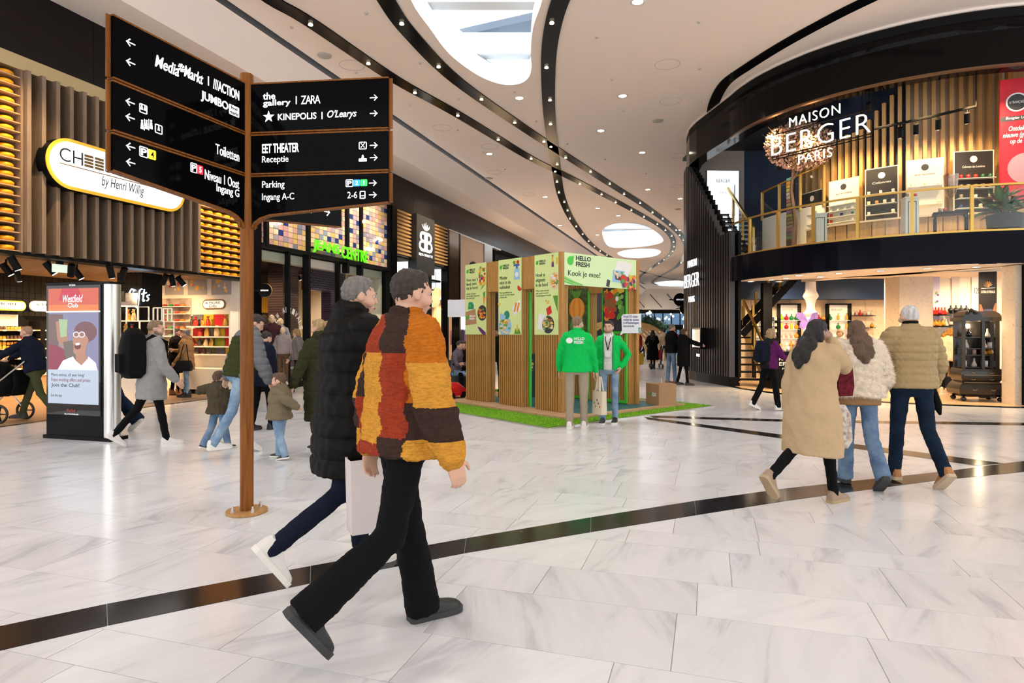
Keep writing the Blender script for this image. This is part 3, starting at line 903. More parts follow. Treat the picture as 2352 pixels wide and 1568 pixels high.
txt('by Henri Willig', sg, SX(233), SX(330), zc - .29, zc - .06, -.006, INK, shear=.25)

# ------------------------------------------------------------------ inside the cheese shop
TILEB = M('black_glazed_tile', (.012, .011, .010), .10)
EU, WB = 12.62, 14.9                                # end wall at u, back wall at w
shopfl = struct(MB().box(4.5, 12.6, .02, 4.3, .002, .008).build('floor_shop', wood('shop_floor_brown', (.36, .24, .15), (.28, .17, .1), (.3, 4, 1), .4), None, LF(0, 0), ROT), 'brown timber floor of the cheese shop')
wb = struct(MB().box(4.5, 12.7, 4.2, 4.4, 0, 3.2).build('wall_shop', BLACKM, None, LF(0, 0), ROT), 'black tiled back wall of the cheese shop')
tm = MB().box(.004, .131, 4.185, 4.2, .004, .131).mesh('wall_tile', TILEB)
for i in range(24):
    for j in range(7):
        inst(tm, 'wall_tile', wb, (8.9 + i * .135, 0, 1.86 + j * .135))
we = struct(MB().box(0, 4.3, 0, .2, 0, 3.2).build('wall_end', WARMW, None, UW(EU, WB), -AX), 'cream end wall of the cheese shop')
ceil_c = struct(MB().box(4.5, 12.7, .3, 4.4, 3.0, 3.1).build('ceiling_cheese', BLACKM, None, LF(0, 0), ROT), 'slatted timber ceiling of the cheese shop')
SLC = wood('ceiling_slat', (.42, .24, .11), (.33, .18, .08), (.4, 5, 5), .5)
slm = MB().box(4.5, 12.55, -.028, .028, 2.80, 2.87).mesh('ceiling_slat', SLC)
for i in range(34):
    inst(slm, 'ceiling_slat', ceil_c, (0, .36 + i * .115, 0))
for x, y in ((6.5, 2), (8.5, 2.5), (10.2, 3), (11.4, 1.4), (11.6, 3.0), (9.5, 1)):
    lamp('SPOT', LF(x, y, 2.75), 130, (1, .66, .32), .1, LF(x + .6, y + .8, .6), 150, 1)
# track spotlights
def spot_fix(p, tgt, label, group, s=1.0):
    t = thing('track_spotlight', label, 'spotlight', p, 0, group)
    d = (Vector(tgt) - Vector(p)).normalized()
    MB().tube([(0, 0, .0), (0, 0, -.1 * s)], .012 * s, 6).build('stem', BLACKM, t)
    c = Vector((0, 0, -.13 * s))
    MB().tube([c - d * .08 * s, c + d * .10 * s], .045 * s, 12).build('barrel', BLACKM, t, smooth=True)
    MB().tube([c + d * .098 * s, c + d * .104 * s], .036 * s, 12).build('lens', LAMPW, t)
    return t
for i, (px, py, Y, tx) in enumerate(((14, 618, 11.2, .5), (40, 637, 12.4, 0), (32, 594, 10.2, .3), (114, 611, 11.0, .6), (164, 610, 11.4, -.4), (177, 628, 12, .5), (254, 620, 11.6, 0), (283, 625, 12, -.6), (378, 646, 13.4, -.7), (395, 640, 13.6, 0), (414, 644, 13.8, .7))):
    p = WP(px, py, Y); p.z = 2.80
    spot_fix(p, p + Vector((tx, .4, -1)), 'black cylindrical spotlight, %s from left under the slatted cheese shop ceiling' % NTH[(1, 2, 0, 3, 4, 5, 6, 7, 8, 9, 10)[i]], 'cheese shop spotlights', 1.3)
ex = thing('exit_sign', 'small pale green emergency sign under the slatted ceiling', 'sign', WP(137, 615, 11) , ROT)
B('panel', M('exit_pale', (.65, .75, .62), .4, emit=.35), ex, -.13, .13, -.01, .01, -.08, .06)
B('bracket', BLACKM, ex, -.05, .05, -.03, .03, .06, .16)
# black tiled column with neon word
cp = WP(322, 762, 14.0)
colm = struct(MB().box(-.31, .31, -.3, .3, 0, 2.95).build('wall_column', BLACKM, None, (cp.x, cp.y, 0), -AX + .12), 'black tiled column in the cheese shop')
ctm = MB().box(.003, .121, -.312, -.3, .003, .121).mesh('column_tile', TILEB)
for i in range(5):
    for j in range(23):
        inst(ctm, 'column_tile', colm, (-.312 + i * .125, 0, .02 + j * .125))
neon = thing('neon_sign', 'blue-white neon word Gifts on the black column', 'sign', (cp.x, cp.y - .36, 0))
NEON = M('neon_blue_white', (.8, .9, 1), .5, emit=9, ecol=(.55, .72, 1))
def NX(px): return (px - 322) / FOC * 13.64
def NZ(py): return HC + (CY - py) / FOC * 13.64
for pts in ([(331, 668), (325, 664), (319, 675), (318, 687), (324, 692), (330, 688), (331, 680), (325, 680)], [(334, 680), (333, 690), (337, 690)], [(349, 664), (343, 668), (340, 690), (337, 706), (334, 700), (342, 684)], [(354, 664), (351, 690), (355, 689)], [(348, 675), (359, 672)], [(366, 677), (360, 680), (364, 686), (360, 691)]):
    MB().tube(spline([Vector((NX(a), 0, NZ(b))) for a, b in pts], 4), .012, 6).build('neon_tube', NEON, neon)
# pill signs inside
def small_pill(px0, px1, py0, py1, u_or_w, end, rimc, word, wordc, label):
    t = thing('pill_sign', label, 'sign', UW(EU - .03, WB) if end else UW(0, WB - .26), -AX if end else ROT)
    if end:
        x0, x1 = WB - EW(px0, EU), WB - EW(px1, EU); z1, z0 = ZE(px0, py0, EU), ZE(px0, py1, EU)
    else:
        x0, x1 = UF(px0, WB - .26), UF(px1, WB - .26); z1, z0 = ZF(px0, py0, WB - .26), ZF(px0, py1, WB - .26)
    h = (z1 - z0) / 2
    MB().prism(rrect(x0, x1, z0, z1, h - .001, 8), -.05, 0, fn=XZ(0)).build('housing', rimc, t)
    MB().prism(rrect(x0 + .03, x1 - .03, z0 + .03, z1 - .03, h - .031, 8), 0, .01, fn=XZ(0)).build('face', M('pill_face', (.9, .85, .75), .5, emit=.25), t)
    w = x1 - x0
    txt('& MORE', t, x0 + w * .15, x1 - w * .2, z0 + h * 1.05, z1 - h * .45, -.01, INK)
    txt(word, t, x0 + w * .3, x1 - w * .35, z0 + h * .3, z0 + h * .95, -.01, wordc, shear=.3)
YELR = M('pill_yellow', (.85, .65, .05), .4, emit=.3)
small_pill(-42, 60, 687, 711, 0, 0, YELR, 'Flavour', YELR, 'yellow-rimmed pill sign on the black tiled wall')
small_pill(70, 150, 690, 714, 0, 0, M('pill_grey', (.6, .58, .55), .4, emit=.2), 'Essentials', GREY, 'grey-rimmed pill sign half hidden by the totem')
small_pill(243, 286, 690, 712, 0, 0, YELR, 'Snacks', YELR, 'yellow-rimmed pill sign behind the white rack')
small_pill(467, 519, 688, 710, 0, 1, BRN, 'Gifts', INK, 'brown-rimmed pill sign on the cream end wall')
# cheese posters on the end wall
POSTG = M('poster_grey', (.40, .37, .36), .5); POSTO = M('poster_cheese', (.85, .45, .08), .5); POSTY = M('poster_cream', (.9, .72, .4), .5); POSTR = M('poster_wine', (.5, .08, .05), .5)
for i, (a, b) in enumerate(((330, 368), (380, 422), (433, 476), (487, 532))):
    t = thing('wall_poster', ('poster of sliced cheese beside the neon word', 'poster of a cheese board above the small coloured cheeses', 'poster of cheese and nuts on the cream end wall', 'poster of cheese wedges above the pill sign')[i], 'poster', UW(EU - .01, WB), -AX)
    x0, x1 = WB - EW(a, EU), WB - EW(b, EU); z0, z1 = ZE(a, 677, EU), ZE(a, 634, EU)
    plate('sheet', POSTG, t, [(x0, z0), (x1, z0), (x1, z1), (x0, z1)], 0, .012)
    for j in range(7):
        cx_, cz_ = R.uniform(x0 + .06, x1 - .06), R.uniform(z0 + .1, z1 - .08)
        n = R.choice((3, 4, 9))
        r = R.uniform(.04, .075); a0 = R.random() * 6
        plate('printed_shape', R.choice((POSTO, POSTO, POSTY, POSTR)), t, [(cx_ + r * math.cos(a0 + 2 * PI * q / n), cz_ + r * math.sin(a0 + 2 * PI * q / n)) for q in range(n)], -.012 - j * .0005, .0006)
# shelves of small coloured cheeses
SHW = M('shelf_white', (.85, .80, .72), .5)
rk = thing('wall_shelves', 'white wall shelves holding rows of small coloured cheeses', 'shelf', UW(EU, WB), -AX)
x0, x1 = WB - EW(352, EU), WB - EW(440, EU)
B('back_panel', M('panel_sepia', (.55, .44, .36), .5, var=.6, vscale=3, col2=(.2, .13, .1)), rk, x0, x1, -.03, -.005, .9, 2.35)
gouda = [MB().lathe([(.001, 0), (.04, 0), (.062, .02), (.062, .035), (.04, .055), (.001, .055)], 12).mesh('small_cheese', M('wax_' + n, c, .25), True) for n, c in (('brown', (.30, .10, .04)), ('yellow', (.8, .42, .03)), ('maroon', (.22, .02, .02)), ('green', (.03, .20, .04)), ('red', (.62, .03, .02)), ('orange', (.72, .17, .02)))]
gn = ('brown', 'yellow', 'maroon', 'green', 'red', 'orange')
for r, py in enumerate((704, 720.5, 738, 755, 772, 789, 806)):
    z = ZE(395, py, EU)
    B('shelf_board', SHW, rk, x0, x1, -.2, -.03, z - .018, z)
    for c, px in enumerate((363, 376, 388, 401, 415, 428)):
        w = EW(px, EU)
        o = inst(gouda[c], 'small_cheese', None, UW(EU - .12, w, z), 0)
        T(o, 'small %s waxed cheese on the %s white wall shelf from top' % (gn[c], NTH[r]), 'cheese', 'small waxed cheeses')
# gift shelves on the right of the end wall
gs = thing('gift_shelves', 'white gift shelves with grey, yellow, red and lime back panels', 'shelf', UW(EU, WB), -AX)
def gx(px): return WB - EW(px, EU)
for j, (py0, py1, cols) in enumerate(((722, 749, 'gyrl'), (754, 772, 'rgyr'), (776, 794, 'yglr'), (797, 812, 'rlgy'))):
    for i, c in enumerate(cols):
        a, b = gx(446 + i * 25), gx(446 + i * 25 + 23)
        B('back_panel', M('gift_' + c, dict(g=(.16, .15, .17), y=(.62, .42, .03), r=(.52, .01, .02), l=(.30, .33, .03))[c], .5), gs, a, b, -.05, -.01, ZE(490, py1, EU), ZE(490, py0, EU))
    z = ZE(490, py1, EU)
    B('shelf_board', SHW, gs, gx(448), gx(546), -.28, -.01, z - .03, z)
B('side_board', SHW, gs, gx(545), gx(548), -.28, -.01, .6, 2.0)
B('base_unit', SHW, gs, gx(440), gx(548), -.55, -.01, .12, .62)
B('plinth', BLACKM, gs, gx(440), gx(548), -.5, -.02, 0.008, .12)
WRAPS = [M('wrap_gold', (.55, .30, .05), .25, .5, bump=1, bscale=40), M('wrap_red', (.5, .03, .02), .3, bump=1, bscale=30), M('wrap_dark', (.08, .05, .04), .25, bump=1, bscale=40), M('wrap_cream', (.7, .5, .25), .3, bump=1, bscale=40)]
CELLO = M('ribbon_red', (.6, .02, .03), .4)
def gift(p, s, m, label):
    t = thing('gift_pack', label, 'gift', p, R.uniform(-.5, .5), 'wrapped gift packs')
    mb = MB()
    n = 10
    rings = []
    for r, z in ((.05, 0), (.07, .03), (.06, .12), (.03, .2), (.02, .22), (.045, .27)):
        rings.append([(s * r * math.cos(2 * PI * k / n) * (1 + R.uniform(-.18, .18)), s * .7 * r * math.sin(2 * PI * k / n), s * z) for k in range(n)])
    mb.loft(rings).build('wrapping', m, t)
    MB().ell((0, -.03 * s, .205 * s), (.03 * s, .025 * s, .025 * s), 8, 5).build('bow', CELLO if R.random() < .6 else WRAPS[0], t)
    return t
for ri, (py, xs) in enumerate(((749, (452, 461, 477, 489, 530)), (772, (472, 486, 509)), (794, (455, 470, 484, 497)), (812, (464, 478, 492)))):
    for ci, px in enumerate(xs):
        gift(UW(EU - .16, EW(px, EU), ZE(490, py, EU)), R.uniform(.85, 1.1), R.choice(WRAPS), 'shiny gift pack with a bow, %s from left on the %s gift shelf' % (NTH[ci], NTH[ri]))
for ci, px in enumerate((452, 458, 464, 470)):
    gift(UW(EU - .4, EW(px, EU), .62), .45, R.choice(WRAPS), 'small wrapped gift, %s from left on the white base unit' % NTH[ci])
# white cube rack in front of the column with a tilted screen
rp = WP(300, 905, 13.0)
cube = thing('cube_rack', 'open white metal cube rack in front of the black column', 'rack', (rp.x, rp.y, 0), -.05)
def CXr(px): return (px - 300) / FOC * 13
for a, b, z0, z1 in ((264, 318, HC + (CY - 737) / FOC * 13, HC + (CY - 703) / FOC * 13), (264, 379, HC + (CY - 771) / FOC * 13, HC + (CY - 737) / FOC * 13), (264, 318, HC + (CY - 806) / FOC * 13, HC + (CY - 771) / FOC * 13), (354, 374, HC + (CY - 737) / FOC * 13, HC + (CY - 707) / FOC * 13)):
    for x in (CXr(a), CXr((a + b) / 2), CXr(b)):
        for y in (0, .35):
            B('upright', SHW, cube, x - .012, x + .012, y - .012, y + .012, z0, z1)
    for z in (z0, z1):
        for y in (0, .35):
            B('rail', SHW, cube, CXr(a), CXr(b), y - .01, y + .01, z - .012, z + .012)
    B('tray', SHW, cube, CXr(a), CXr(b), 0, .35, z0 - .006, z0 + .004)
B('cabinet', SHW, cube, CXr(262), CXr(330), -.05, .4, .008, .72)
B('cabinet', SHW, cube, CXr(262), CXr(330), -.12, .4, .72, HC + (CY - 806) / FOC * 13 - .01)
for px, py, dz in ((296, 737, .1), (283, 737, .08), (292, 771, .1), (286, 806, .1), (337, 771, .12), (277, 771, .08), (310, 806, .08)):
    gift((rp.x + CXr(px), rp.y + .17, HC + (CY - py) / FOC * 13 + .008), .9, R.choice(WRAPS), 'gift pack standing in the white cube rack, %s' % {(296, 737): 'top middle', (283, 737): 'top left', (292, 771): 'second tray middle', (286, 806): 'lowest tray left', (337, 771): 'second tray right', (277, 771): 'second tray left', (310, 806): 'lowest tray right'}[(px, py)])
mon = thing('tilted_screen', 'dark screen tilted on top of the white cube rack', 'screen', (rp.x + CXr(285), rp.y + .15, HC + (CY - 703) / FOC * 13 + .012))
MB().beam((-.2, .0, .02), (-.26, .03, .28), .02, .3, up=(1, 0, 0)).add([], []).build('stand', BLACKM, mon)
MB().add([(-.17, -.03, 0), (.2, -.03, .0), (.16, .06, .28), (-.23, .06, .28), (-.17, 0, 0), (.2, 0, 0), (.16, .09, .28), (-.23, .09, .28)], [(0, 1, 2, 3), (7, 6, 5, 4), (0, 4, 5, 1), (1, 5, 6, 2), (2, 6, 7, 3), (3, 7, 4, 0)]).build('display', M('screen_dim', (.03, .03, .05), .2, var=.8, vscale=12, col2=(.07, .07, .10)), mon)
# jar shelves on the back wall
js = thing('jar_shelves', 'oak jar shelves against the black tiled back wall', 'shelf', LF(0, 4.2), ROT)
wj = WB - .2
xa, xb = UF(-30, wj), UF(80, wj)
JARS = []
for nme, body, lid in (('amber', (.62, .30, .03), (.02, .02, .02)), ('honey', (.75, .45, .05), (.6, .4, .1)), ('red', (.45, .04, .02), (.6, .45, .2)), ('dark', (.10, .05, .03), (.03, .03, .03))):
    JARS.append((nme, MB().lathe([(.001, 0), (.03, 0), (.033, .01), (.033, .055), (.028, .065)], 10).lathe([(.029, .062), (.029, .078), (.001, .078)], 10, m=1).mesh('jar', [M('jar_' + nme, body, .15), M('lid_' + nme, lid, .4)], True)))
for rj, (py, kinds, two) in enumerate(((757, (3, 0, 3), 0), (778, (0, 3, 2), 0), (799.5, (1, 0, 2), 1), (821.5, (1, 1, 2), 0), (845, (3, 3, 0), 0))):
    z = ZF(40, py, wj)
    B('shelf_board', SHELF, js, xa, xb, -.38, -.02, z - .025, z)
    for i in range(4):
        B('price_card', WHITE, js, xa + .2 + i * .3, xa + .27 + i * .3, -.386, -.381, z - .03, z + .0)
    n = int((xb - xa - .1) / .078)
    for i in range(n):
        kname, me = JARS[kinds[min(2, int(i * 3 / n))]]
        for lev in range(1 + two):
            o = inst(me, 'jar', None, LF(xa + .06 + i * .078, 3.93 + R.uniform(-.01, .01), z + lev * .0785), 0)
            T(o, '%s jar, %s from left%s on the %s oak jar shelf' % (kname, NTH[i], (' in the %s layer' % ('lower', 'upper')[lev]) if two else '', NTH[rj]), 'jar', 'jars on the oak shelves')
B('back_board', WARMW, js, xa, UF(54, wj), -.03, -.01, ZF(40, 757, wj), ZF(40, 722, wj))
B('base_cabinet', SHELF, js, xa, UF(112, wj), -.6, -.02, .01, ZF(40, 862, wj))
B('worktop', SHW, js, xa, UF(112, wj), -.64, -.02, ZF(40, 862, wj), ZF(40, 858, wj))
B('side_post', BLACKM, js, xb, xb + .03, -.38, -.02, .01, 1.75)
# glossy bags shelf between totem and rack
bgz = thing('snack_shelves', 'dark shelves of coloured snack bags behind the white rack', 'shelf', LF(0, 4.2), ROT)
xa2, xb2 = UF(236, wj), UF(300, wj)
for rb, py in enumerate((766, 791, 812, 832)):
    z = ZF(270, py, wj)
    B('shelf_board', BLACKM, bgz, xa2, xb2, -.4, -.02, z - .03, z)
    for i in range(int((xb2 - xa2) / .13)):
        c = R.choice(((.6, .12, .02), (.03, .2, .05), (.5, .45, .4), (.5, .03, .03), (.4, .3, .6)))
        o = MB().ell((0, 0, .05), (.055, .05, .05), 8, 6).build('snack_bag', M('bag_%d_%d' % (c[0] * 100, c[1] * 100), c, .25), None, LF(xa2 + .08 + i * .13, 3.95, z), ROT, smooth=True)
        T(o, 'glossy snack bag, %s from left on the %s dark snack shelf' % (NTH[i], NTH[rb]), 'bag', 'snack bags on the dark shelves')
# ------------------------------------------------------------------ jeans shop front
def brick(name, c1, c2, mortar, s=1.0):
    m = bpy.data.materials.new(name); m.use_nodes = True
    nt = m.node_tree; b = nt.nodes['Principled BSDF']
    tc = nt.nodes.new('ShaderNodeTexCoord'); mp = nt.nodes.new('ShaderNodeMapping')
    mp.inputs['Rotation'].default_value = (PI / 2, 0, 0)
    br = nt.nodes.new('ShaderNodeTexBrick')
    br.inputs['Color1'].default_value = (*c1, 1); br.inputs['Color2'].default_value = (*c2, 1); br.inputs['Mortar'].default_value = (*mortar, 1)
    br.inputs['Scale'].default_value = s; br.inputs['Brick Width'].default_value = .22; br.inputs['Row Height'].default_value = .07; br.inputs['Mortar Size'].default_value = .006
    nt.links.new(tc.outputs['Object'], mp.inputs[0]); nt.links.new(mp.outputs[0], br.inputs['Vector'])
    nt.links.new(br.outputs['Color'], b.inputs['Base Color'])
    bp = nt.nodes.new('ShaderNodeBump'); bp.inputs['Strength'].default_value = .6; bp.invert = True
    nt.links.new(br.outputs['Fac'], bp.inputs['Height']); nt.links.new(bp.outputs[0], b.inputs['Normal'])
    b.inputs['Roughness'].default_value = .35
    return m
NBRICK = brick('navy_brick', (.020, .016, .035), (.035, .026, .05), (.16, .13, .12))
RBRICK = brick('plum_brick', (.06, .03, .035), (.11, .05, .04), (.17, .13, .11))
jf = fthing('jeans_store', 'jeans shop front with multicoloured tile band and black mullions', 'shop front')
x0, x1 = 12.98, 19.66
ZT = 3.72
TP = [M('tile_' + n, c, .2) for n, c in (('pink', (.62, .36, .34)), ('cream', (.74, .62, .42)), ('yellow', (.66, .46, .17)), ('slate', (.22, .25, .33)), ('lilac', (.38, .33, .42)), ('navy', (.02, .045, .20)), ('blush', (.72, .50, .40)), ('sky', (.25, .32, .45)))]
tw, th = .2, .1465
B('tile_backing', M('tile_joint', (.10, .08, .07), .7), jf, x0, x1, .06, .12, ZT, 5.95)
tms = [MB().box(.006, tw - .006, .04, .06, .006, th - .006).mesh('cladding_tile', m) for m in TP]
tl = []
for i in range(int((x1 - x0) / tw)):
    for j in range(15):
        tl.append((j * .01 + i * .06, x0 + .02 + i * tw, ZT + .02 + j * th))
tl.sort()
big = MB()
for n, (s, x, z) in enumerate(tl):
    c = R.choice((0, 0, 0, 1, 1, 1, 2, 2, 3, 4, 4, 5, 6, 6, 6, 7))
    if n < 300: inst(tms[c], 'cladding_tile', jf, (x, 0, z))
    else: big.box(x + .006, x + tw - .006, .04, .06, z + .006, z + th - .006, c)
T(big.build('cladding_field', TP, jf), kind='stuff')
for px in (592, 611, 707, 797, 829, 893):
    x = UF(px)
    B('mullion', BLACKM, jf, x - .05, x + .05, -.06, .14, ZT - .06 if px == 611 else (0 if px in (592, 707, 893) else ZT - .4), 5.95)
B('transom', BLACKM, jf, x0 - .05, x1 + .05, -.05, .16, ZT - .08, ZT + .02)
B('header', WARMW, jf, x0, x1, .30, .60, ZT - .34, ZT - .08)
B('sill', BLACKM, jf, x0 - .05, UF(707), -.05, .3, 0, .16)
B('sill', BLACKM, jf, UF(797), x1, -.05, .3, 0, .16)
for a, b in ((592, 663), (663, 707), (797, 893)):
    B('window_pane', GLASS, jf, UF(a), UF(b), .06, .075, .16, ZT - .08)
    B('post', BLACKM, jf, UF(b) - .04, UF(b) + .04, -.03, .1, 0, ZT - .08)
B('post', BLACKM, jf, UF(787) - .04, UF(787) + .04, .1, .25, 0, ZT - .08)
js_ = thing('shop_sign', 'bright green capital letters of the jeans shop sign', 'sign', LF(UF(711), -.1), ROT)
txt('JEANS', js_, 0, UF(772) - UF(711), 3.74, 4.11, 0, M('green_neon_face', (.10, .75, .01), .4, emit=.3), d=.03, bold=.045)
txt('CENTRE', js_, UF(777) - UF(711), UF(838) - UF(711), 3.74, 4.11, 0, MATS['green_neon_face'], d=.03, bold=.045)
B('mounting_rail', BLACKM, js_, 0, UF(838) - UF(711), .0, .1, 3.86, 3.9)
# inside of the jeans shop
jfl = struct(MB().box(x0, 24.8, .05, 5, .002, .01).build('floor_jeans', wood('jeans_floor', (.36, .24, .16), (.28, .18, .11), (.3, 4, 1), .4), None, LF(0, 0), ROT), 'timber floor of the jeans shop')
jw = struct(MB().box(x0 - .1, 24.8, 4.8, 5, 0, 3.7).build('wall_jeans', M('jeans_wall_dark', (.05, .04, .035), .6), None, LF(0, 0), ROT), 'dark back wall of the jeans shop')
B('pine_band', M('pine_yellow_band', (.80, .42, .05), .5), jw, x0, 19.6, 4.7, 4.8, 2.2, 2.75)  # plain yellow timber colour, no emission
B('side_wall', NBRICK, jw, x0 - .12, x0 + .02, .3, 4.8, 0, 3.6)
B('side_wall', WARMW, jw, 19.62, 19.74, .3, 4.8, 0, 3.7)
B('shop_ceiling', BLACKM, jw, x0 - .1, 24.8, .3, 5, 3.62, 3.7)
a, b = UF(636, VW + .9), UF(660, VW + .9)
B('brick_pillar', RBRICK, jw, a, b + .25, .7, 1.2, .01, 3.62)
a, b = UF(712, VW + .6), UF(790, VW + .6)
B('brick_portal', NBRICK, jw, a, b, .55, .9, 2.75, 3.62)
B('brick_portal', NBRICK, jw, UF(757, VW + .6), b + .1, .55, .9, .01, 2.75)
B('window_back', M('window_back_cream', (.66, .50, .36), .6), jw, UF(798, VW + .8), 19.6, .75, .8, .2, 3.6)
JEANS = [M('denim_' + n, c, .9) for n, c in (('pale', (.42, .42, .40)), ('mid', (.12, .15, .22)), ('dark', (.04, .05, .08)))]
sh = thing('jeans_shelves', 'dark wall shelves stacked with folded jeans', 'shelf', LF(0, 4.7), ROT)
for z in (.5, .95, 1.4, 1.85):
    B('shelf_board', SHELF, sh, x0 + .2, 18.2, -.4, -.02, z - .03, z)
for i in range(9):
    B('shelf_post', BLACKM, sh, x0 + .3 + i * .6, x0 + .33 + i * .6, -.38, -.34, .01, 2.2)
for r, z in enumerate((.95, 1.4, 1.85)):
    for i in range(8):
        mb = MB()
        for k in range(R.randint(4, 6)):
            dx = R.uniform(-.015, .015)
            mb.box(-.16 + dx, .16 + dx, -.15, .15, k * .05, k * .05 + .044, R.choice((0, 0, 1, 2)))
        T(mb.build('folded_jeans', JEANS, None, LF(x0 + .62 + i * .6, 4.48, z), ROT), 'stack of folded jeans, %s from left on the %s jeans shelf' % (NTH[i], ('lowest', 'middle', 'upper')[r]), 'jeans', 'folded jeans stacks')
for x, y in ((13.8, .9), (14.8, 2.5), (16.2, 3.2), (17.5, 2.4), (18.8, 1.4)):
    lamp('SPOT', LF(x, y, 3.5), 120, (1, .74, .46), .12, LF(x, y + .5, 0), 140, 1)
for px, py, d in ((720, 660, 2.0), (738, 672, 2.2), (686, 683, 1.2), (698, 678, 2.4), (660, 668, 1.4)):
    p = LF(UF(px, VW + d), d, 3.3)
    spot_fix(p, p + Vector((.5, .4, -1)), 'small black spotlight hanging in the jeans shop, near %s' % {720: 'the portal', 738: 'the portal edge', 686: 'the mannequins', 698: 'the window middle', 660: 'the brick pillar'}[px], 'cheap', 1.0)['group'] = 'jeans shop spotlights'
# pendant dots of light in front of the tiles
for px, py in ((636, 512), (871, 551), (831, 509), (851, 572)):
    o = MB().ell((0, 0, 0), (.05, .05, .05), 10, 7).build('bulb', M('bulb_glow', (1, .9, .7), .5, emit=12, ecol=(1, .8, .5)), None, LF(UF(px), -.08, ZF(px, py)), 0, smooth=True)
    T(o, 'small glowing bulb on the tile band %s' % {636: 'above the left window', 871: 'near the right corner', 831: 'beside the mullion', 851: 'right of the green letters'}[px], 'light bulb', 'bulbs on the tile band')
# round lettering on the window
wt = thing('window_lettering', 'white ring of lettering on the jeans shop window', 'lettering', LF(UF(665), .05), ROT)
def ring_text(par, s, cx_, cz_, r, a0, a1, h, mat):
    for i, ch in enumerate(s):
        if ch == ' ': continue
        a = rad(a0 + (a1 - a0) * i / (len(s) - 1))
        o = txt(ch, par, -h * .32, h * .32, 0, h, 0, mat, name='letter', bold=.01)
        o.location = (cx_ + r * math.sin(a), 0, cz_ + r * math.cos(a))
        o.rotation_euler = (0, a, 0)
LETW = M('letter_white', (.85, .83, .8), .6)
ring_text(wt, 'NEW ARRIVALS', 0, 1.52, .5, -75, 80, .15, LETW)
ring_text(wt, 'NEW SEASON', 0, 1.52, .5, -110, -230, .13, LETW)
txt('NEW', wt, -.28, .1, 1.42, 1.56, 0, LETW); txt('NEW SEASON', wt, -.3, .3, .5, .56, 0, LETW)
# pilaster between the shops and round blade signs
B('pilaster', BLACK, jf, 12.66, 12.96, -.12, .3, 0, 5.95)
B('pilaster', BLACK, jf, 19.70, 20.05, -.12, .3, 0, 5.95)
def blade(px, py, r, Y, word, label):
    p = WP(px, py, Y)
    t = thing('blade_sign', label, 'sign', p, -.05)
    MB().prism(circ(0, 0, r, 30), -.04, .04, fn=XZ(0)).build('disc', BLACK, t)
    mb = MB().tube([(r * math.cos(2 * PI * i / 30), 0, r * math.sin(2 * PI * i / 30)) for i in range(30)], .012, 6, closed=True)
    mb.build('rim', M('brass_rim', (.7, .45, .2), .25, .9), t)
    if word: txt(word, t, -r * .6, r * .6, -r * .1, r * .12, -.041, SIGNW)
    B('bracket', BLACKM, t, -r - .16, -r, -.015, .015, -.02, .02)
    return t
blade(609, 667, .165, 15.3, 'CHEESE&MORE', 'round black blade sign with gold rim left of the mannequins')
blade(922, 704, .17, 21.0, 'JEANS CENTRE', 'round black blade sign beside the jewellery shop window')
blade(1041, 710, .17, 26.9, 'BB', 'round black blade sign near the pale board')

# ------------------------------------------------------------------ jewellery shop front
bf = fthing('jewellery_store', 'jewellery shop front with horizontal timber slats and warm windows', 'shop front')
b0, b1 = 20.08, UF(1027)
SLH = wood('slat_honey', (.60, .36, .13), (.48, .27, .09), (.4, 6, 6), .5)
for a, b in ((UF(907), UF(951)), (UF(997), UF(1026))):
    B('slat_backing', WARMW, bf, a, b, .12, .2, 4.25, 5.95)
    sm = MB().box(a, b, -.05, .12, -.035, .035).mesh('slat', SLH)
    for i in range(12):
        inst(sm, 'slat', bf, (0, 0, 4.36 + i * .138))
B('upper_panel', BLACKM, bf, UF(951), UF(997), .1, .2, 0, 5.95)
BBM = M('warm_lit_back', (.80, .52, .28), .6)
for a, b in ((907, 951), (997, 1026)):
    B('window_back', BBM, bf, UF(a), UF(b), 1.0, 1.05, .1, 4.2)
    B('window_pane', GLASS, bf, UF(a), UF(b), .05, .065, .1, 4.2)
    B('window_head', BLACKM, bf, UF(a), UF(b), .0, 1.0, 4.19, 4.26)
    lamp('SPOT', LF((UF(a) + UF(b)) / 2, .5, 4.1), 45, (1, .76, .48), .1, LF((UF(a) + UF(b)) / 2, .7, 0), 120, 1)
for px in (905, 953, 1027): B('mullion', BLACK, bf, UF(px) - .07, UF(px) + .07, -.05, .25, 0, 5.95)
GLOBE = M('globe_glow', (.9, .6, .3), .5, emit=.55, ecol=(1, .68, .34))
for i, (px, py) in enumerate(((926, 633), (905, 655), (916, 677), (1002, 673), (997, 692), (1001, 762))):
    d = .55
    t = thing('globe_lamp', 'glowing globe lamp in the jewellery window, ' + ('highest on the left', 'far left edge', 'low on the left', 'upper right', 'behind the head on the right', 'lowest on the right')[i], 'lamp', LF(UF(px, VW + d), d, ZF(px, py, VW + d)), ROT, 'jewellery window globes')
    MB().ell((0, 0, 0), (.26, .26, .26), 18, 12).build('globe', GLOBE, t, smooth=True)
    MB().tube([(0, 0, .25), (0, 0, 4.1 - ZF(px, py, VW + d))], .008, 5).build('cord', BLACKM, t)
bs = thing('shop_sign', 'tall black sign with white double B and small crown', 'sign', LF(UF(957, VW - .25), -.25), ROT)
bw = UF(998, VW - .25) - UF(957, VW - .25)
ztop, zbot = ZF(975, 497, VW - .25), ZF(975, 628, VW - .25)
B('box', M('sign_charcoal', (.025, .025, .027), .35), bs, 0, bw, 0, .3, zbot, ztop)
def bz(f): return zbot + (ztop - zbot) * f
txt('B', bs, bw * .12, bw * .49, bz(.38), bz(.73), -.002, SIGNW, mirror=True, bold=.02)
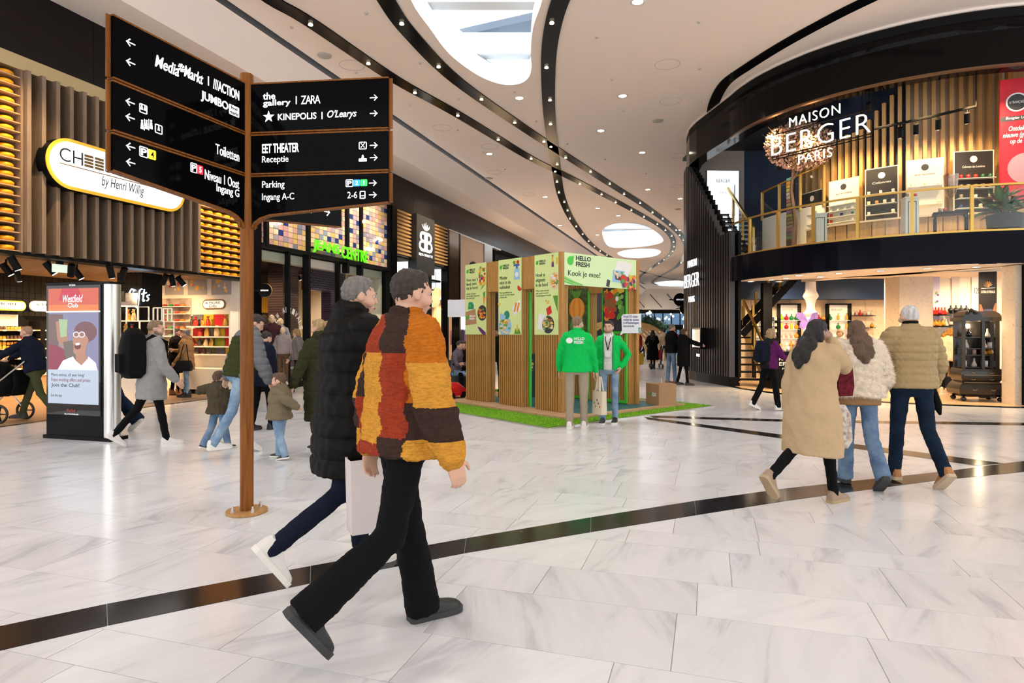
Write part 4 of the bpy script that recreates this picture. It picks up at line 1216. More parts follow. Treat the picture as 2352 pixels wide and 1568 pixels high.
txt('B', bs, bw * .51, bw * .88, bz(.38), bz(.73), -.002, SIGNW, bold=.02)
txt('BIJOU BRIGITTE', bs, bw * .12, bw * .88, bz(.29), bz(.345), -.002, SIGNW, bold=.02)
for i, (dx, h) in enumerate(((-.16, .1), (-.08, .125), (0, .15), (.08, .125), (.16, .1))):
    cx_ = bw * .5
    plate('crown_leaf', SIGNW, bs, [(cx_ + dx * .35 * bw, bz(.755)), (cx_ + dx * bw - .04, bz(.755 + h * .55)), (cx_ + dx * 1.3 * bw, bz(.755 + h)), (cx_ + dx * bw + .05, bz(.755 + h * .5))], -.002)
# next fronts, up to where the stand hides them
nf_ = fthing('beige_store', 'beige shop front between bronze and steel columns', 'shop front')
B('bronze_column', M('bronze_mirror', (.20, .12, .07), .12, .8), nf_, UF(1030), UF(1052), -.05, .3, 2.9, 5.9)
B('dark_edge', BLACK, nf_, UF(1052), UF(1055), -.06, .3, 0, 5.9)
B('beige_wall', M('beige_plaster', (.66, .48, .34), .6, bump=.4, bscale=18), nf_, UF(1055), UF(1110), 0, .3, 3.0, 5.9)
B('steel_column', STEEL, nf_, UF(1111), UF(1129), -.05, .3, 0, 5.9)
B('shop_interior', BBM, nf_, UF(1030), UF(1110), 1.2, 1.3, 0, 3.0)
B('timber_wall', OAK, nf_, UF(1130), UF(1152), .6, .7, 0, 5.9)
B('light_strip', LAMPW, nf_, UF(1138), UF(1138) + .1, .5, .55, 2.0, 3.6)
B('light_strip', LAMPW, nf_, UF(1141), UF(1141) + .1, .5, .55, 4.3, 4.6)
B('plain_front', BLACKM, nf_, UF(1153), 100, .4, .7, 0, 5.95)
B('head_rail', STEEL, nf_, UF(1030), UF(1150), -.02, .2, 5.88, 5.95)
lx = UF(1085)
mb = MB()
for a0, a1 in ((35, 160), (215, 330)):
    mb.tube([(lx + .55 * math.cos(rad(a0 + (a1 - a0) * i / 14)), -.05, 4.2 + .55 * math.sin(rad(a0 + (a1 - a0) * i / 14))) for i in range(15)], .09, 6)
mb.build('logo', BLACKM, nf_)
lamp('SPOT', LF(UF(1060), .7, 2.9), 130, (1, .74, .45), .1, LF(UF(1070), .8, 0), 140, 1)
# garments in that window
for i, (px, c) in enumerate(((1043, (.1, .03, .12)), (1058, (.05, .04, .05)), (1066, (.30, .14, .45)))):
    t = thing('hanging_jacket', ('dark plum', 'black', 'lilac')[i] + ' jacket on a rail in the beige shop front', 'jacket', LF(UF(px, VW + .7), .7, 0), ROT)
    MB().loft([[(.0 + sx * a, sy * .1, z) for sx, sy in ((-1, -1), (1, -1), (1, 1), (-1, 1))] for a, z in ((.2, .9), (.22, 1.3), (.21, 1.55), (.06, 1.62))]).build('body', M('jk_%d' % i, c, .8), t)
    for s in (-1, 1): MB().tube([(s * .2, 0, 1.52), (s * .27, 0, 1.3), (s * .28, 0, 1.0)], .05, 7).build('sleeve', MATS['jk_%d' % i], t)
    MB().tube([(0, 0, 1.6), (0, 0, 1.72)], .008, 5).build('hanger', STEEL, t)
    B('rail', STEEL, t, -.3, .3, -.01, .01, 1.7, 1.72)

# ------------------------------------------------------------------ promotional stand on artificial grass
bth = rad(40)
BA, BB_ = Vector((math.cos(bth), math.sin(bth))), Vector((-math.sin(bth), math.cos(bth)))
BN = Vector((.86, 11.2))
def bpt(s, t, z=0): 
    p = BN + BA * s + BB_ * t
    return Vector((p.x, p.y, z))
def bthing(name, label, cat, s=0, t=0, z=0, rz=0, **k): return thing(name, label, cat, bpt(s, t, z), bth + rz, **k)
# local frame: x = along the front face, y = back
gc = FP(1260, 984)
d = Vector((gc.x, gc.y)) - BN
gs0, gt0 = d.dot(BA), d.dot(BB_)
DZ = .06
GRASS = M('artificial_grass', (.22, .48, .012), .9, var=.5, vscale=60, col2=(.10, .28, .006), bump=1, bscale=250)
mat_ = bthing('grass_mat', 'square of bright artificial grass with a metal edge', 'mat')
gx0, gx1, gy0, gy1 = gs0, gs0 + 4.5, gt0, gt0 + 5.6
B('turf', GRASS, mat_, gx0, gx1, gy0, gy1, .004, .022)
bl = MB()
for i in range(16000):                              # blades, nearest edges only
    if R.random() < .55: x, y = R.uniform(gx0, gx0 + 1.0), R.uniform(gy0, gy1)
    else: x, y = R.uniform(gx0, gx1), R.uniform(gy0, gy0 + 1.0)
    a = R.random() * PI; h = R.uniform(.012, .028); w = .006
    dx, dy = w * math.cos(a), w * math.sin(a)
    bl.add([(x - dx, y - dy, .02), (x + dx, y + dy, .02), (x + R.uniform(-.012, .012), y + R.uniform(-.012, .012), .022 + h)], [(0, 1, 2)], R.choice((0, 0, 1)))
T(link(bpy.data.objects.new('grass_blades', bl.mesh('grass_blades', [M('blade_green', (.28, .60, .016), .8), M('blade_dark', (.15, .38, .008), .8)])), mat_), kind='stuff')
for a in ((gx0 - .05, gx1 + .05, gy0 - .05, gy0), (gx0 - .05, gx1 + .05, gy1, gy1 + .05), (gx0 - .05, gx0, gy0, gy1), (gx1, gx1 + .05, gy0, gy1)):
    B('metal_edge', STEEL, mat_, a[0], a[1], a[2], a[3], .002, .016)
TIMB = wood('stand_timber', (.50, .26, .065), (.34, .165, .035), (8, 8, .6), .6)
DECK = wood('deck_timber', (.56, .36, .20), (.42, .25, .12), (.5, 5, 1), .6)
deck = bthing('stand_deck', 'low timber deck with a teal inner floor on the grass', 'deck')
nb = 22
for i in range(nb):
    y = -.62 + i * .2
    B('deck_board', DECK, deck, -.42, 2.9, y, y + .193, .024, DZ)
B('teal_floor', M('teal_floor', (.03, .16, .17), .5, var=.35, vscale=6), deck, .14, 2.6, -.45, 2.9, DZ, DZ + .004)
stand = bthing('promotion_stand', 'slatted timber promotion stand with lime green recipe posters', 'stand', 0, 0, DZ + .003)
HT = 2.86
sw = .062
def slat_me(h): return MB().box(-.019, .019, -.036, .036, 0, h).mesh('slat', TIMB)
SL = slat_me(HT)
for x_, e_ in ((14.6, 240), (17.6, 420), (22.4, 420)):
    lamp('SPOT', LF(x_, -2.4, 6.9), e_, (1, .8, .55), .1, LF(x_, 0, 4.7), 80, .9)  # added spots, no fixtures: brighten the tile band and jewellery slats
def fin_wall(t0, t1, s0, out):
    """a slatted fin along y from t0 to t1 at x = s0; out = -1 when its outer face looks to -x"""
    n = int((t1 - t0) / sw)
    for q in (0, .15):
        for i in range(n + 1):
            inst(SL, 'slat', stand, (s0 - out * (q + .016), t0 + .02 + i * (t1 - t0 - .04) / n, 0), PI / 2)
    for y in (t0 + .02, t1 - .02):
        for q in (.055, .11, .155):
            inst(SL, 'slat', stand, (s0 - out * q, y, 0))
    for z in (.05, 1.4, HT - .09):
        B('crosspiece', TIMB, stand, s0 + .0 if out < 0 else s0 - .18, s0 + .18 if out < 0 else s0, t0 + .04, t1 - .04, z, z + .05)
FINS = ((0.0, .64), (1.013, 1.716), (2.116, 2.844))
for t0, t1 in FINS:
    fin_wall(t0, t1, 0, -1)
    fin_wall(t0, t1, 2.07, 1)
# overhead lattice between the fins
for t0, t1 in ((.64, 1.013), (1.716, 2.116)):
    for s0 in (.1, 1.97):
        for i in range(5):
            B('lattice_slat', TIMB, stand, s0 - .1 + i * .045, s0 - .07 + i * .045, t0, t1, 2.25, HT)
LIME = M('poster_lime', (.68, .80, .33), .5); LIMEB = M('board_lime', (.66, .86, .46), .5)
GRN = M('fresh_green', (.05, .55, .03), .4); INKP = M('poster_ink', (.02, .03, .02), .6)
# green door frames between front and back
for s_, t0, t1 in ((.16, .66, 1.0), (2.02, .62, .66), (2.0, 0.03, .07), (2.0, 1.0, 1.04), (1.98, 1.68, 1.72)):
    B('green_post', GRN, stand, s_ - .02, s_ + .02, t1 - .04, t1, 0, 2.2)
for t0, t1 in FINS[:2]:
    B('green_rail', GRN, stand, 1.83, 1.86, t0, t1, .02, .07)
    B('green_rail', GRN, stand, 1.83, 1.86, t0, t1, 1.40, 1.45)
    for y in (t0, t1 - .04): B('green_rail', GRN, stand, 1.83, 1.86, y, y + .04, .07, 2.3)
# posters: parent frame with x reading left to right on a face; here faces look to -x, so right = -y
def poster_frame(s, t, rz): return link(bpy.data.objects.new('poster', None), stand, (s, t, 0), rz)
FOOD = [M('food_' + n, c, .5) for n, c in (('carrot', (.80, .28, .03)), ('tomato', (.62, .03, .02)), ('leaf', (.10, .32, .04)), ('cream', (.75, .62, .40)), ('brown', (.28, .12, .04)), ('gold', (.80, .50, .05)), ('plum', (.13, .02, .16)), ('sky', (.30, .55, .75)), ('teal', (.03, .25, .16)), ('char', (.04, .04, .045)), ('white', (.82, .82, .80)), ('cobalt', (.03, .10, .42)))]
CAR, TOM, LEAF, CRM, BRW, GLD, PLM, SKYC, TEA, CHR, WHT, COB = FOOD
def lime_logo(pf, x, z, w, y, ink=INKP, leaf=GRN):
    plate('lime', leaf, pf, circ(x + w * .13, z, w * .13, 16) + [], y, .002)
    plate('lime', leaf, pf, [(x + w * .17, z + w * .12), (x + w * .28, z + w * .16), (x + w * .25, z + w * .02)], y, .002)
    txt('HELLO\nFRESH', pf, x + w * .36, x + w, z - w * .15, z + w * .17, y, ink, bold=.06, align='LEFT')
def bowl(pf, x, z, r, y, plate_m, foods, n=26, clip=None):
    plate('bowl', plate_m, pf, [(min(max(a, clip[0]), clip[1]), min(max(b, clip[2]), clip[3])) if clip else (a, b) for a, b in circ(x, z, r, 26)], y, .002)
    for i in range(n):
        q = r * .8 * math.sqrt(R.random()); a = R.random() * 2 * PI
        rr = R.uniform(.1, .24) * r
        px_, pz_ = x + q * math.cos(a), z + q * math.sin(a)
        if clip and not (clip[0] + rr < px_ < clip[1] - rr and clip[2] + rr < pz_ < clip[3] - rr): continue
        plate('food', R.choice(foods), pf, [(px_ + rr * math.cos(t + a) * 1.2, pz_ + rr * .7 * math.sin(t + a)) for t in (0, 1, 2, 3, 4.2, 5.2)], y - .002 - i * .0002, .0004)
def heap(pf, x0, x1, z0, z1, y, foods, n=34, s=.035):
    for i in range(n):
        cx_, cz_ = R.uniform(x0, x1), R.uniform(z0, z1)
        rr = R.uniform(.6, 1.3) * s
        plate('food', R.choice(foods), pf, circ(cx_, cz_, rr, 9), y - i * .0002, .0004)
PZ0, PZ1 = 1.385, HT + .002
def side_poster(t0, t1, kind):
    W = t1 - t0
    pf = poster_frame(-.03, t1, -PI / 2)            # x: 0 at the far (left) edge, W at the near edge
    plate('board', LIME, pf, [(0, PZ0), (W, PZ0), (W, PZ1), (0, PZ1)], 0, .008)
    y = -.009
    H = PZ1 - PZ0
    Z = lambda f: PZ0 + H * f
    lime_logo(pf, W * .06, Z(.90), W * .42, y)
    words = {0: ("Houd je\nuitgaven\nin de hand", "Weet exact wat je\nelke week voor je\nboodschappen betaalt"), 1: ("Minder\neten in de\nvuilnisbak", "Met ingrediënten in\nde juiste porties verspil\nje thuis niks"), 2: ("Vers van 't\nland, vers\nop je bord", "Zonder omwegen\nen onnodige tussenstops\nbij jou bezorgd")}[kind]
    zt = (.77, .78, .80)[kind]
    txt(words[0], pf, W * .06, W * (.56, .54, .62)[kind], Z(zt - .17), Z(zt), y, INKP, align='LEFT')
    txt(words[1], pf, W * .06, W * .70, Z(zt - .30), Z(zt - .21), y, M('poster_ink_soft', (.16, .22, .08), .6), align='LEFT')
    if kind == 0:
        bowl(pf, W * .86, Z(.66), W * .24, y, CRM, [CAR, TOM, LEAF, CRM, GLD, WHT], 40, (0, W, PZ0, PZ1))
        plate('figure', PLM, pf, [(W * .72, Z(.83)), (W * .82, Z(.83)), (W * .80, Z(.90)), (W * .74, Z(.90))], y); plate('figure', GLD, pf, [(W * .73, Z(.89)), (W * .80, Z(.89)), (W * .79, Z(.95)), (W * .74, Z(.95))], y - .001)
        plate('figure', BRW, pf, circ(W * .765, Z(.965), W * .03, 10), y); plate('figure', GLD, pf, [(W * .9, Z(.86)), (W * .98, Z(.86)), (W * .97, Z(.94)), (W * .91, Z(.94))], y)
        plate('wallet', TOM, pf, [(W * .5, Z(.32)), (W * .68, Z(.36)), (W * .74, Z(.27)), (W * .56, Z(.235))], y)
        for a in range(4): plate('leek', LEAF, pf, [(W * .97, Z(.28)), (W * (.78 + a * .05), Z(.47)), (W * (.82 + a * .05), Z(.48))], y - .0005 * a)
        for a, b in ((.5, .42), (.55, .39), (.58, .41)): plate('coin', GLD, pf, circ(W * a, Z(b), W * .03, 10), y)
        plate('card', WHT, pf, [(W * .12, Z(.08)), (W * .45, Z(.04)), (W * .52, Z(.24)), (W * .2, Z(.27))], y)
        bowl(pf, W * .58, Z(.125), W * .25, y - .002, CHR, [GLD, GLD, CRM, LEAF, BRW], 34, (0, W, PZ0, PZ1))
    elif kind == 1:
        plate('scale', SKYC, pf, [(W * .68, Z(.72)), (W * .94, Z(.72)), (W * .90, Z(.86)), (W * .72, Z(.86))], y); plate('scale', WHT, pf, circ(W * .81, Z(.785), W * .075, 14), y - .001)
        plate('scale', COB, pf, [(W * .68, Z(.895)), (W * .92, Z(.895)), (W * .92, Z(.92)), (W * .68, Z(.92))], y); plate('scale', COB, pf, [(W * .78, Z(.86)), (W * .85, Z(.86)), (W * .85, Z(.895)), (W * .78, Z(.895))], y)
        for a, m in ((.7, LEAF), (.78, GLD), (.86, TOM)): plate('food', m, pf, circ(W * a, Z(.945), W * .05, 10), y)
        plate('tomato', TOM, pf, circ(W * .93, Z(.61), W * .09, 14)[5:15], y)
        plate('globe', TEA, pf, circ(W * .38, Z(.26), W * .12, 14), y); plate('globe', SKYC, pf, [(W * .08, Z(.22)), (W * .3, Z(.2)), (W * .34, Z(.25)), (W * .12, Z(.29))], y - .001)
        plate('tray', WHT, pf, [(W * .6, Z(.35)), (W * .95, Z(.46)), (W * .98, Z(.32)), (W * .7, Z(.25))], y)
        for a in (0, .12): plate('salmon', CAR, pf, [(W * (.68 + a), Z(.3)), (W * (.74 + a), Z(.295)), (W * (.83 + a), Z(.41)), (W * (.76 + a), Z(.42))], y - .002)
        bowl(pf, W * .3, Z(.11), W * .28, y, SKYC, [CRM, CRM, CAR, GLD, LEAF], 36, (0, W, PZ0, PZ1))
        plate('maize', GLD, pf, [(W * .76, Z(.02)), (W * .9, Z(.02)), (W * .83, Z(.14))], y); plate('maize', LEAF, pf, [(W * .7, Z(.01)), (W * .98, Z(.01)), (W * .9, Z(.08)), (W * .83, Z(.03)), (W * .76, Z(.08))], y - .001)
        plate('lemon', GLD, pf, circ(W * .03, Z(.41), W * .05, 10), y)
    else:
        heap(pf, W * .68, W * .96, Z(.70), Z(.93), y, [TOM, GLD, LEAF, GLD, CAR, PLM, LEAF], 44, .03)
        for a in range(4): plate('asparagus', LEAF, pf, [(W * .75, Z(.62)), (W * (.9 + a * .02), Z(.72)), (W * (.93 + a * .02), Z(.71))], y - .0005 * a)
        plate('carrot', CAR, pf, [(W * .90, Z(.40)), (W * .97, Z(.52)), (W * .86, Z(.52))], y); plate('carrot', LEAF, pf, [(W * .88, Z(.52)), (W * .95, Z(.52)), (W * .96, Z(.6)), (W * .86, Z(.58))], y)
        bowl(pf, W * .82, Z(.30), W * .22, y, CHR, [CAR, GLD, TOM, LEAF], 34, (0, W, PZ0, PZ1))
        plate('van', TEA, pf, [(W * .14, Z(.36)), (W * .42, Z(.36)), (W * .42, Z(.42)), (W * .34, Z(.46)), (W * .18, Z(.46))], y); plate('van', GRN, pf, circ(W * .25, Z(.405), W * .05, 10), y - .001)
        plate('box', M('carton_brown', (.45, .23, .11), .7), pf, [(W * .02, Z(.13)), (W * .56, Z(.15)), (W * .5, Z(.36)), (W * .02, Z(.32))], y - .001)
        lime_logo(pf, W * .06, Z(.24), W * .44, y - .004, WHT)
        plate('aubergine', PLM, pf, [(W * .6, Z(.11)), (W * .72, Z(.1)), (W * .98, Z(.03)), (W * .98, Z(0)), (W * .84, Z(0)), (W * .7, Z(.05))], y)
    return pf
for k_, (t0, t1) in enumerate(FINS): side_poster(t0, t1, k_)
# header board over the front
hb = poster_frame(.03, -.05, 0)
LW = 2.03
plate('board', LIMEB, hb, [(0, 2.28), (LW, 2.28), (LW, HT), (0, HT)], 0, .02)
lime_logo(hb, .08, 2.72, .62, -.021)
txt('Kook je mee?', hb, .10, .96, 2.42, 2.55, -.021, INKP)
for a in range(3): plate('recipe_card', WHT, hb, [(1.32 + a * .1, 2.55), (1.55 + a * .1, 2.5), (1.78 + a * .06, 2.76 - a * .0), (1.46 + a * .12, 2.82)], -.0205 - .001 * a, .001)
plate('tray', SKYC, hb, [(1.30, 2.40), (1.62, 2.38), (1.66, 2.62), (1.32, 2.63)], -.0235, .001)
heap(hb, 1.36, 1.6, 2.44, 2.6, -.0246, [CRM, TOM, LEAF, CHR, CRM], 30, .03)
heap(hb, 1.56, 1.95, 2.29, 2.52, -.031, [TOM, GLD, GLD, LEAF, CAR, PLM, TOM, LEAF], 60, .04)
plate('phone', CHR, hb, [(1.12, 2.31), (1.21, 2.29), (1.24, 2.42), (1.15, 2.44)], -.022, .001)
for i in range(4): plate('swoosh', GRN if i % 2 else M('swoosh_pale', (.35, .62, .2), .5), hb, [(0, 2.44 - i * .03), (.25, 2.36 - i * .02), (.5, 2.30 - i * .005), (.44, 2.30 - i * .005), (.2, 2.35 - i * .02), (0, 2.42 - i * .03)], -.0205)
B('corner_post', TIMB, stand, -.04, .03, -.08, .0, 0, HT + .005)
B('corner_post', TIMB, stand, 2.05, 2.13, -.08, .0, 0, HT + .005)
# photo panels on the inner faces of the right-hand fins (they look to -x)
for k_, (t0, t1) in enumerate(FINS[:2]):
    W = t1 - t0
    pf = poster_frame(1.83, t1, -PI / 2)
    plate('board', M('photo_dark_green', (.03, .05, .02), .5, var=.8, vscale=9, col2=(.12, .2, .05)) if k_ else CHR, pf, [(.03, 1.45), (W - .03, 1.45), (W - .03, 2.36), (.03, 2.36)], 0, .006)
    if k_:
        for i, sx in enumerate((.23, .19, .13, .06)):
            plate('pumpkin', [CAR, M('pumpkin_light', (.88, .38, .06), .5)][i % 2], pf, circ(W * .52, 1.93, .24, 22, sx / .24), -.006 - i * .001, .001)
        plate('stem', LEAF, pf, [(W * .42, 2.16), (W * .6, 2.16), (W * .75, 2.34), (W * .5, 2.3), (W * .25, 2.35)], -.008, .001)
        for i in range(9): plate('leaf', LEAF, pf, circ(W * R.uniform(.2, .9), R.uniform(1.5, 1.68), R.uniform(.04, .08), 7), -.007 - i * .0003, .001)
    else:
        heap(pf, .08, W - .08, 2.2, 2.3, -.007, [GLD, GLD, CAR], 26, .04)
        heap(pf, .1, W * .62, 1.9, 2.2, -.013, [BRW, TOM, BRW, TOM, BRW], 34, .06)
        heap(pf, W * .62, W - .08, 1.7, 2.2, -.021, [LEAF, LEAF, M('leaf_pale', (.25, .45, .1), .5)], 30, .05)
        plate('egg', WHT, pf, circ(W * .66, 2.1, .05, 14, .8), -.028, .001)
        heap(pf, W * .2, W * .5, 1.72, 1.9, -.02, [TOM, CAR], 12, .06)
# speech bubbles
bub = thing('speech_bubble', 'white speech-bubble board with Dutch text on the right of the stand', 'sign', WP(1428, 762, 12.35) , .35)
def QX(px): return (px - 1428) / FOC * 12.6
def QZ(py): return (CY - py) / FOC * 12.5
MB().prism([(QX(a), QZ(b)) for a, b in ((1432, 722), (1478, 720), (1478, 765), (1432, 765), (1423, 770), (1428, 758), (1427, 726))], 0, .012, fn=XZ(0)).build('board', M('bubble_white', (.72, .73, .76), .5), bub)
txt('Verspil 22% minder\nvoedsel dan wanneer\nje zelf boodschappen\ndoet en kookt.', bub, QX(1431), QX(1472), QZ(751), QZ(724), -.013, M('bubble_ink', (.05, .09, .20), .6), align='LEFT')
plate('bin_icon', TEA, bub, [(QX(1471), QZ(764)), (QX(1477), QZ(764)), (QX(1478), QZ(752)), (QX(1470), QZ(752))], -.012, .002)
txt('X', bub, QX(1472.3), QX(1476), QZ(762), QZ(754), -.0145, WHT, bold=.03)
bub2 = thing('speech_bubble', 'blank white board sticking out left of the stand', 'sign', bpt(-.02, 2.86, 0), bth - PI / 2 + .5)
B('board', M('bubble_grey', (.70, .70, .74), .5), bub2, -.42, 0, -.01, .002, 1.82, 2.19)
# cardboard box on the grass
cpos = FP(1519, 932, .022)
cb = thing('cardboard_cube', 'brown cardboard cube with green logo on the grass', 'box', cpos, rad(24))
KRAFT = M('kraft_card', (.46, .26, .13), .8, var=.15, vscale=3)
B('carton', KRAFT, cb, -.21, .21, -.2, .22, 0, .45)
lime_logo(link(bpy.data.objects.new('logo', None), cb, (-.21, .12, 0), -PI / 2), .02, .24, .22, 0, WHT)
MB().tube([(0, 0, .45), (0, 0, .56)], .008, 8).build('rod', STEEL, cb)
# red ride-on toy car, couch and backdrop behind the stand
tc_ = bthing('toy_car', 'small red toy car on the deck behind the slats', 'toy car', -.12, 3.25, DZ, .3)
MB().loft([[(x, y * w, z) for y, z in ((-.18, z0), (.18, z0), (.18, z1), (.1, z2), (-.1, z2), (-.18, z1))] for x, w, z0, z1, z2 in ((-.3, .7, .08, .15, .16), (-.26, 1, .06, .22, .26), (-.05, 1, .06, .24, .36), (.12, 1, .06, .24, .34), (.28, 1, .06, .2, .24), (.34, .7, .08, .14, .16))]).build('body', M('toy_red', (.62, .02, .02), .25), tc_, smooth=True)
for sx in (-.19, .2):
    for sy in (-.17, .17):
        MB().tube([(sx, sy - .03, .07), (sx, sy + .03, .07)], .07, 14).build('wheel', BLACKM, tc_)
sofa = thing('couch', 'dark grey couch behind the stand with two people seated', 'couch', WP(1040, 762, 15.2) * Vector((1, 1, 0)) if False else (WP(1040, 762, 15.2).x, 15.2, 0), .15)
DG = M('couch_charcoal', (.035, .035, .04), .8)
B('seat', DG, sofa, -.9, .9, -.4, .4, .2, .45); B('base', BLACKM, sofa, -.85, .85, -.35, .35, .03, .2); B('backrest', DG, sofa, -.9, .9, .25, .45, .45, .8)
kit = bthing('kitchen_counter', 'dark teal counter with printed food photos inside the stand', 'counter', 0, 0, DZ + .004)
B('body', M('counter_teal', (.01, .05, .06), .5), kit, .75, 1.5, 2.2, 2.7, 0, .95)
pfk = link(bpy.data.objects.new('printed_side', None), kit, (.75, 2.7, 0), -PI / 2)
bowl(pfk, .25, .72, .2, -.001, CHR, [GLD, CAR, GLD, LEAF], 30)
pfk2 = link(bpy.data.objects.new('printed_side', None), kit, (.75, 2.2, 0), 0)
bowl(pfk2, .4, .68, .22, -.001, CHR, [GLD, CRM, GLD, LEAF], 30)
bp_ = bthing('rucksack', 'beige rucksack leaning on the deck inside the stand', 'bag', .55, 1.0, DZ + .004, .5)
KH = M('khaki_canvas', (.30, .21, .13), .9, bump=.3)
MB().loft([[(a * x, b * y, z) for x, y in ((-1, -.7), (-.7, -1), (.7, -1), (1, -.7), (1, .7), (.7, 1), (-.7, 1), (-1, .7))] for a, b, z in ((.13, .08, 0), (.17, .12, .08), (.17, .12, .32), (.12, .09, .46), (.04, .03, .5))]).build('body', KH, bp_, smooth=True)
B('pocket', KH, bp_, -.11, .11, -.16, -.1, .05, .24); MB().tube([(-.05, 0, .49), (-.03, 0, .55), (.03, 0, .55), (.05, 0, .49)], .01, 6).build('handle', BRW, bp_)
# ------------------------------------------------------------------ the round fragrance shop, upper floor
def PA(px, r, far=False):
    """point where photo column px meets the circle of radius r about the shop's centre"""
    k = (px - CX) / FOC
    a, b, c = 1 + k * k, -2 * (k * BC.x + BC.y), BC.length_squared - r * r
    D = b * b - 4 * a * c
    Y = (-b + (math.sqrt(D) if far else -math.sqrt(D))) / (2 * a) if D > 0 else -b / (2 * a)
    return Vector((k * Y, Y, 0))
def ang(p): return math.degrees(math.atan2(p.y - BC.y, p.x - BC.x)) % 360
def ZP(p, py): return HC + (CY - py) / FOC * p.y
MZ = 3.5
NIGHT = M('night_blue_mural', (.004, .012, .045), .5, var=.6, vscale=.8, col2=(.03, .05, .10))
CREAM = M('cream_wall', (.78, .66, .54), .7)
up = struct(wallpath(arc(2.85, 290, ang(PA(2080, 2.85)), 12), MZ, 7.8, .15, CREAM, 'wall_upper'), 'cream and night-blue upper wall of the round shop')
wallpath(arc(2.85, ang(PA(2080, 2.85)), 150, 24), MZ, 7.8, .15, NIGHT, 'mural', up)
B('back_mural', NIGHT, up, 7.7, 16, 20.75, 20.9, MZ, 7.8)
B('side_wall', M('greige_wall', (.52, .45, .40), .7), up, 5.95, 7.7, 20.75, 20.9, MZ, 7.9)
uc = struct(MB().prism(list(reversed(front)) + [(18, 22), (6, 22)], 7.5, 7.6).build('ceiling_upper', M('ceiling_night', (.02, .022, .03), .6)), 'dark ceiling above the upper shop floor')
sl_w = thing('slat_screen', 'row of tall oak slats stepping up along the upper shop wall', 'screen')
tops = ((1843, 372), (1897, 356), (1940, 312), (1977, 302), (2008, 261), (2025, 244), (2043, 226), (2062, 206), (2078, 184))
def top_z(px, p):
    if px >= 2078: return 7.48
    for (a, ya), (b, yb_) in zip(tops, tops[1:]):
        if px <= b: return ZP(p, ya + (yb_ - ya) * max(0, px - a) / (b - a))
px = 1843.0
while px < 2335:
    p = PA(px, 3.02)
    me = MB().box(-.04, .04, -.06, .06, 4.1, top_z(px, p)).build('slat', SLATW, sl_w, (p.x, p.y, 0), rad(ang(p) + 90))
    px += 14 + (px - 1843) / 492 * 10
# counter ring with oak doors
ct = thing('curved_counter', 'curved oak counter with pale top under the display boards', 'counter')
a0, a1 = ang(PA(1850, 3.7)), ang(PA(2330, 3.7))
n = 16
for i in range(n):
    b0, b1 = a0 + (a1 - a0) * i / n, a0 + (a1 - a0) * (i + 1) / n
    wallpath(arc(3.68, b1 - .2, b0 + .2, 2), MZ + .02, 4.08, .05, OAK, 'door', ct)
wallpath(arc(3.64, a1, a0, 24), MZ, 4.08, .5, OAK, 'carcass', ct)
wallpath(arc(3.72, a1, a0, 24), 4.08, 4.12, .62, M('counter_top_pale', (.78, .66, .5), .4), 'worktop', ct)
# display boards
GLS = M('glass_shelf', (.75, .8, .78), .1, spec=.8)
BRDK, BRDW = M('board_black', (.02, .02, .022), .5), M('board_white', (.80, .74, .66), .5)
def bottle_me(name, prof, mat): return MB().lathe(prof, 12).mesh(name, mat, True)
CANDLE = [(.001, 0), (.036, 0), (.036, .085), (.001, .085)]
def candle(n, c, s=1.0): return bottle_me('candle', [(r * s, z * s) for r, z in CANDLE], M('candle_' + n, c, .4))
CAN = {n: candle(n, c, s) for n, c, s in (('ivory', (.8, .68, .48), 1), ('copper', (.5, .24, .08), 1), ('white', (.8, .76, .7), .9), ('crimson', (.5, .02, .02), 1), ('navy', (.02, .04, .2), .9), ('forest', (.02, .10, .05), 1), ('taupe', (.33, .24, .17), 1), ('teal', (.02, .16, .13), .8))}
boards = ((1840, 1891, 441, 532, 'k', (('copper', 'copper', 'ivory', 'ivory'), ('white', 'white'))), (1904, 1972, 418, 525, 'w', (('white', 'white', 'white', 'white'), ('white', 'white', 'white', 'white'), ('crimson', 'navy', 'teal'), ('crimson', 'white'))), (1987, 2064, 391, 507, 'k', (('white', 'white', 'white'), ('ivory', 'copper', 'ivory', 'ivory'), ('white', 'ivory'))), (2082, 2168, 372, 490, 'w', (('white', 'ivory', 'white'), ('white', 'ivory'))), (2190, 2283, 353, 486, 'k', (('crimson', 'crimson', 'crimson', 'forest', 'forest'), ('taupe', 'taupe', 'taupe', 'ivory', 'taupe'), ('taupe', 'white', 'ivory'), ('navy', 'navy', 'ivory', 'ivory'))))
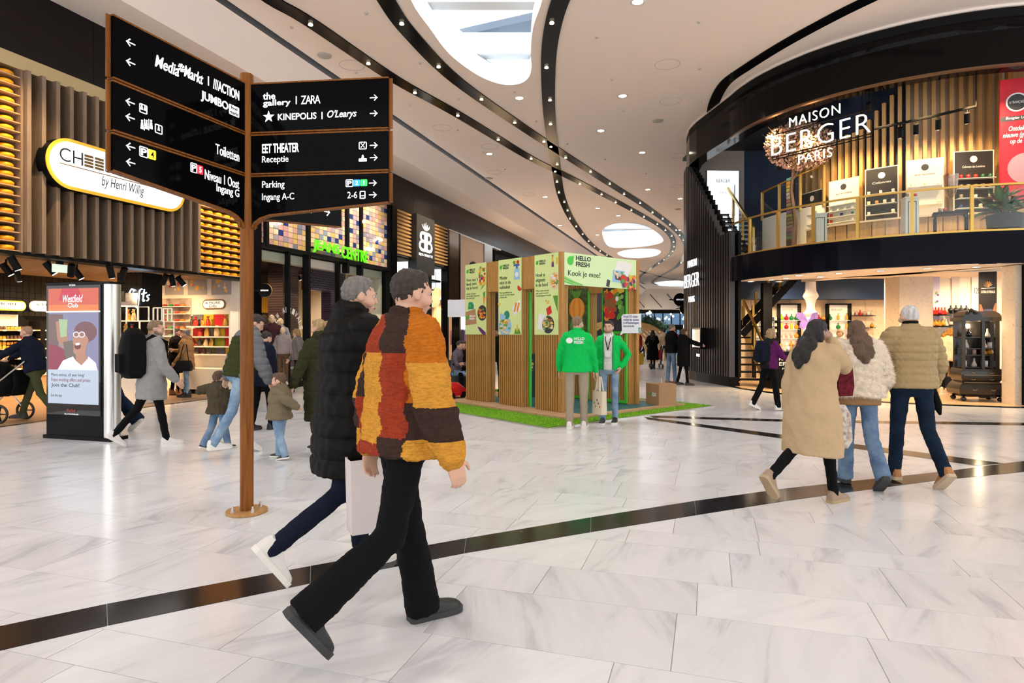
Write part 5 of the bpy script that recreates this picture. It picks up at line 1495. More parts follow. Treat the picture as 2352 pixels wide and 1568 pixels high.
for bi, (pa, pb, yt, yb_, col_, rows) in enumerate(boards):
    p, q = PA(pa, 3.3), PA(pb, 3.3)
    z0, z1 = 4.12, ZP((p + q) / 2, yt - (5 if bi else 0))
    L = (q - p).length
    t = thing('display_board', '%s candle display board, %s from left on the upper floor' % ('black' if col_ == 'k' else 'white', NTH[bi]), 'display', p, math.atan2(q.y - p.y, q.x - p.x))
    B('panel', BRDK if col_ == 'k' else BRDW, t, 0.02, L - .02, 0, .03, z0, z1)
    ed = BRDW
    for e in ((0, .02, z0, z1), (L - .02, L, z0, z1), (0, L, z1, z1 + .02)): B('border', ed, t, e[0], e[1], -.005, .03, e[2], e[3])
    mk = SIGNW if col_ == 'k' else INK
    plate('round_mark', WHT if col_ == 'k' else CHR, t, circ(L / 2, z1 - .17, .075, 16), 0)
    txt(('Les Parfums', 'Jeux de lumières', 'Colonnes', 'Jardin des lumières', 'Colonnes des Lumières')[bi], t, L * .22, L * .78, z1 - .36, z1 - .31, 0, WHT if col_ == 'k' else CHR, shear=.2)
    for ri, row in enumerate(rows):
        z = z1 - .62 - ri * (z1 - .62 - z0) / max(1, len(rows) - .3)
        if z < z0 + .03: z = z0 + .004
        B('glass_shelf', GLS, t, .03, L - .03, -.16, 0, z - .012, z)
        for ci, cn in enumerate(row):
            x = L * (.14 + .72 * ci / max(1, len(row) - 1))
            w_ = t.location + Matrix.Rotation(t.rotation_euler[2], 3, 'Z') @ Vector((x, -.085, z))
            T(inst(CAN[cn], 'candle', None, w_), '%s candle, %s on %s shelf of the %s display board' % (cn, NTH[ci], NTH[ri], NTH[bi]), 'candle', 'candles on the display boards')
for px in (1865, 1940, 2025, 2125, 2236):
    p = PA(px, 4.3)
    q = PA(px, 3.2)
    lamp('SPOT', (p.x, p.y, 6.5), 130, (1, .64, .31), .05, (q.x, q.y, 4.7), 75, .8)
for px in (1780, 2300):
    p = PA(px, 4.7)
    lamp('SPOT', (p.x, p.y, 6.6), 150, (1, .72, .42), .05, (p.x + .5, p.y + .8, 4), 110, 1)
# ceiling track with spotlights
tr = thing('light_track', 'black ceiling track in front of the oak slats', 'track')
pts = [PA(px, 4.1) for px in (2008, 2070, 2130, 2190, 2242)]
tz = [ZP(p, y) for p, y in zip(pts, (296, 283, 270, 256, 244))]
MB().tube([(p.x, p.y, z) for p, z in zip(pts, tz)], .03, 6).build('rail', BLACKM, tr)
for p, z in ((pts[0], tz[0]), (pts[-1], tz[-1])): MB().tube([(p.x, p.y, z), (p.x, p.y, 7.5)], .01, 5).build('hanger', BLACKM, tr)
for i, px in enumerate((2068, 2104, 2155, 2221)):
    p = PA(px, 4.1)
    p.z = ZP(p, 296 - (px - 2008) * .222) - .03
    q = PA(px, 3.0); q.z = 4.6
    spot_fix(p, q, 'black spotlight on the upper floor track, %s from left' % NTH[i], 'upper floor spotlights', 1.25)
for i, (px, py) in enumerate(((1786, 375), (1806, 365), (1980, 258), (1996, 240))):
    p = PA(px, 4.3); p.z = ZP(p, py) + .1
    o = spot_fix(p, p + Vector((.5, .6, -.6)), 'black spotlight near the lit shop name, %s from left' % NTH[i], 'spotlights around the shop name', 1.2)
    MB().tube([(0, 0, 0), (0, 0, 7.5 - p.z)], .008, 5).build('rod', BLACKM, o)
# big lit name
la, lb = PA(1773, BR), PA(2000, BR)
nm = thing('shop_sign', 'large lit shop name in white letters hanging over the balcony', 'sign', la, math.atan2(lb.y - la.y, lb.x - la.x))
NL = (lb - la).length
NAME = M('name_letters_glow', (1, .97, .9), .5, emit=1.1, ecol=(1, .9, .72))
txt('BERGER', nm, 0, NL, 5.80, 6.23, 0, NAME, bold=-.05, d=.03, space=1.1)
txt('MAISON', nm, NL * .2, NL * .72, 6.38, 6.60, 0, NAME, bold=-.04, d=.03, space=1.15)
txt('PARIS', nm, NL * .30, NL * .64, 5.46, 5.66, 0, NAME, bold=-.04, d=.03, space=1.15)
for z in (5.76, 6.30, 5.70): B('carrier_rail', BLACKM, nm, .0, NL, .02, .04, z, z + .02)
for x in (.15, NL - .15): MB().tube([(x, .03, 5.7), (x, .03, 6.8)], .008, 5).build('suspension_rod', BLACKM, nm)
# blossom tree behind the name
tp = PA(1822, 4.05)
tree = thing('blossom_tree', 'pale pink blossom tree behind the lit shop name', 'tree', (tp.x, tp.y, MZ))
MB().tube([(0, 0, 0), (.05, 0, .8), (-.03, .05, 1.6), (.06, 0, 2.8)], [.07, .06, .045, .02], 8).build('trunk', wood('bark', (.16, .10, .06), (.09, .05, .03)), tree)
for k in range(7):
    a = k * .9
    MB().tube([(0, 0, 1.9 + k * .1), (.35 * math.cos(a), .25 * math.sin(a), 2.5 + k * .08), (.8 * math.cos(a), .4 * math.sin(a), 2.85 + k * .08)], [.03, .02, .008], 6).build('branch', MATS['bark'], tree)
mb = MB()
for i in range(4200):
    th_, ph = R.random() * 2 * PI, math.acos(R.uniform(-1, 1))
    r = .35 + .65 * R.random() ** .5
    c = Vector((.12 + .9 * r * math.sin(ph) * math.cos(th_), -.1 + .42 * r * math.sin(ph) * math.sin(th_), 2.72 + .62 * r * math.cos(ph)))
    s = R.uniform(.025, .05)
    u_ = Vector((R.uniform(-1, 1), R.uniform(-1, 1), R.uniform(-1, 1))).normalized(); v_ = u_.orthogonal().normalized()
    mb.add([c - u_ * s - v_ * s * .4, c + u_ * s - v_ * s * .4, c + u_ * s * .5 + v_ * s, c - u_ * s * .5 + v_ * s], [(0, 1, 2, 3)], 0 if R.random() < .75 else 1)
T(link(bpy.data.objects.new('blossom', mb.mesh('blossom', [M('petal_pink', (.80, .52, .42), .8), M('petal_leaf', (.30, .26, .10), .8)])), tree), kind='stuff')
lamp('SPOT', (tp.x - .5, tp.y - .9, 4.6), 32, (1, .72, .5), .05, (tp.x, tp.y, 6.4), 90, .9)  # added spot with no fixture, brightens the blossom from below
# balustrade
bal = thing('balustrade', 'gold-framed glass balustrade along the curved balcony', 'balustrade')
RB = 4.95
pxs = [1722, 1787, 1868, 1970, 2095, 2232, 2390]
P = [PA(px, RB) for px in pxs]
aa = [ang(p) for p in P]
for p in P: B('post', GOLD, bal, -.03, .03, -.03, .03, MZ - .05, 4.46, loc=(p.x, p.y, 0), rz=rad(ang(p)))
wallpath(arc(RB + .02, aa[-1] + 6, aa[0] - 12, 30), 4.43, 4.47, .05, GOLD, 'top_rail', bal)
wallpath(arc(RB + .02, aa[-1] + 6, aa[0] - 12, 30), MZ, 3.56, .05, GOLD, 'bottom_rail', bal)
for b0, b1 in zip(aa, aa[1:]): wallpath(arc(RB, b1 - .4, b0 + .4, 4), 3.58, 4.42, .012, GLASS, 'glass_pane', bal)
wallpath(arc(RB, aa[0] - .4, aa[0] - 11, 3), 3.58, 4.42, .012, GLASS, 'glass_pane', bal)
# upper stair flight rising to the back left, with gold rails
st = thing('upper_stair', 'black open stair with gold handrails on the balcony', 'stair')
s0_, s1_ = PA(1694, 4.6), Vector((5.98 + .45, 20.3, 0))
dv = (s1_ - s0_); ns = 11
side = Vector((dv.y, -dv.x, 0)).normalized()
for i in range(ns):
    c = s0_ + dv * (i / ns)
    MB().beam(c - side * .42 + Vector((0, 0, MZ + .17 * (i + 1))), c + side * .42 + Vector((0, 0, MZ + .17 * (i + 1))), .28, .04).build('tread', BLACKM, st)
top = Vector((0, 0, .17 * ns))
for q in (-1, 1):
    a, b = s0_ + side * q * .45, s1_ + side * q * .45
    MB().beam(a + Vector((0, 0, MZ)), b + Vector((0, 0, MZ)) + top, .04, .2).build('stringer', BLACKM, st)
    MB().beam(a + Vector((0, 0, MZ + .98)), b + Vector((0, 0, MZ + .98)) + top, .06, .07).build('handrail', GOLD, st)
    for f in (0, .33, .66, 1):
        c = a.lerp(b, f)
        MB().beam(c + Vector((0, 0, MZ + .17 * ns * f - .05)), c + Vector((0, 0, MZ + .98 + .17 * ns * f)), .06, .06).build('post', GOLD, st)
    MB().add([a + Vector((0, 0, MZ + .12)), b + Vector((0, 0, MZ + .12)) + top, b + Vector((0, 0, MZ + .93)) + top, a + Vector((0, 0, MZ + .93))], [(0, 1, 2, 3)]).build('glass_pane', GLASS, st)
# lit poster at the head of the stair
lx_ = thing('light_box', 'tall white lit poster at the head of the stair', 'poster', (WP(1623, 0, 19.9).x, 19.9, 0), .06)
LBW = (1700 - 1623) / FOC * 19.9
B('frame', STEEL, lx_, 0, LBW, 0, .06, 4.2, 6.65)
B('face', M('lightbox_face', (.85, .90, 1), .5, emit=.55, ecol=(.9, .95, 1)), lx_, .02, LBW - .02, -.006, 0, 4.22, 6.63)
txt('BERGER', lx_, LBW * .3, LBW * .72, 6.25, 6.36, -.006, M('ink_grey', (.2, .22, .25), .6)); txt('STARCK', lx_, LBW * .38, LBW * .62, 5.90, 5.97, -.006, MATS['ink_grey'])
plate('printed_vase', M('print_blue', (.45, .53, .68), .5, emit=.2), lx_, [(LBW * .15, 4.6), (LBW * .5, 4.95), (LBW * .95, 4.85), (LBW * .5, 4.78)], -.006)
plate('printed_vase', MATS['print_blue'], lx_, [(LBW * .78, 5.2), (LBW * .86, 5.2), (LBW * .88, 6.2), (LBW * .84, 6.2)], -.006)
# white curved parapet and swatch column
par = struct(wallpath([(7.95, 15.95), (7.6, 16.5), (7.35, 17.2), (7.2, 18.0)], MZ, 4.75, .08, WHITE, 'wall_parapet'), 'white curved parapet of the upper shop stair')
pp = [Vector((7.95, 15.95, 5.3)), Vector((7.6, 16.5, 5.2)), Vector((7.35, 17.2, 5.1)), Vector((7.2, 18.0, 5.05))]
MB().tube([p + Vector((0, 0, .45)) for p in pp], .03, 6).build('top_rail', GOLD, par)
for p in pp: B('post', GOLD, par, p.x - .03, p.x + .03, p.y - .03, p.y + .03, 4.7, p.z + .45)
for p, q in zip(pp, pp[1:]): MB().add([(p.x, p.y, 4.78), (q.x, q.y, 4.78), q + Vector((0, 0, .4)), p + Vector((0, 0, .4))], [(0, 1, 2, 3)]).build('glass_pane', GLASS, par)
sp_ = PA(1806, 3.9); sq_ = PA(1826, 3.9)
sw_ = thing('colour_swatches', 'tall column of coloured swatch strips beside the counter', 'display', sp_, math.atan2(sq_.y - sp_.y, sq_.x - sp_.x))
B('column', BLACKM, sw_, 0, .26, 0, .06, MZ, 5.55)
for i, c in enumerate(((.2, .5, .4), (.8, .4, .05), (.8, .55, .1), (.75, .7, .2), (.85, .8, .6), (.85, .75, .6), (.6, .3, .2), (.6, .5, .2), (.5, .4, .2), (.45, .25, .4), (.5, .5, .15), (.3, .25, .15), (.4, .3, .15), (.35, .3, .25), (.25, .12, .15), (.12, .12, .13), (.05, .25, .15))):
    B('swatch', M('swatch_%d' % i, c, .6, var=.6, vscale=60), sw_, .02, .24, -.012, 0, 5.44 - i * .095, 5.52 - i * .095)
# pedestals, side table, plant, red poster
for i, (a, b, yt) in enumerate(((1868, 1896, 493), (2080, 2113, 455))):
    p, q = PA(a, 4.6), PA(b, 4.6)
    t = thing('pedestal', 'white pedestal with black outline behind the %s balcony post' % ('left-hand', 'middle')[i], 'pedestal', p, math.atan2(q.y - p.y, q.x - p.x) * .4)
    L = (q - p).length
    z1 = ZP(p, yt)
    B('block', WHITE, t, 0, L, 0, L, MZ, z1); B('cap', WHITE, t, -.015, L + .015, -.015, L + .015, z1, z1 + .03)
    ring_box(t, .05, L - .05, MZ + .08, z1 - .07, 0, INK, .012, .004)
    for k, cn in enumerate((('white',), ('taupe', 'crimson'))[i]):
        T(inst(CAN[cn], 'candle', None, t.location + Vector((.1 + k * .17, .1, z1 + .03))), '%s candle on top of the %s white pedestal' % (cn, ('left', 'right')[i]), 'candle', 'candles on pedestals')
p = PA(2144, 4.55)
tb = thing('side_table', 'small black side table with rounded legs on the balcony', 'table', p, -.5)
B('top', BLACKM, tb, 0, .62, 0, .35, MZ + .48, MZ + .53)
for x in (.02, .57):
    for y in (.02, .30): MB().tube([(x + .02, y, MZ), (x + .02, y, MZ + .42), (x + (.05 if x < .3 else -.02), y, MZ + .49)], .02, 6).build('leg', BLACKM, tb)
vs = thing('glass_vase', 'tall clear glass goblet on the black side table', 'vase', p + Vector((.38, .02, MZ + .53)))
MB().lathe([(.08, 0), (.02, .03), (.018, .3), (.09, .38), (.13, .6), (.14, .8), (.13, .8), (.11, .6), (.07, .42), (.001, .38)], 18).build('bowl', M('vase_glass', (.85, .8, .72), .05, trans=3), vs, smooth=True)
for k, cn in enumerate(('taupe', 'crimson')):
    T(inst(CAN[cn], 'candle', None, p + Vector((.14 + k * .1, .0, MZ + .53))), '%s candle on the black side table' % cn, 'candle', 'candles on the side table')
p = PA(2310, 4.5)
pl = thing('potted_plant', 'leafy dark green plant in a patterned planter on the balcony', 'plant', (p.x, p.y, MZ))
MB().lathe([(.001, 0), (.3, 0), (.34, .4), (.30, .4), (.28, .36), (.001, .36)], 18).build('planter', M('planter_dark', (.012, .012, .013), .6, var=.6, vscale=30, col2=(.05, .045, .04)), pl, smooth=True)
LM = [M('leaf_dark', (.03, .11, .035), .45), M('leaf_mid', (.06, .17, .05), .45), M('leaf_rust', (.25, .10, .04), .5)]
lfm = [MB().add([(0, 0, 0), (.05, .12, .02), (.045, .28, .0), (0, .42, -.06), (-.045, .28, .0), (-.05, .12, .02), (0, .2, -.015)], [(0, 1, 6), (1, 2, 6), (2, 3, 6), (3, 4, 6), (4, 5, 6), (5, 0, 6)]).mesh('leaf', m) for m in LM]
for i in range(70):
    o = inst(lfm[R.choice((0, 0, 1, 1, 2))], 'leaf', pl, (R.uniform(-.22, .22), R.uniform(-.2, .2), R.uniform(.38, .75)))
    o.rotation_euler = (R.uniform(-.2, 1.1), 0, R.random() * 2 * PI); s = R.uniform(.7, 1.3); o.scale = (s, s, s)
p = WP(2297, 0, 13.3)
rp_ = thing('wall_poster', 'large red poster with pink candle at the right edge upstairs', 'poster', (p.x, 13.3, 0), -.32)
B('sheet', M('poster_red', (.55, .015, .03), .5, emit=.12, var=.4, vscale=2), rp_, 0, 1.3, 0, .04, 4.3, 6.85)
plate('printed_mark', CHR, rp_, circ(.3, 6.35, .17, 20), 0, .004); plate('printed_ring', WHT, rp_, circ(.3, 6.35, .20, 20), 0, .002)
txt('A FRANÇAISE', rp_, .16, .44, 6.31, 6.38, -.005, WHT)
plate('printed_strip', CHR, rp_, [(0, 5.95), (.8, 5.98), (.8, 6.08), (0, 6.05)], 0, .003)
txt('Bougies La Française', rp_, .1, .75, 5.98, 6.05, -.004, WHT, shear=.2)
txt('Ontdek nu onze\nnieuwe (geur)kaarsen\nop de 1e etage', rp_, .05, .85, 5.45, 5.85, -.002, WHT, shear=.25, bold=.03)
plate('printed_candle', M('candle_pink_print', (.75, .25, .28), .5, emit=.1), rp_, circ(.45, 4.95, .32, 24), 0, .003)
B('timber_back', SLATW, up, 10.7, 13, 13.36, 13.5, MZ, 7.5)
# ------------------------------------------------------------------ slatted corner wall
cw = struct(wallpath([front[-1]] + back[:5], 0, .28, .3, BLACK, 'wall_corner'), 'curved corner wall of tall black slats')
path = [Vector((x, y, 0)) for x, y in [front[-2]] + [front[-1]] + back[:5]]
Lp = [(path[i + 1] - path[i]).length for i in range(len(path) - 1)]
tot_l = sum(Lp)
ns = 34
BSL = M('black_slat', (.022, .020, .024), .3)
for i in range(ns):
    s = tot_l * (i + .5) / ns
    for j, l in enumerate(Lp):
        if s <= l: break
        s -= l
    p = path[j].lerp(path[j + 1], s / l); dd = (path[j + 1] - path[j]).normalized()
    f = i / ns
    zt = 4.2 + 2.55 * min(1, max(0, (CX + p.x / p.y * FOC - 1662) / (1584 - 1662)))
    if f > .6: zt = 6.78
    B('slat', BSL, cw, -.035, .035, -.05, .09, .28, zt, loc=(p.x, p.y, 0), rz=math.atan2(dd.y, dd.x))
    B('backing', BLACKM, cw, -.09, .09, -.2, -.12, .28, zt - .02, loc=(p.x, p.y, 0), rz=math.atan2(dd.y, dd.x))
cs_ = thing('shop_sign', 'lit vertical stack of shop name words on the black slats', 'sign', (5.52, 20.0, 0), -PI / 2 + .03)
txt('MAISON', cs_, .35, 1.2, 3.50, 3.72, 0, SIGNW, d=.02, bold=-.04); txt('BERGER', cs_, 0, 1.42, 2.88, 3.30, 0, SIGNW, d=.02, bold=-.04); txt('PARIS', cs_, .45, 1.0, 2.42, 2.60, 0, SIGNW, d=.02, bold=-.04)
B('rear_rail', BLACKM, cs_, 0, 1.42, .01, .04, 3.05, 3.1)
vit = thing('wall_showcase', 'small lit showcase fixed to the black slatted corner', 'showcase', (5.48, 18.75, 0), -PI / 2 + .05)
B('case', BLACK, vit, -.05, .62, -.05, .12, 1.0, 1.62); B('lit_back', M('showcase_glow', (.7, .6, .5), .5, emit=.25, ecol=(1, .85, .65)), vit, 0, .57, -.06, -.05, 1.05, 1.57)
B('lamp_strip', LAMPW, vit, .02, .06, -.075, -.06, 1.05, 1.57); B('label_plate', SIGNW, vit, .3, .55, -.06, -.05, .78, .86)
# ------------------------------------------------------------------ shop ground floor
stair = thing('lower_stair', 'black open-tread stair with gold handrails inside the shop', 'stair', (0, 0, 0))
A_, B_ = Vector((6.25, 17.3, 0)), Vector((6.5, 19.6, 0))
for i in range(8):
    c = A_.lerp(B_, i / 8) + Vector((0, 0, .19 * (i + 1)))
    MB().beam(c - Vector((.0, 0, 0)), c + Vector((.75, -.1, 0)), .27, .045).build('tread', BLACKM, stair)
for q in (0, .75):
    MB().beam(A_ + Vector((q, -.1, .05)), B_ + Vector((q, 0, 1.55)), .05, .2).build('stringer', GOLD, stair)
    MB().beam(A_ + Vector((q, -.1, 1.0)), B_ + Vector((q, 0, 2.5)), .05, .08).build('handrail', GOLD, stair)
    for f in (0, .5, 1): MB().beam(A_.lerp(B_, f) + Vector((q, -.05, 1.5 * f)), A_.lerp(B_, f) + Vector((q, -.05, 1.0 + 1.5 * f)), .05, .05).build('post', GOLD, stair)
for i in range(8):
    c = Vector((7.0 + i * .16, 19.2 - i * .06, 1.5 + .19 * i))
    MB().beam(c + Vector((0, -.4, 0)), c + Vector((0, .4, 0)), .25, .04).build('tread', BLACKM, stair)
for y in (-.42, .42):
    MB().beam((6.9, 19.2 + y, 1.4), (8.3, 18.7 + y, 3.1), .05, .2).build('stringer', BLACKM, stair)
    for i in range(3): MB().beam((7.2 + i * .4, 19.1 + y, 1.7 + i * .48), (7.2 + i * .4, 19.1 + y, 2.3 + i * .45), .06, .06).build('post', GOLD, stair)
B('column', BLACKM, stair, 7.05, 7.3, 17.55, 17.75, 0.012, 2.88)
cl = thing('cash_desk', 'black cash desk with white shop name in front of the shelves', 'desk', (WP(1770, 0, 16.4).x, 16.4, .012), -.06)
B('body', BLACK, cl, 0, 1.9, 0, .6, 0, .92); B('top', BLACK, cl, -.04, 1.94, -.04, .64, .92, .97)
txt('MAISON', cl, .22, .62, .74, .80, 0, LETW); txt('BERGER', cl, .12, .74, .60, .70, 0, LETW); txt('PARIS', cl, .30, .56, .50, .55, 0, LETW)
tl_ = thing('turned_column', 'tall white turned column sculpture above the cash desk', 'sculpture', (WP(1862, 0, 16.9).x, 16.9, 1.0))
MB().lathe([(.14, 0), (.15, .1), (.11, .25), (.1, .38), (.17, .46), (.19, .52), (.17, .60), (.13, .64), (.17, .70), (.2, .78), (.17, .86), (.13, .9), (.19, .97), (.2, 1.0), (.12, 1.08), (.10, 1.2), (.13, 1.35), (.2, 1.45), (.19, 1.5), (.14, 1.6), (.13, 1.85)], 24).build('turned_body', M('gloss_white', (.85, .8, .75), .12), tl_, smooth=True)
bfly = thing('butterfly_ornament', 'big translucent lilac butterfly on the white turned column', 'ornament', (WP(1858, 740, 16.6).x, 16.62, ZP(Vector((0, 16.6, 0)), 738)))
LIL = M('lilac_wing', (.36, .20, .70), .4, var=.4, vscale=8)
for s in (-1, 1):
    for pts in ([(0, 0), (s * .12, .22), (s * .27, .25), (s * .29, .12), (s * .18, 0)], [(0, 0), (s * .2, -.02), (s * .22, -.16), (s * .12, -.22), (s * .03, -.12)]):
        MB().prism(pts, 0, .008, fn=lambda x, z, d: (x, abs(x) * .25 + d, z)).build('wing', LIL, bfly)
MB().tube([(0, -.01, -.1), (0, -.02, .0), (0, -.01, .08)], [.008, .018, .01], 8).build('body', M('wing_blue', (.15, .15, .5), .5), bfly)
# lit display cases and bottles
def prof_of(kind):
    return {'round': [(.001, 0), (.03, 0), (.06, .03), (.065, .07), (.04, .11), (.015, .125), (.015, .15), (.025, .16), (.001, .18)],
            'tall': [(.001, 0), (.035, 0), (.035, .12), (.012, .15), (.012, .18), (.018, .19), (.001, .21)],
            'flask': [(.001, 0), (.05, 0), (.055, .03), (.02, .12), (.014, .15), (.022, .16), (.001, .19)],
            'box': [(.001, 0), (.04, 0), (.04, .13), (.001, .13)]}[kind]
BOT = {}
for n_, c, k in (('lime', (.25, .55, .02), 'round'), ('ruby', (.4, .01, .02), 'round'), ('emerald', (.01, .18, .06), 'round'), ('yellow', (.7, .6, .02), 'tall'), ('amber', (.55, .25, .02), 'round'), ('gold', (.6, .38, .05), 'tall'), ('white', (.75, .7, .65), 'box'), ('blush', (.6, .35, .3), 'box'), ('clear', (.6, .5, .4), 'flask'), ('red', (.55, .02, .01), 'flask'), ('black', (.02, .02, .02), 'round'), ('orange', (.6, .2, .02), 'flask')):
    BOT[n_] = bottle_me('bottle', prof_of(k), M('bottle_' + n_, c, .12))
def bottles(names, A0, A1, z, where, s=1.0):
    for i, n_ in enumerate(names):
        p = Vector(A0).lerp(Vector(A1), i / max(1, len(names) - 1))
        o = inst(BOT[n_], 'bottle', None, (p.x, p.y, z)); o.scale = (s, s, s)
        T(o, '%s bottle, %s %s' % (n_, NTH[i], where), 'bottle', 'bottles in the fragrance shop')
for ci, (a, b) in enumerate(((1791, 1840), (1903, 1956))):
    xa_, xb_ = WP(a, 0, 20.3).x, WP(b, 0, 20.3).x
    t = thing('display_case', 'tall lit glass display case, %s of the turned column' % ('left', 'right')[ci], 'showcase', (xa_, 20.3, .012))
    L = xb_ - xa_
    B('lit_back', M('case_back_glow', (.80, .70, .58), .5, emit=.14, ecol=(1, .88, .7)), t, .03, L - .03, .2, .22, .6, 2.36)
    for e in ((0, .03, .3, 2.4), (L - .03, L, .3, 2.4)): B('jamb', BLACK, t, e[0], e[1], 0, .22, e[2], e[3])
    B('head', BLACK, t, 0, L, 0, .22, 2.37, 2.41); B('plinth', BLACK, t, 0, L, 0, .22, 0, .6)
    txt('BERGER', t, L * .25, L * .75, 2.18, 2.25, .199, MATS['ink_grey'])
    for ri, names in enumerate(((('lime', 'ruby', 'emerald', 'emerald'), ('yellow', 'ruby', 'yellow', 'amber'), ('blush', 'blush', 'blush', 'amber'), ('blush', 'white', 'amber', 'orange')), (('emerald', 'gold', 'gold'), ('white', 'emerald', 'gold'), ('blush', 'white', 'blush'), ('white', 'blush', 'white')))[ci]):
        z = 1.88 - ri * .29
        B('glass_shelf', GLS, t, .03, L - .03, .02, .2, z - .012 - .012, z - .012)
        bottles(names, (xa_ + .1, 20.41, 0), (xb_ - .1, 20.41, 0), z, 'on %s shelf of the %s lit case' % (NTH[ri], ('left', 'right')[ci]), 1.15)
bx = thing('box_shelves', 'narrow shelves of small white boxes beside the stair', 'shelf', (WP(1737, 0, 20.2).x, 20.2, .012))
BXW = WP(1788, 0, 20.2).x - WP(1737, 0, 20.2).x
for r in range(7):
    z = 1.86 - r * .19
    B('shelf_board', BLACKM, bx, 0, BXW, 0, .3, z - .015, z)
    for i in range(6):
        T(B('small_box', M('carton_white', (.75, .66, .55), .6) if (i + r) % 4 else CHR, None, -.045, .045, -.05, .05, 0, .11, loc=(bx.location.x + .07 + i * .118, 20.33, z + .012)), 'small %s box, %s on %s narrow shelf by the stair' % ('white' if (i + r) % 4 else 'dark', NTH[i], NTH[r]), 'box', 'small boxes by the stair')
B('side_post', BLACKM, bx, -.03, 0, 0, .3, 0, 1.95); B('side_post', BLACKM, bx, BXW, BXW + .03, 0, .3, 0, 1.95); B('light_panel', M('shelf_glow', (.8, .7, .55), .5, emit=.2), bx, 0, BXW, .29, .3, .6, 2.0)
wsf = thing('wall_shelves', 'black shelves of amber flasks on the marble wall', 'shelf', (0, 20.3, 0))
for ri, (a, b, py, names) in enumerate(((1880, 1900, 735, ('ruby', 'amber')), (1872, 1900, 755, ('clear', 'ruby', 'red')), (1958, 2012, 724, ('white', 'blush', 'red', 'blush', 'white', 'clear')), (1975, 2012, 752, ('clear', 'amber')))):
    za = ZP(Vector((0, 20.3, 0)), py)
    B('shelf_board', BLACKM, wsf, WP(a, 0, 20.3).x, WP(b, 0, 20.3).x, 0, .27, za - .02, za)
    bottles(names, (WP(a + 5, 0, 20.3).x, 20.43, 0), (WP(b - 4, 0, 20.3).x, 20.43, 0), za, 'on %s black wall shelf near the cases' % NTH[ri])
for i, (n_, px) in enumerate((('yellow', 1793), ('clear', 1802), ('white', 1811), ('orange', 1816), ('red', 1822), ('amber', 1830))):
    T(inst(BOT[n_], 'bottle', None, (WP(px, 0, 16.6).x, 16.62, .982)), '%s bottle, %s from left on the cash desk' % (n_, NTH[i]), 'bottle', 'bottles on the cash desk')
# marble pillar, right-hand wall and shelves
pil = struct(MB().box(WP(2066, 0, 15.6).x, WP(2143, 0, 15.6).x, 15.6, 16.2, .012, 2.88).build('wall_pillar', MARB), 'square marble pillar inside the shop')
rw = struct(MB().box(WP(2143, 0, 16.9).x - 1.2, 14.5, 16.9, 17.1, .012, 2.95).build('wall_inner', M('cream_lit', (.84, .74, .6), .6)), 'cream inner wall with flask shelves')
for i, (a, b, c) in enumerate(((2146, 2162, (.55, .5, .65)), (2190, 2208, (.66, .55, .50)), (2236, 2256, (.75, .7, .65)))):
    t = thing('wall_banner', ('lilac narrow banner with flowers', 'taupe banner with a drawn face', 'white banner with the number 125')[i] + ' on the inner wall', 'banner', (WP(a, 0, 16.8).x, 16.86, 0))
    L = WP(b, 0, 16.8).x - WP(a, 0, 16.8).x
    z0, z1 = ZP(Vector((0, 16.8, 0)), 750), ZP(Vector((0, 16.8, 0)), 635)
    B('sheet', M('banner_%d' % i, c, .6), t, 0, L, 0, .03, z0, z1)
    if i == 2: txt('125', t, L * .3, L * .9, z1 - .45, z1 - .3, 0, INK)
    elif i == 1: plate('printed_face', M('print_charcoal', (.12, .1, .1), .6), t, [(L * .1, z0), (L * .9, z0), (L * .75, z0 + .35), (L * .25, z0 + .35)], 0); plate('printed_face', CRM, t, circ(L * .5, z0 + .55, .07, 14, .8), 0)
    else:
        for k in range(8): plate('printed_flower', R.choice((GLD, CAR, LEAF, PLM)), t, circ(R.uniform(.04, L - .04), R.uniform(z0 + .2, z1 - .4), .03, 8), -.0005 * k, .001)
rs = thing('flask_shelves', 'black shelves of red and amber flasks on the inner wall', 'shelf', (0, 16.6, 0))
for ri, (a, b, py, names) in enumerate(((2144, 2182, 722, ('red', 'red', 'ruby', 'red', 'red')), (2186, 2232, 717, ('black', 'black', 'black', 'black')), (2144, 2185, 749, ('orange', 'amber', 'orange', 'amber', 'clear')), (2186, 2225, 746, ('clear', 'clear', 'black')), (2144, 2235, 777, ('amber', 'clear', 'amber', 'clear', 'white', 'white', 'clear')), (2144, 2235, 800, ('white', 'blush', 'white', 'white', 'white', 'blush', 'white')))):
    za = ZP(Vector((0, 16.6, 0)), py)
    B('shelf_board', BLACKM, rs, WP(a, 0, 16.6).x, WP(b, 0, 16.6).x, 0, .26, za - .025, za)
    bottles(names, (WP(a + 5, 0, 16.6).x, 16.72, 0), (WP(b - 5, 0, 16.6).x, 16.72, 0), za, 'on %s flask shelf of the inner wall' % NTH[ri], 1.1)
B('low_cabinet', BLACKM, rs, WP(2144, 0, 16.6).x, WP(2235, 0, 16.6).x, 0, .28, .012, .75)
for px in (2160, 2215): lamp('SPOT', (WP(px, 0, 15.8).x, 15.8, 2.8), 28, (1, .72, .42), .05, (WP(px, 0, 16.8).x, 16.8, 1.6), 100, .9)
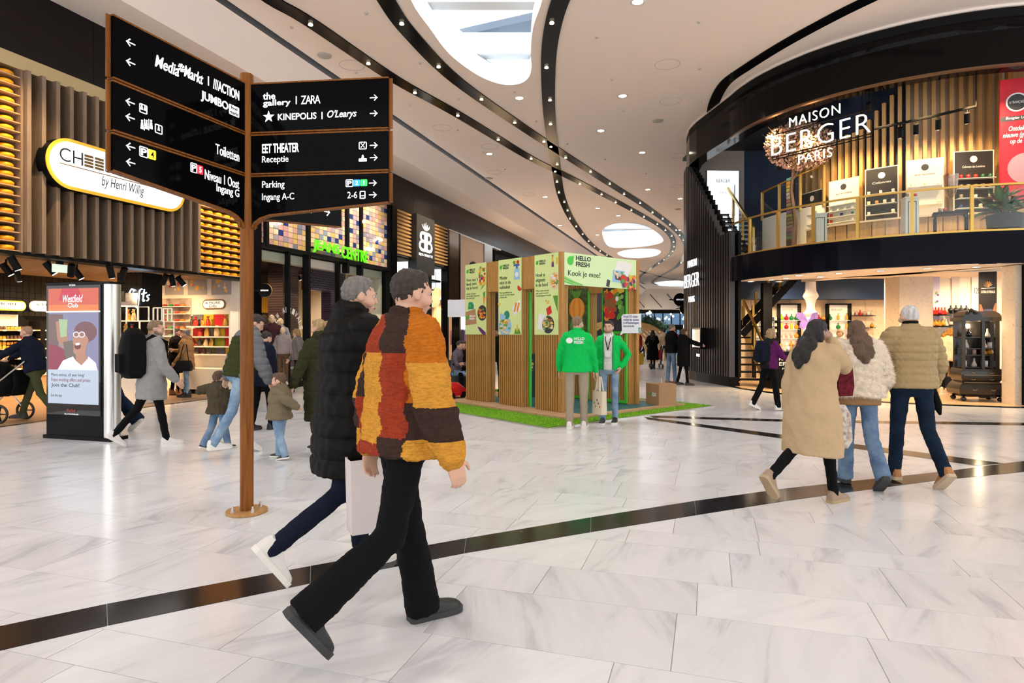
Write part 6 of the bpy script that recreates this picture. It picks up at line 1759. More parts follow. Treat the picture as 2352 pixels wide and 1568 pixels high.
# black baroque cabinet
ax_, bx_ = WP(2208, 0, 13.5).x, WP(2298, 0, 13.3).x
CW = bx_ - ax_
ar = thing('display_cabinet', 'black baroque display cabinet with curved drawers by the entrance', 'cabinet', (ax_, 13.45, .012), -.22)
BW = M('black_wood', (.014, .012, .011), .22)
def ringp(z, e, dpt=.5): return [(-e, -e, z), (CW + e, -e, z), (CW + e, dpt, z), (-e, dpt, z)]
MB().loft([ringp(z, e) for z, e in ((.1, .02), (.16, .10), (.26, .12), (.36, .06), (.42, .0), (.50, .05), (.62, .05), (.70, .02))]).build('bombe_base', BW, ar, smooth=True)
for z in (.40, .56): B('drawer_line', M('drawer_brass', (.25, .17, .07), .4, .7), ar, 0, CW, -.06, -.05, z, z + .012)
for z in (.26, .48, .62):
    for x in (CW * .25, CW * .75): MB().tube([(x - .04, -.125 if z < .3 else -.06, z), (x, -.14 if z < .3 else -.075, z - .015), (x + .04, -.125 if z < .3 else -.06, z)], .008, 6).build('drawer_handle', MATS['drawer_brass'], ar)
for x in (0, CW):
    for y in (-.02, .45): MB().ell((x, y, .05), (.06, .06, .05), 10, 6).build('foot', BW, ar, smooth=True)
for x0_, x1_ in ((0, .05), (CW * .52, CW * .60), (CW - .08, CW)): B('upright', BW, ar, x0_, x1_, 0, .06, .70, 1.72)
for x0_ in (0, CW - .06): B('upright', BW, ar, x0_, x0_ + .06, .40, .46, .70, 1.72)
B('back', BW, ar, 0, CW, .44, .46, .70, 1.72)
for z in (.72, .98, 1.12, 1.36): B('shelf', BW, ar, .03, CW - .03, .03, .44, z, z + .018)
B('cornice', BW, ar, -.04, CW + .06, -.05, .5, 1.72, 1.80)
MB().prism([(0, 1.80), (CW * .5, 1.80)] + [(CW * .25 + CW * .25 * math.cos(rad(a)), 1.80 + .16 * math.sin(rad(a))) for a in range(15, 180, 15)], -.04, .45, fn=lambda x, z, d: (x, d, z)).build('arched_pediment', BW, ar)
MB().loft([[(CW * .45, -.03, z), (CW * f, -.03, z), (CW * f, .45, z), (CW * .45, .45, z)] for z, f in ((1.80, 1.05), (1.88, .98), (1.93, .85))]).build('side_roof', M('roof_bronze', (.10, .07, .05), .35), ar)
for k, x in enumerate((CW * .1, CW * .2, CW * .32)): MB().ell((x, -.05, 1.9 + .05 * (k % 2)), (.05, .03, .04), 8, 6).build('carved_ornament', BW, ar)
for i, (x, z, n_) in enumerate(((.12, .738, 'white'), (.3, .738, 'clear'), (CW * .75, .738, 'white'), (.12, .998, 'blush'), (.3, .998, 'blush'), (CW * .72, .998, 'orange'), (CW * .86, .998, 'amber'), (.15, 1.138, 'clear'), (CW * .72, 1.138, 'clear'), (CW * .86, 1.138, 'white'), (CW * .8, 1.378, 'clear'), (.2, 1.378, 'black'))):
    w_ = ar.location + Matrix.Rotation(-.22, 3, 'Z') @ Vector((x, .2, z))
    o = inst(BOT[n_], 'bottle', None, w_); T(o, '%s bottle, %s one up inside the black baroque cabinet' % (n_, NTH[i]), 'bottle', 'bottles in the black cabinet')
lamp('POINT', ar.location + Vector((CW * .6, .1, 1.62)), 6, (1, .75, .45), .03)
# palace poster and door jamb
va, vb = WP(2257, 0, 14.0).x, WP(2313, 0, 13.7).x
vp = thing('wall_poster', 'tall black poster of a floodlit palace beside the entrance', 'poster', (va, 14.1, .012), -.35)
VWD = vb - va + .02
B('sheet', M('poster_black', (.008, .008, .012), .4), vp, 0, VWD, 0, .05, 0, 2.84)
txt('CHÂTEAU DE VERSAILLES', vp, VWD * .1, VWD * .9, 2.36, 2.43, 0, WHT); plate('rule', WHT, vp, [(VWD * .1, 2.46), (VWD * .9, 2.47), (VWD * .9, 2.48), (VWD * .1, 2.47)], 0)
for k in range(7): plate('sunburst', M('poster_gold', (.7, .35, .12), .5, emit=.2), vp, [(VWD * .5, 2.49), (VWD * .5 + .09 * math.cos(.4 + k * .4), 2.5 + .13 * math.sin(.4 + k * .4)), (VWD * .5 + .07 * math.cos(.52 + k * .4), 2.5 + .11 * math.sin(.52 + k * .4))], -.0003 * k)
PAL = M('palace_glow', (.75, .33, .10), .5, emit=.3); PALD = M('palace_dark', (.25, .10, .05), .5, emit=.1)
plate('palace', PAL, vp, [(VWD * .25, 1.72), (VWD * .75, 1.72), (VWD * .75, 1.9), (VWD * .25, 1.9)], 0)
plate('palace', PALD, vp, [(0, 1.7), (VWD * .25, 1.72), (VWD * .25, 1.95), (VWD * .12, 2.1), (0, 2.12)], 0); plate('palace', PALD, vp, [(VWD, 1.7), (VWD * .75, 1.72), (VWD * .75, 1.95), (VWD * .88, 2.12), (VWD, 2.14)], 0)
for k in range(6):
    for r_ in range(2): plate('palace_window', PALD, vp, [(VWD * (.29 + k * .075), 1.75 + r_ * .08), (VWD * (.32 + k * .075), 1.75 + r_ * .08), (VWD * (.32 + k * .075), 1.8 + r_ * .08), (VWD * (.29 + k * .075), 1.8 + r_ * .08)], -.004)
plate('palace_roof', M('palace_blue', (.05, .06, .12), .5), vp, [(VWD * .22, 1.9), (VWD * .78, 1.9), (VWD * .72, 2.0), (VWD * .28, 2.0)], 0)
jb = struct(MB().box(WP(2318, 0, 12.9).x, WP(2341, 0, 12.9).x, 12.75, 13.1, .012, 2.86).build('door_1', MARB), 'marble door jamb at the right of the shop entrance')
B('dark_frame', BLACK, jb, WP(2342, 0, 12.8).x, WP(2342, 0, 12.8).x + .5, 12.55, 12.9, 0.012, 2.86)
# ------------------------------------------------------------------ far down the mall
for i, (px, py, r, Y, w_, lb_) in enumerate(((1562, 688, .235, 23.2, 'BERGER', 'round black blade sign with shop name on the right wall'), (1575, 708, .27, 28, '', 'second round blade sign behind the name sign'))):
    blade(px, py, r, Y, w_, lb_)
ap = WP(1398, 0, 31.2)
arch = thing('timber_arches', 'tunnel of curved timber ribs far down the mall', 'pavilion', (ap.x, 31.2, 0))
for i in range(7):
    rr = 1.98
    P_ = [Vector((rr * math.cos(rad(a)) + i * .36, i * .6, rr * math.sin(rad(a)))) for a in range(0, 135, 9)]
    mb = MB()
    for a_, b_ in zip(P_, P_[1:]): mb.beam(a_, b_, .1, .2, up=(0, 1, 0))
    mb.build('rib', SLATW, arch)
for z in (.9, 1.5): MB().tube([(math.sqrt(max(.1, 1.98 ** 2 - z * z)) + i * .36, i * .6, z) for i in range(7)], .03, 6).build('spacer', SHW, arch)
for i, (px, Y, h) in enumerate(((1486, 74, 3.4), (1502, 78, 3.0), (1516, 82, 2.6))):
    p = WP(px, 0, Y)
    t = thing('mall_tree', 'dark green indoor tree beyond the arches, %s' % ('tallest', 'middle', 'lowest')[i], 'tree', (p.x, Y, 0), 0, 'trees beyond the arches')
    MB().tube([(0, 0, 0), (0, 0, h * .7)], .07, 6).build('trunk', MATS['bark'], t)
    mb = MB()
    for k in range(500):
        c = Vector((R.gauss(0, .55), R.gauss(0, .5), h * .8 + R.gauss(0, .35))); s = .14
        u_ = Vector((R.uniform(-1, 1), R.uniform(-1, 1), R.uniform(-1, 1))).normalized(); v_ = u_.orthogonal()
        mb.add([c - u_ * s, c + v_ * s * .5, c + u_ * s, c - v_ * s * .5], [(0, 1, 2, 3)], k % 2)
    T(link(bpy.data.objects.new('foliage', mb.mesh('foliage', LM[:2])), t), kind='stuff')
rope = thing('barrier_rope', 'blue barrier rope hanging at the foot of the stair', 'rope', (0, 0, 0))
MB().tube(spline([Vector((7.02, 17.2, 1.0)), Vector((6.9, 17.15, .55)), Vector((6.98, 17.1, .36)), Vector((7.08, 17.12, .5)), Vector((7.1, 17.3, .95))], 5), .022, 8).build('rope_loop', M('rope_blue', (.01, .02, .25), .5), rope)
for x, y, z in ((7.02, 17.2, 1.0), (7.1, 17.3, .95)): MB().ell((x, y, z), (.03, .03, .05), 8, 6).build('brass_hook', GOLD, rope)
fb_ = thing('floor_box', 'white carton on the shop floor beside the stair', 'box', (7.25, 17.0, .012), .1)
B('carton', WHITE, fb_, 0, .24, 0, .2, 0, .42); B('printed_label', BLUS, fb_, .13, .19, -.003, 0, .24, .32)
# ------------------------------------------------------------------ people
import numpy as np
BLOBS = []
def blob(name, mb, mats, parent, vox=.012, smooth=4, disp=(), matfn=None):
    me = mb.mesh(name, mats)
    o = link(bpy.data.objects.new(name, me), parent)
    r = o.modifiers.new('r', 'REMESH'); r.mode = 'VOXEL'; r.voxel_size = vox
    s = o.modifiers.new('s', 'SMOOTH'); s.factor = .5; s.iterations = smooth
    BLOBS.append((o, mats if isinstance(mats, (list, tuple)) else [mats], list(disp), matfn))
    return o
def finish():
    dg = bpy.context.evaluated_depsgraph_get()
    for o, mats, disp, matfn in BLOBS:
        me = bpy.data.meshes.new_from_object(o.evaluated_get(dg))
        old = o.data
        o.modifiers.clear()
        me.name = old.name
        o.data = me
        bpy.data.meshes.remove(old)
        n = len(me.vertices)
        if n and disp:
            co = np.empty(n * 3, np.float32); me.vertices.foreach_get('co', co); co = co.reshape(-1, 3)
            no = np.empty(n * 3, np.float32); me.vertex_normals.foreach_get('vector', no); no = no.reshape(-1, 3)
            d = np.zeros(n, np.float32)
            for kind, a, b, *rest in disp:
                if kind == 'quilt':
                    ax = co[:, 2] if not rest else co @ np.array(rest[0], np.float32)
                    ph = np.abs((ax / b) % 1 - .5) * 2
                    d += a * (.6 * (1 - ph * ph) - .9 * ph ** 9)
                else:
                    x, y, z = co[:, 0] * b, co[:, 1] * b, co[:, 2] * b
                    d += a * (np.sin(1.7 * x + 2.1 * y + .6 * z + 1.3 * np.sin(1.1 * z + y)) * np.sin(1.3 * z - 1.1 * x + .5 + np.sin(1.9 * y)) + .5 * np.sin(3.1 * z + 2.3 * x - 1.7 * y + 2 * np.sin(1.3 * x)))
            co += no * d[:, None]
            me.vertices.foreach_set('co', co.reshape(-1))
        me.materials.clear()
        for m in mats: me.materials.append(m)
        k = len(me.polygons)
        me.polygons.foreach_set('use_smooth', [True] * k)
        if matfn and k:
            c = np.empty(k * 3, np.float32); me.polygons.foreach_get('center', c)
            me.polygons.foreach_set('material_index', np.asarray(matfn(c.reshape(-1, 3)), np.int32))
        me.update()
        if o.name.startswith('fur_jacket'):
            rr = random.Random(3)
            fm = MB()
            for v in me.vertices:
                for _ in range(3):
                    nn = (v.normal + Vector((rr.uniform(-.6, .6), rr.uniform(-.6, .6), rr.uniform(-.9, .2)))).normalized()
                    p = v.co + Vector((rr.uniform(-.006, .006), rr.uniform(-.006, .006), rr.uniform(-.006, .006)))
                    sx = nn.orthogonal().normalized() * .0016
                    fm.add([p - sx, p + sx, p + nn * rr.uniform(.012, .026)], [(0, 1, 2)])
            T(link(bpy.data.objects.new('fur_pile', fm.mesh('fur_pile', mats[0])), o), kind='stuff')

V = Vector
def oring(c, rx, ry, xd, yd, n=20, p=2.4):
    out = []
    for i in range(n):
        a = 2 * PI * i / n
        ca, sa = math.cos(a), math.sin(a)
        out.append(c + xd * (rx * math.copysign(abs(ca) ** (2 / p), ca)) + yd * (ry * math.copysign(abs(sa) ** (2 / p), sa)))
    return out
def caps(mb, pts, rs, n=12):
    """tapered limb with round ends"""
    pts = [V(p) for p in pts]
    mb.tube(pts, list(rs), n)
    for p, r in zip(pts, rs): mb.ell(p, (r, r, r), 10, 8)
    return mb
def ik(S, W, a, b, pole):
    d = W - S
    L = min(d.length, (a + b) * .998)
    d = d.normalized()
    W = S + d * L
    x = (a * a - b * b + L * L) / (2 * L)
    h = math.sqrt(max(0, a * a - x * x))
    pv = pole - d * pole.dot(d)
    return S + d * x + pv.normalized() * h, W

def fabric(name, c, rough=.85, bump=.25, bs=220, **k): return M('cloth_' + name, c, rough, bump=bump, bscale=bs, spec=.12, **k)
SKIN = M('skin_light', (.62, .36, .25), .5, bump=.05, bscale=120)
SKIND = M('skin_brown', (.36, .19, .12), .5, bump=.05, bscale=120)
EYEW, EYED, LIP = M('eye_white', (.8, .78, .75), .3), M('eye_dark', (.03, .02, .015), .2), M('lips', (.45, .16, .13), .5)
def hairm(n, c): return M('hair_' + n, c, .55, bump=.8, bscale=160, var=.45, vscale=40, vst=(1, 1, .15))
H_DARK, H_BLACK, H_BROWN, H_BLOND, H_WHITE, H_GREY, H_SAND = hairm('dark', (.035, .022, .015)), hairm('black', (.008, .006, .006)), hairm('brown', (.13, .07, .035)), hairm('blond', (.50, .33, .15)), hairm('white', (.72, .70, .68)), hairm('grey', (.22, .20, .18)), hairm('sand', (.30, .19, .10))

def person(label, pos, heading, H, lean=0, legs=None, arms=None, head=(0, 0), top=None, bottom=None, shoes=None, hair=None, skin=SKIN, vox=.013, face=False, width=1.0, hs=1.0, group=None, sit=None, name='person', cat='person', side=0, extra=None, pz=0):
    """legs: ((hip, knee, footpitch) right, left); arms: per side dict(t=(x,y,z) hand target) or (swing, abduct, elbow)"""
    root = thing(name, label, cat, (pos[0], pos[1], pz), -rad(heading), group)
    s = H / 1.75
    th_, sh_, an = .245 * H, .245 * H, .042 * H
    legs = legs or ((8, 4, 0), (-8, 6, 0))
    J = {}
    feet = []
    low = 1e9
    for q, (a, k, fp) in zip((1, -1), legs):
        hip = V((q * .052 * H * width, 0, 0))
        a_, b_ = rad(a), rad(a - k)
        knee = hip + V((q * .008, math.sin(a_), -math.cos(a_))) * th_
        ank = knee + V((0, math.sin(b_), -math.cos(b_))) * sh_
        J[q] = (hip, knee, ank)
        m = Matrix.Rotation(-rad(fp), 3, 'X')
        feet.append((q, ank, m, fp))
        for y, z in ((-.05 * s, -an), (.19 * s, -an), (.0, -an)):
            low = min(low, (ank + m @ V((0, y, z))).z)
    P = V((0, 0, -low + (sit or 0)))
    for q in J: J[q] = tuple(p + P for p in J[q])
    la, sd = rad(lean), rad(side)
    d = V((math.sin(sd), math.sin(la), math.cos(la) * math.cos(sd))).normalized()
    xd = V((1, 0, 0)); xd = (xd - d * xd.dot(d)).normalized()
    yd = d.cross(xd).normalized()
    S = P + d * .295 * H
    N = P + d * .335 * H
    yaw, pit = head
    hm = Matrix.Rotation(-rad(yaw), 3, 'Z') @ Matrix.Rotation(-rad(pit), 3, 'X')
    HC_ = N + d * .022 * H + (hm @ V((0, .012, .05))) * (H / 1.75) * hs
    # arms
    ua, fa = .172 * H, .15 * H
    A = {}
    arms = arms or ((15, 8, 20), (-15, 8, 15))
    for q, ar in zip((1, -1), arms):
        sj = S + xd * q * .098 * H * width - d * .022 * H
        if isinstance(ar, dict):
            el, wr = ik(sj, V(ar['t']), ua, fa, V(ar.get('pole', (q * .6, -1, -.3))))
        else:
            sw_, ab, eb = (rad(v) for v in ar)
            u_ = V((q * math.sin(ab), math.sin(sw_) * math.cos(ab), -math.cos(sw_) * math.cos(ab)))
            f_ = V((q * math.sin(ab) * .3, math.sin(sw_ + eb), -math.cos(sw_ + eb))).normalized()
            el = sj + u_ * ua; wr = el + f_ * fa
        A[q] = (sj, el, wr)
    # ---- body: one continuous surface
    mb = MB()
    R3 = lambda v: HC_ + (hm @ V(v)) * s * hs
    def hell(c, r):
        k0 = len(mb.v); mb.ell((0, 0, 0), r, 16, 12)
        for i in range(k0, len(mb.v)): mb.v[i] = tuple(R3(V(mb.v[i]) + V(c)))
    hell((0, 0, .012), (.073, .092, .098)); hell((0, .022, -.045), (.056, .066, .062)); hell((0, .06, -.078), (.026, .028, .024))
    hell((0, .094, -.012), (.012, .02, .022)); hell((0, .105, -.026), (.015, .014, .011)); hell((0, .07, .02), (.055, .03, .02))
    hell((.05, .05, -.03), (.025, .035, .03)); hell((-.05, .05, -.03), (.025, .035, .03))
    for q in (1, -1): hell((q * .077, -.005, -.01), (.008, .018, .028))
    hell((0, .086, -.058), (.024, .016, .012))
    caps(mb, [N - d * .05 * s, HC_ + (hm @ V((0, -.015, -.05))) * s * hs], [.058 * s, .055 * s])
    mb.loft([oring(P + d * f * H, rx * H * .9 * width, ry * H * .9, xd, yd) for f, rx, ry in ((-.03, .08, .055), (0, .095, .065), (.1, .08, .055), (.22, .095, .066), (.29, .10, .05), (.33, .04, .035))])
    for q in (1, -1):
        sj, el, wr = A[q]
        caps(mb, [sj, el, wr], [.045 * s, .036 * s, .026 * s])
        hip, knee, ank = J[q]
        caps(mb, [hip, knee, ank], [.058 * s, .038 * s, .026 * s])
        fq = [m for (qq, a_, m, f_) in feet if qq == q][0]
        caps(mb, [ank + fq @ V((0, 0, -.02 * s)), ank + fq @ V((0, .12 * s, -.045 * s))], [.022 * s, .014 * s])
        # hand: palm, four fingers, thumb from the side of the palm
        f = (wr - el).normalized()
        pn = V((-q, 0, 0)) - f * f.dot(V((-q, 0, 0)))
        if pn.length < .25: pn = V((0, -1, -.2)) - f * f.dot(V((0, -1, -.2)))
        pn.normalize()
        sdv = f.cross(pn).normalized()
        if sdv.y < 0: sdv = -sdv                     # thumb side, forward
        hsz = s * (1.08 if s < .8 else 1)
        mb.loft([oring(wr + f * t * hsz, w * hsz, h * hsz, sdv, pn, 12) for t, w, h in ((-.02, .026, .02), (.02, .034, .017), (.06, .042, .016), (.092, .040, .012))])
        for j, (o_, L) in enumerate(((.030, .070), (.010, .078), (-.011, .072), (-.030, .056))):
            b0 = wr + (f * .085 + sdv * o_) * hsz
            c1 = b0 + (f * .9 + pn * .35) * L * .5 * hsz
            c2 = c1 + (f * .55 + pn * .85).normalized() * L * .5 * hsz
            caps(mb, [b0, c1, c2], [.0095 * hsz, .0088 * hsz, .0075 * hsz], 8)
        t0 = wr + (f * .025 + sdv * .03) * hsz
        t1 = t0 + (f * .6 + sdv * .75 + pn * .2).normalized() * .04 * hsz
        caps(mb, [t0, t1, t1 + (f * .9 + sdv * .2 + pn * .4).normalized() * .035 * hsz], [.014 * hsz, .011 * hsz, .009 * hsz], 8)
    blob('body', mb, skin, root, min(vox, .0075 if vox < .012 else vox * .8), 2)
    if face:
        for q in (1, -1):
            e = MB().ell((0, 0, 0), (.014, .008, .008), 10, 7); e.v = [tuple(R3(V(v) + V((q * .031, .077, .006)))) for v in e.v]; e.build('eye', EYEW, root, smooth=True)
            e = MB().ell((0, 0, 0), (.0065, .005, .0068), 8, 6); e.v = [tuple(R3(V(v) + V((q * .031, .0835, .006)))) for v in e.v]; e.build('iris', EYED, root, smooth=True)
            e = MB().ell((0, 0, 0), (.02, .008, .0045), 8, 5); e.v = [tuple(R3(V(v) + V((q * .032, .09, .026)))) for v in e.v]; e.build('eyebrow', hair[1] if hair else H_DARK, root, smooth=True)
        e = MB().ell((0, 0, 0), (.023, .008, .007), 10, 5); e.v = [tuple(R3(V(v) + V((0, .098, -.058)))) for v in e.v]; e.build('mouth', LIP, root, smooth=True)
    # ---- hair
    if hair:
        style, hmz = hair[0], hair[1]
        hb = MB()
        def he(c, r):
            k0 = len(hb.v); hb.ell((0, 0, 0), r, 14, 10)
            for i in range(k0, len(hb.v)): hb.v[i] = tuple(R3(V(hb.v[i]) + V(c)))
        big = 1.06 if style in ('curly', 'bob', 'long') else 1.0
        he((0, -.014, .026), (.079 * big, .092 * big, .092 * big)); he((0, .03, .075), (.06, .052, .04))
        dz = [('noise', .004, 60)]
        if style == 'buzz': hb = MB(); he((0, -.012, .02), (.0755, .088, .092)); dz = []
        if style in ('bob', 'curly'): 
            for x, y, z in ((.06, -.02, -.03), (-.06, -.02, -.03), (0, -.06, -.04), (.05, -.055, -.05), (-.05, -.055, -.05)): he((x, y, z), (.042, .05, .055))
            dz = [('noise', .008, 45)]
        if style == 'long':
            for x, y, z, r in ((.065, -.03, -.06, .045), (-.065, -.03, -.06, .045), (0, -.085, -.07, .07), (.055, -.11, -.14, .06), (-.055, -.11, -.14, .06), (0, -.14, -.17, .065), (.05, -.165, -.24, .055), (-.05, -.165, -.24, .055), (0, -.18, -.30, .05)): he((x, y, z), (r, r * .8, r * 1.5))
            dz = [('noise', .003, 40)]
        if style == 'pony':
            caps(hb, [R3((0, -.09, .05)), R3((0, -.13, .04)), R3((.0, -.15, -.03)), R3((.02, -.14, -.12))], [.03 * s, .035 * s, .03 * s, .012 * s], 10)
        if style == 'bun': he((0, -.09, .08), (.035, .035, .035))
        blob('hair', hb, hmz, root, min(vox, .009), 12 if style == 'long' else 3, dz)
        if len(hair) > 2:                          # beard or stubble
            e = MB(); 
            for c, r in (((0, .03, -.072), (.058, .064, .044)), ((.052, .02, -.05), (.018, .035, .04)), ((-.052, .02, -.05), (.018, .035, .04))):
                k0 = len(e.v); e.ell((0, 0, 0), r, 12, 8)
                for i in range(k0, len(e.v)): e.v[i] = tuple(R3(V(e.v[i]) + V(c)))
            blob('beard', e, hair[2], root, .007, 2)
    # ---- trousers
    if bottom:
        bmt, rt, rk, ra_ = bottom[0], bottom[1], bottom[2], bottom[3]
        mb = MB()
        mb.loft([oring(P + d * f * H if f > 0 else P + V((0, 0, f * H)), rx * H * width, ry * H, xd, yd) for f, rx, ry in ((.11, .088, .062), (.04, .102, .072), (0, .104, .076), (-.035, .098, .07), (-.06, .07, .05))])
        for q in (1, -1):
            hip, knee, ank = J[q]
            mb.tube([hip + V((0, 0, .02)), hip.lerp(knee, .5), knee, knee.lerp(ank, .5), ank + (ank - knee).normalized() * .035 * s], [rt * s, (rt * .55 + rk * .45) * s, rk * s, (rk * .5 + ra_ * .5) * s, ra_ * s], 14)
            mb.ell(knee, (rk * s, rk * s, rk * s), 10, 8)
            mb.ell(hip, (rt * s,) * 3, 12, 8)
        blob('trousers', mb, bmt, root, vox, 3, [('noise', .0028, 16), ('noise', .0015, 60)])
    # ---- shoes
    if shoes:
        for q, ank, m, fp in feet:
            ank = ank + P
            prof = ((-.068, .026, .09), (-.055, .038, .118), (-.02, .042, .128), (.03, .043, .118), (.07, .046, .092), (.11, .050, .072), (.16, .049, .062), (.19, .040, .054), (.207, .022, .04)) if shoes[2:] != ('boot',) else ((-.062, .034, .17), (-.04, .045, .2), (.0, .045, .2), (.045, .043, .19), (.07, .047, .09), (.15, .048, .06), (.19, .03, .045))
            rings, rs_ = [], []
            for y, w, h in prof:
                rings.append([ank + m @ V((x * w * s, y * s, z * s - an)) for x, z in ((-1, .012), (-1, .5 * h), (-.72, .9 * h), (0, h), (.72, .9 * h), (1, .5 * h), (1, .012), (0, .012))])
                rs_.append([ank + m @ V((x * (w + .004) * s, (y * 1.03) * s, z * s - an)) for x, z in ((-1, 0), (-1, .03), (1, .03), (1, 0))])
            so = MB().loft(rings).build('shoe', shoes[0], root, smooth=True)
            MB().loft(rs_).build('sole', shoes[1], so)
    # ---- top garment
    if top:
        mats = top['m'] if isinstance(top['m'], (list, tuple)) else [top['m']]
        t = top.get('t', .02)
        hem = top.get('hem', -.03)
        fl = top.get('flare', .0)
        mb = MB()
        rings = []
        prof = [(hem, .098 + fl, .074 + fl)] + ([(-.04, .104 + fl * .5, .078 + fl * .5)] if hem < -.08 else []) + [(.03, .100, .074), (.11, .090, .07), (.19, .096, .076), (.245, .100, .074), (.28, .088, .066), (.302, .066, .056), (.325, .046, .046)]
        for f, rx, ry in prof:
            c = P + d * f * H if f > 0 else P + V((0, 0, f * H)) + (d * 0)
            rings.append(oring(c, rx * H * width + t * (1 if f < .26 else .6), ry * H + t * (1 if f < .28 else .7), xd, yd, 24, 2.15))
        mb.loft(rings)
        if top.get('collar', 1): mb.loft([oring(N - d * .03 * H, .055 * s + t * .6, .055 * s + t * .6, xd, yd, 16), oring(N + d * .012 * H, .05 * s + t * .5, .055 * s + t * .5, xd, yd, 16)])
        rsl = top.get('sl', (.058, .05, .036))
        if rsl:
            for q in (1, -1):
                sj, el, wr = A[q]
                caps(mb, [sj - xd * q * .02 * s, sj.lerp(el, .5), el, el.lerp(wr, .55), wr - (wr - el) * .06], [(rsl[0] + t * .5) * s, (rsl[0] * .5 + rsl[1] * .5 + t * .5) * s, (rsl[1] + t * .5) * s, (rsl[1] * .5 + rsl[2] * .5 + t * .5) * s, (rsl[2] + t * .35) * s], 12)
        if top.get('hood'):
            for c, r in (((0, -.085, -.10), (.12, .07, .07)), ((.06, -.05, -.09), (.06, .07, .05)), ((-.06, -.05, -.09), (.06, .07, .05))):
                k0 = len(mb.v); mb.ell((0, 0, 0), r, 14, 9)
                for i in range(k0, len(mb.v)): mb.v[i] = tuple(HC_ + V(mb.v[i]) * s + V(c) * s)
        dp = list(top.get('disp', [('noise', .005, 18), ('noise', .0025, 45)]))
        g = blob(top.get('name', 'jacket'), mb, mats, root, top.get('vox', vox), 3, dp, top.get('fn'))
        if extra: extra(root, dict(P=P, d=d, xd=xd, yd=yd, N=N, S=S, A=A, J=J, s=s, H=H, HC=HC_, R3=R3, t=t, g=g))
    return root, dict(P=P, A=A, J=J, N=N, S=S, s=s, HC=HC_, d=d, xd=xd, yd=yd)

def at_root(root, p): 
    return V(root.location) + Matrix.Rotation(root.rotation_euler[2], 3, 'Z') @ V(p)
JEAN = fabric('jean_blue', (.09, .15, .25), .9, var=.45, vscale=5, col2=(.20, .29, .40)); JEAND = fabric('jean_dark', (.006, .013, .028), .9, var=.4, vscale=5, col2=(.012, .024, .045)); JEANL = fabric('jean_light', (.14, .235, .36), .9, var=.45, vscale=5, col2=(.32, .43, .54))
BLK = fabric('black', (.004, .004, .0045)); NVY = fabric('navy', (.007, .010, .022)); KHK = fabric('khaki', (.36, .29, .21)); GRY = fabric('coat_grey', (.29, .28, .27)); TAN = fabric('camel', (.50, .355, .205)); BRC = fabric('brown_coat', (.30, .16, .07)); OLV = fabric('olive', (.055, .06, .025)); CRMS = fabric('cream_knit', (.72, .58, .42), bump=.5, bs=120)
SHW_, SOLW, SHB, SOLB = M('shoe_white', (.74, .71, .66), .5), M('sole_white', (.78, .75, .68), .6), M('shoe_black', (.012, .012, .012), .5), M('sole_black', (.03, .03, .03), .6)
def ground(px, py): return FP(px, py)
def near(px, Y): return V(((px - CX) / FOC * Y, Y, 0))
W_R = ((15, 4, 0), (-16, 24, 36))                   # right foot planted ahead, left toe pushing off
W_L = ((-16, 24, 36), (15, 4, 0))

# 1 man in long black padded coat, white high sneakers
BPUF = fabric('black_puffer', (.0045, .004, .0035), .6, .1)
r1, j1 = person('tall man in long black padded coat and white sneakers striding right', near(800, 3.86), 55, 1.89, 4, ((-11, 46, 54), (9, 2, 0)), ((18, 6, 10), (-12, 10, 18)), (6, 6),
    dict(m=BPUF, t=.05, hem=-.19, flare=.012, hood=1, name='padded_coat', disp=[('quilt', .012, .125), ('noise', .004, 25)], sl=(.07, .06, .045)), (NVY, .078, .058, .05), (SHW_, SOLW), ('short', H_GREY), vox=.0105, face=True, width=1.05)
# 2 man in patchwork jacket
PATCH = [fabric('patch_' + n, c, .9, .8, 90, var=.35, vscale=30, vst=(1, 1, 5)) for n, c in (('mustard', (.66, .30, .04)), ('rust', (.52, .15, .012)), ('brick', (.33, .045, .018)), ('cocoa', (.05, .026, .02)))]
def patchfn(c):
    x, y, z = c[:, 0], c[:, 1], c[:, 2]
    w = .012 * np.sin(z * 40) 
    xi, dp = .53 * x + .85 * y, .53 * y - .85 * x
    col = (xi + w > -.07).astype(int) + (xi + w > .06).astype(int)
    row = (z < 1.40).astype(int) + (z < 1.17).astype(int) + (z < .98 + .03 * (col == 1)).astype(int)
    tbl = np.array([[2, 3, 1], [0, 2, 1], [0, 2, 3], [2, 3, 1]])
    tb2 = np.array([[1, 0, 2], [3, 1, 0], [2, 3, 0], [0, 1, 2]])
    out = np.where(dp < .02, tbl[row, col], tb2[row, col])
    arm = np.abs(x) > .235
    sl = np.where(z > 1.36, 1, np.where(z > 1.16, 0, np.where(z > 1.0, 3, 0)))
    return np.where(arm, sl, out)
r2, j2 = person('man in orange and brown patchwork jacket with black trousers striding right', near(922, 3.1), 58, 1.86, 3, ((-13, 42, 52), (10, 0, 0)), ((2, 17, 16), (-16, 10, 15)), (-4, 4),
    dict(m=PATCH, t=.045, hem=-.035, flare=.012, fn=patchfn, sl=(.075, .068, .05), name='patchwork_jacket', disp=[('noise', .007, 16), ('noise', .003, 60), ('quilt', .004, .1)]), (BLK, .085, .072, .088), (SHB, SOLB), ('short', H_DARK), vox=.0105, face=True, width=1.08)
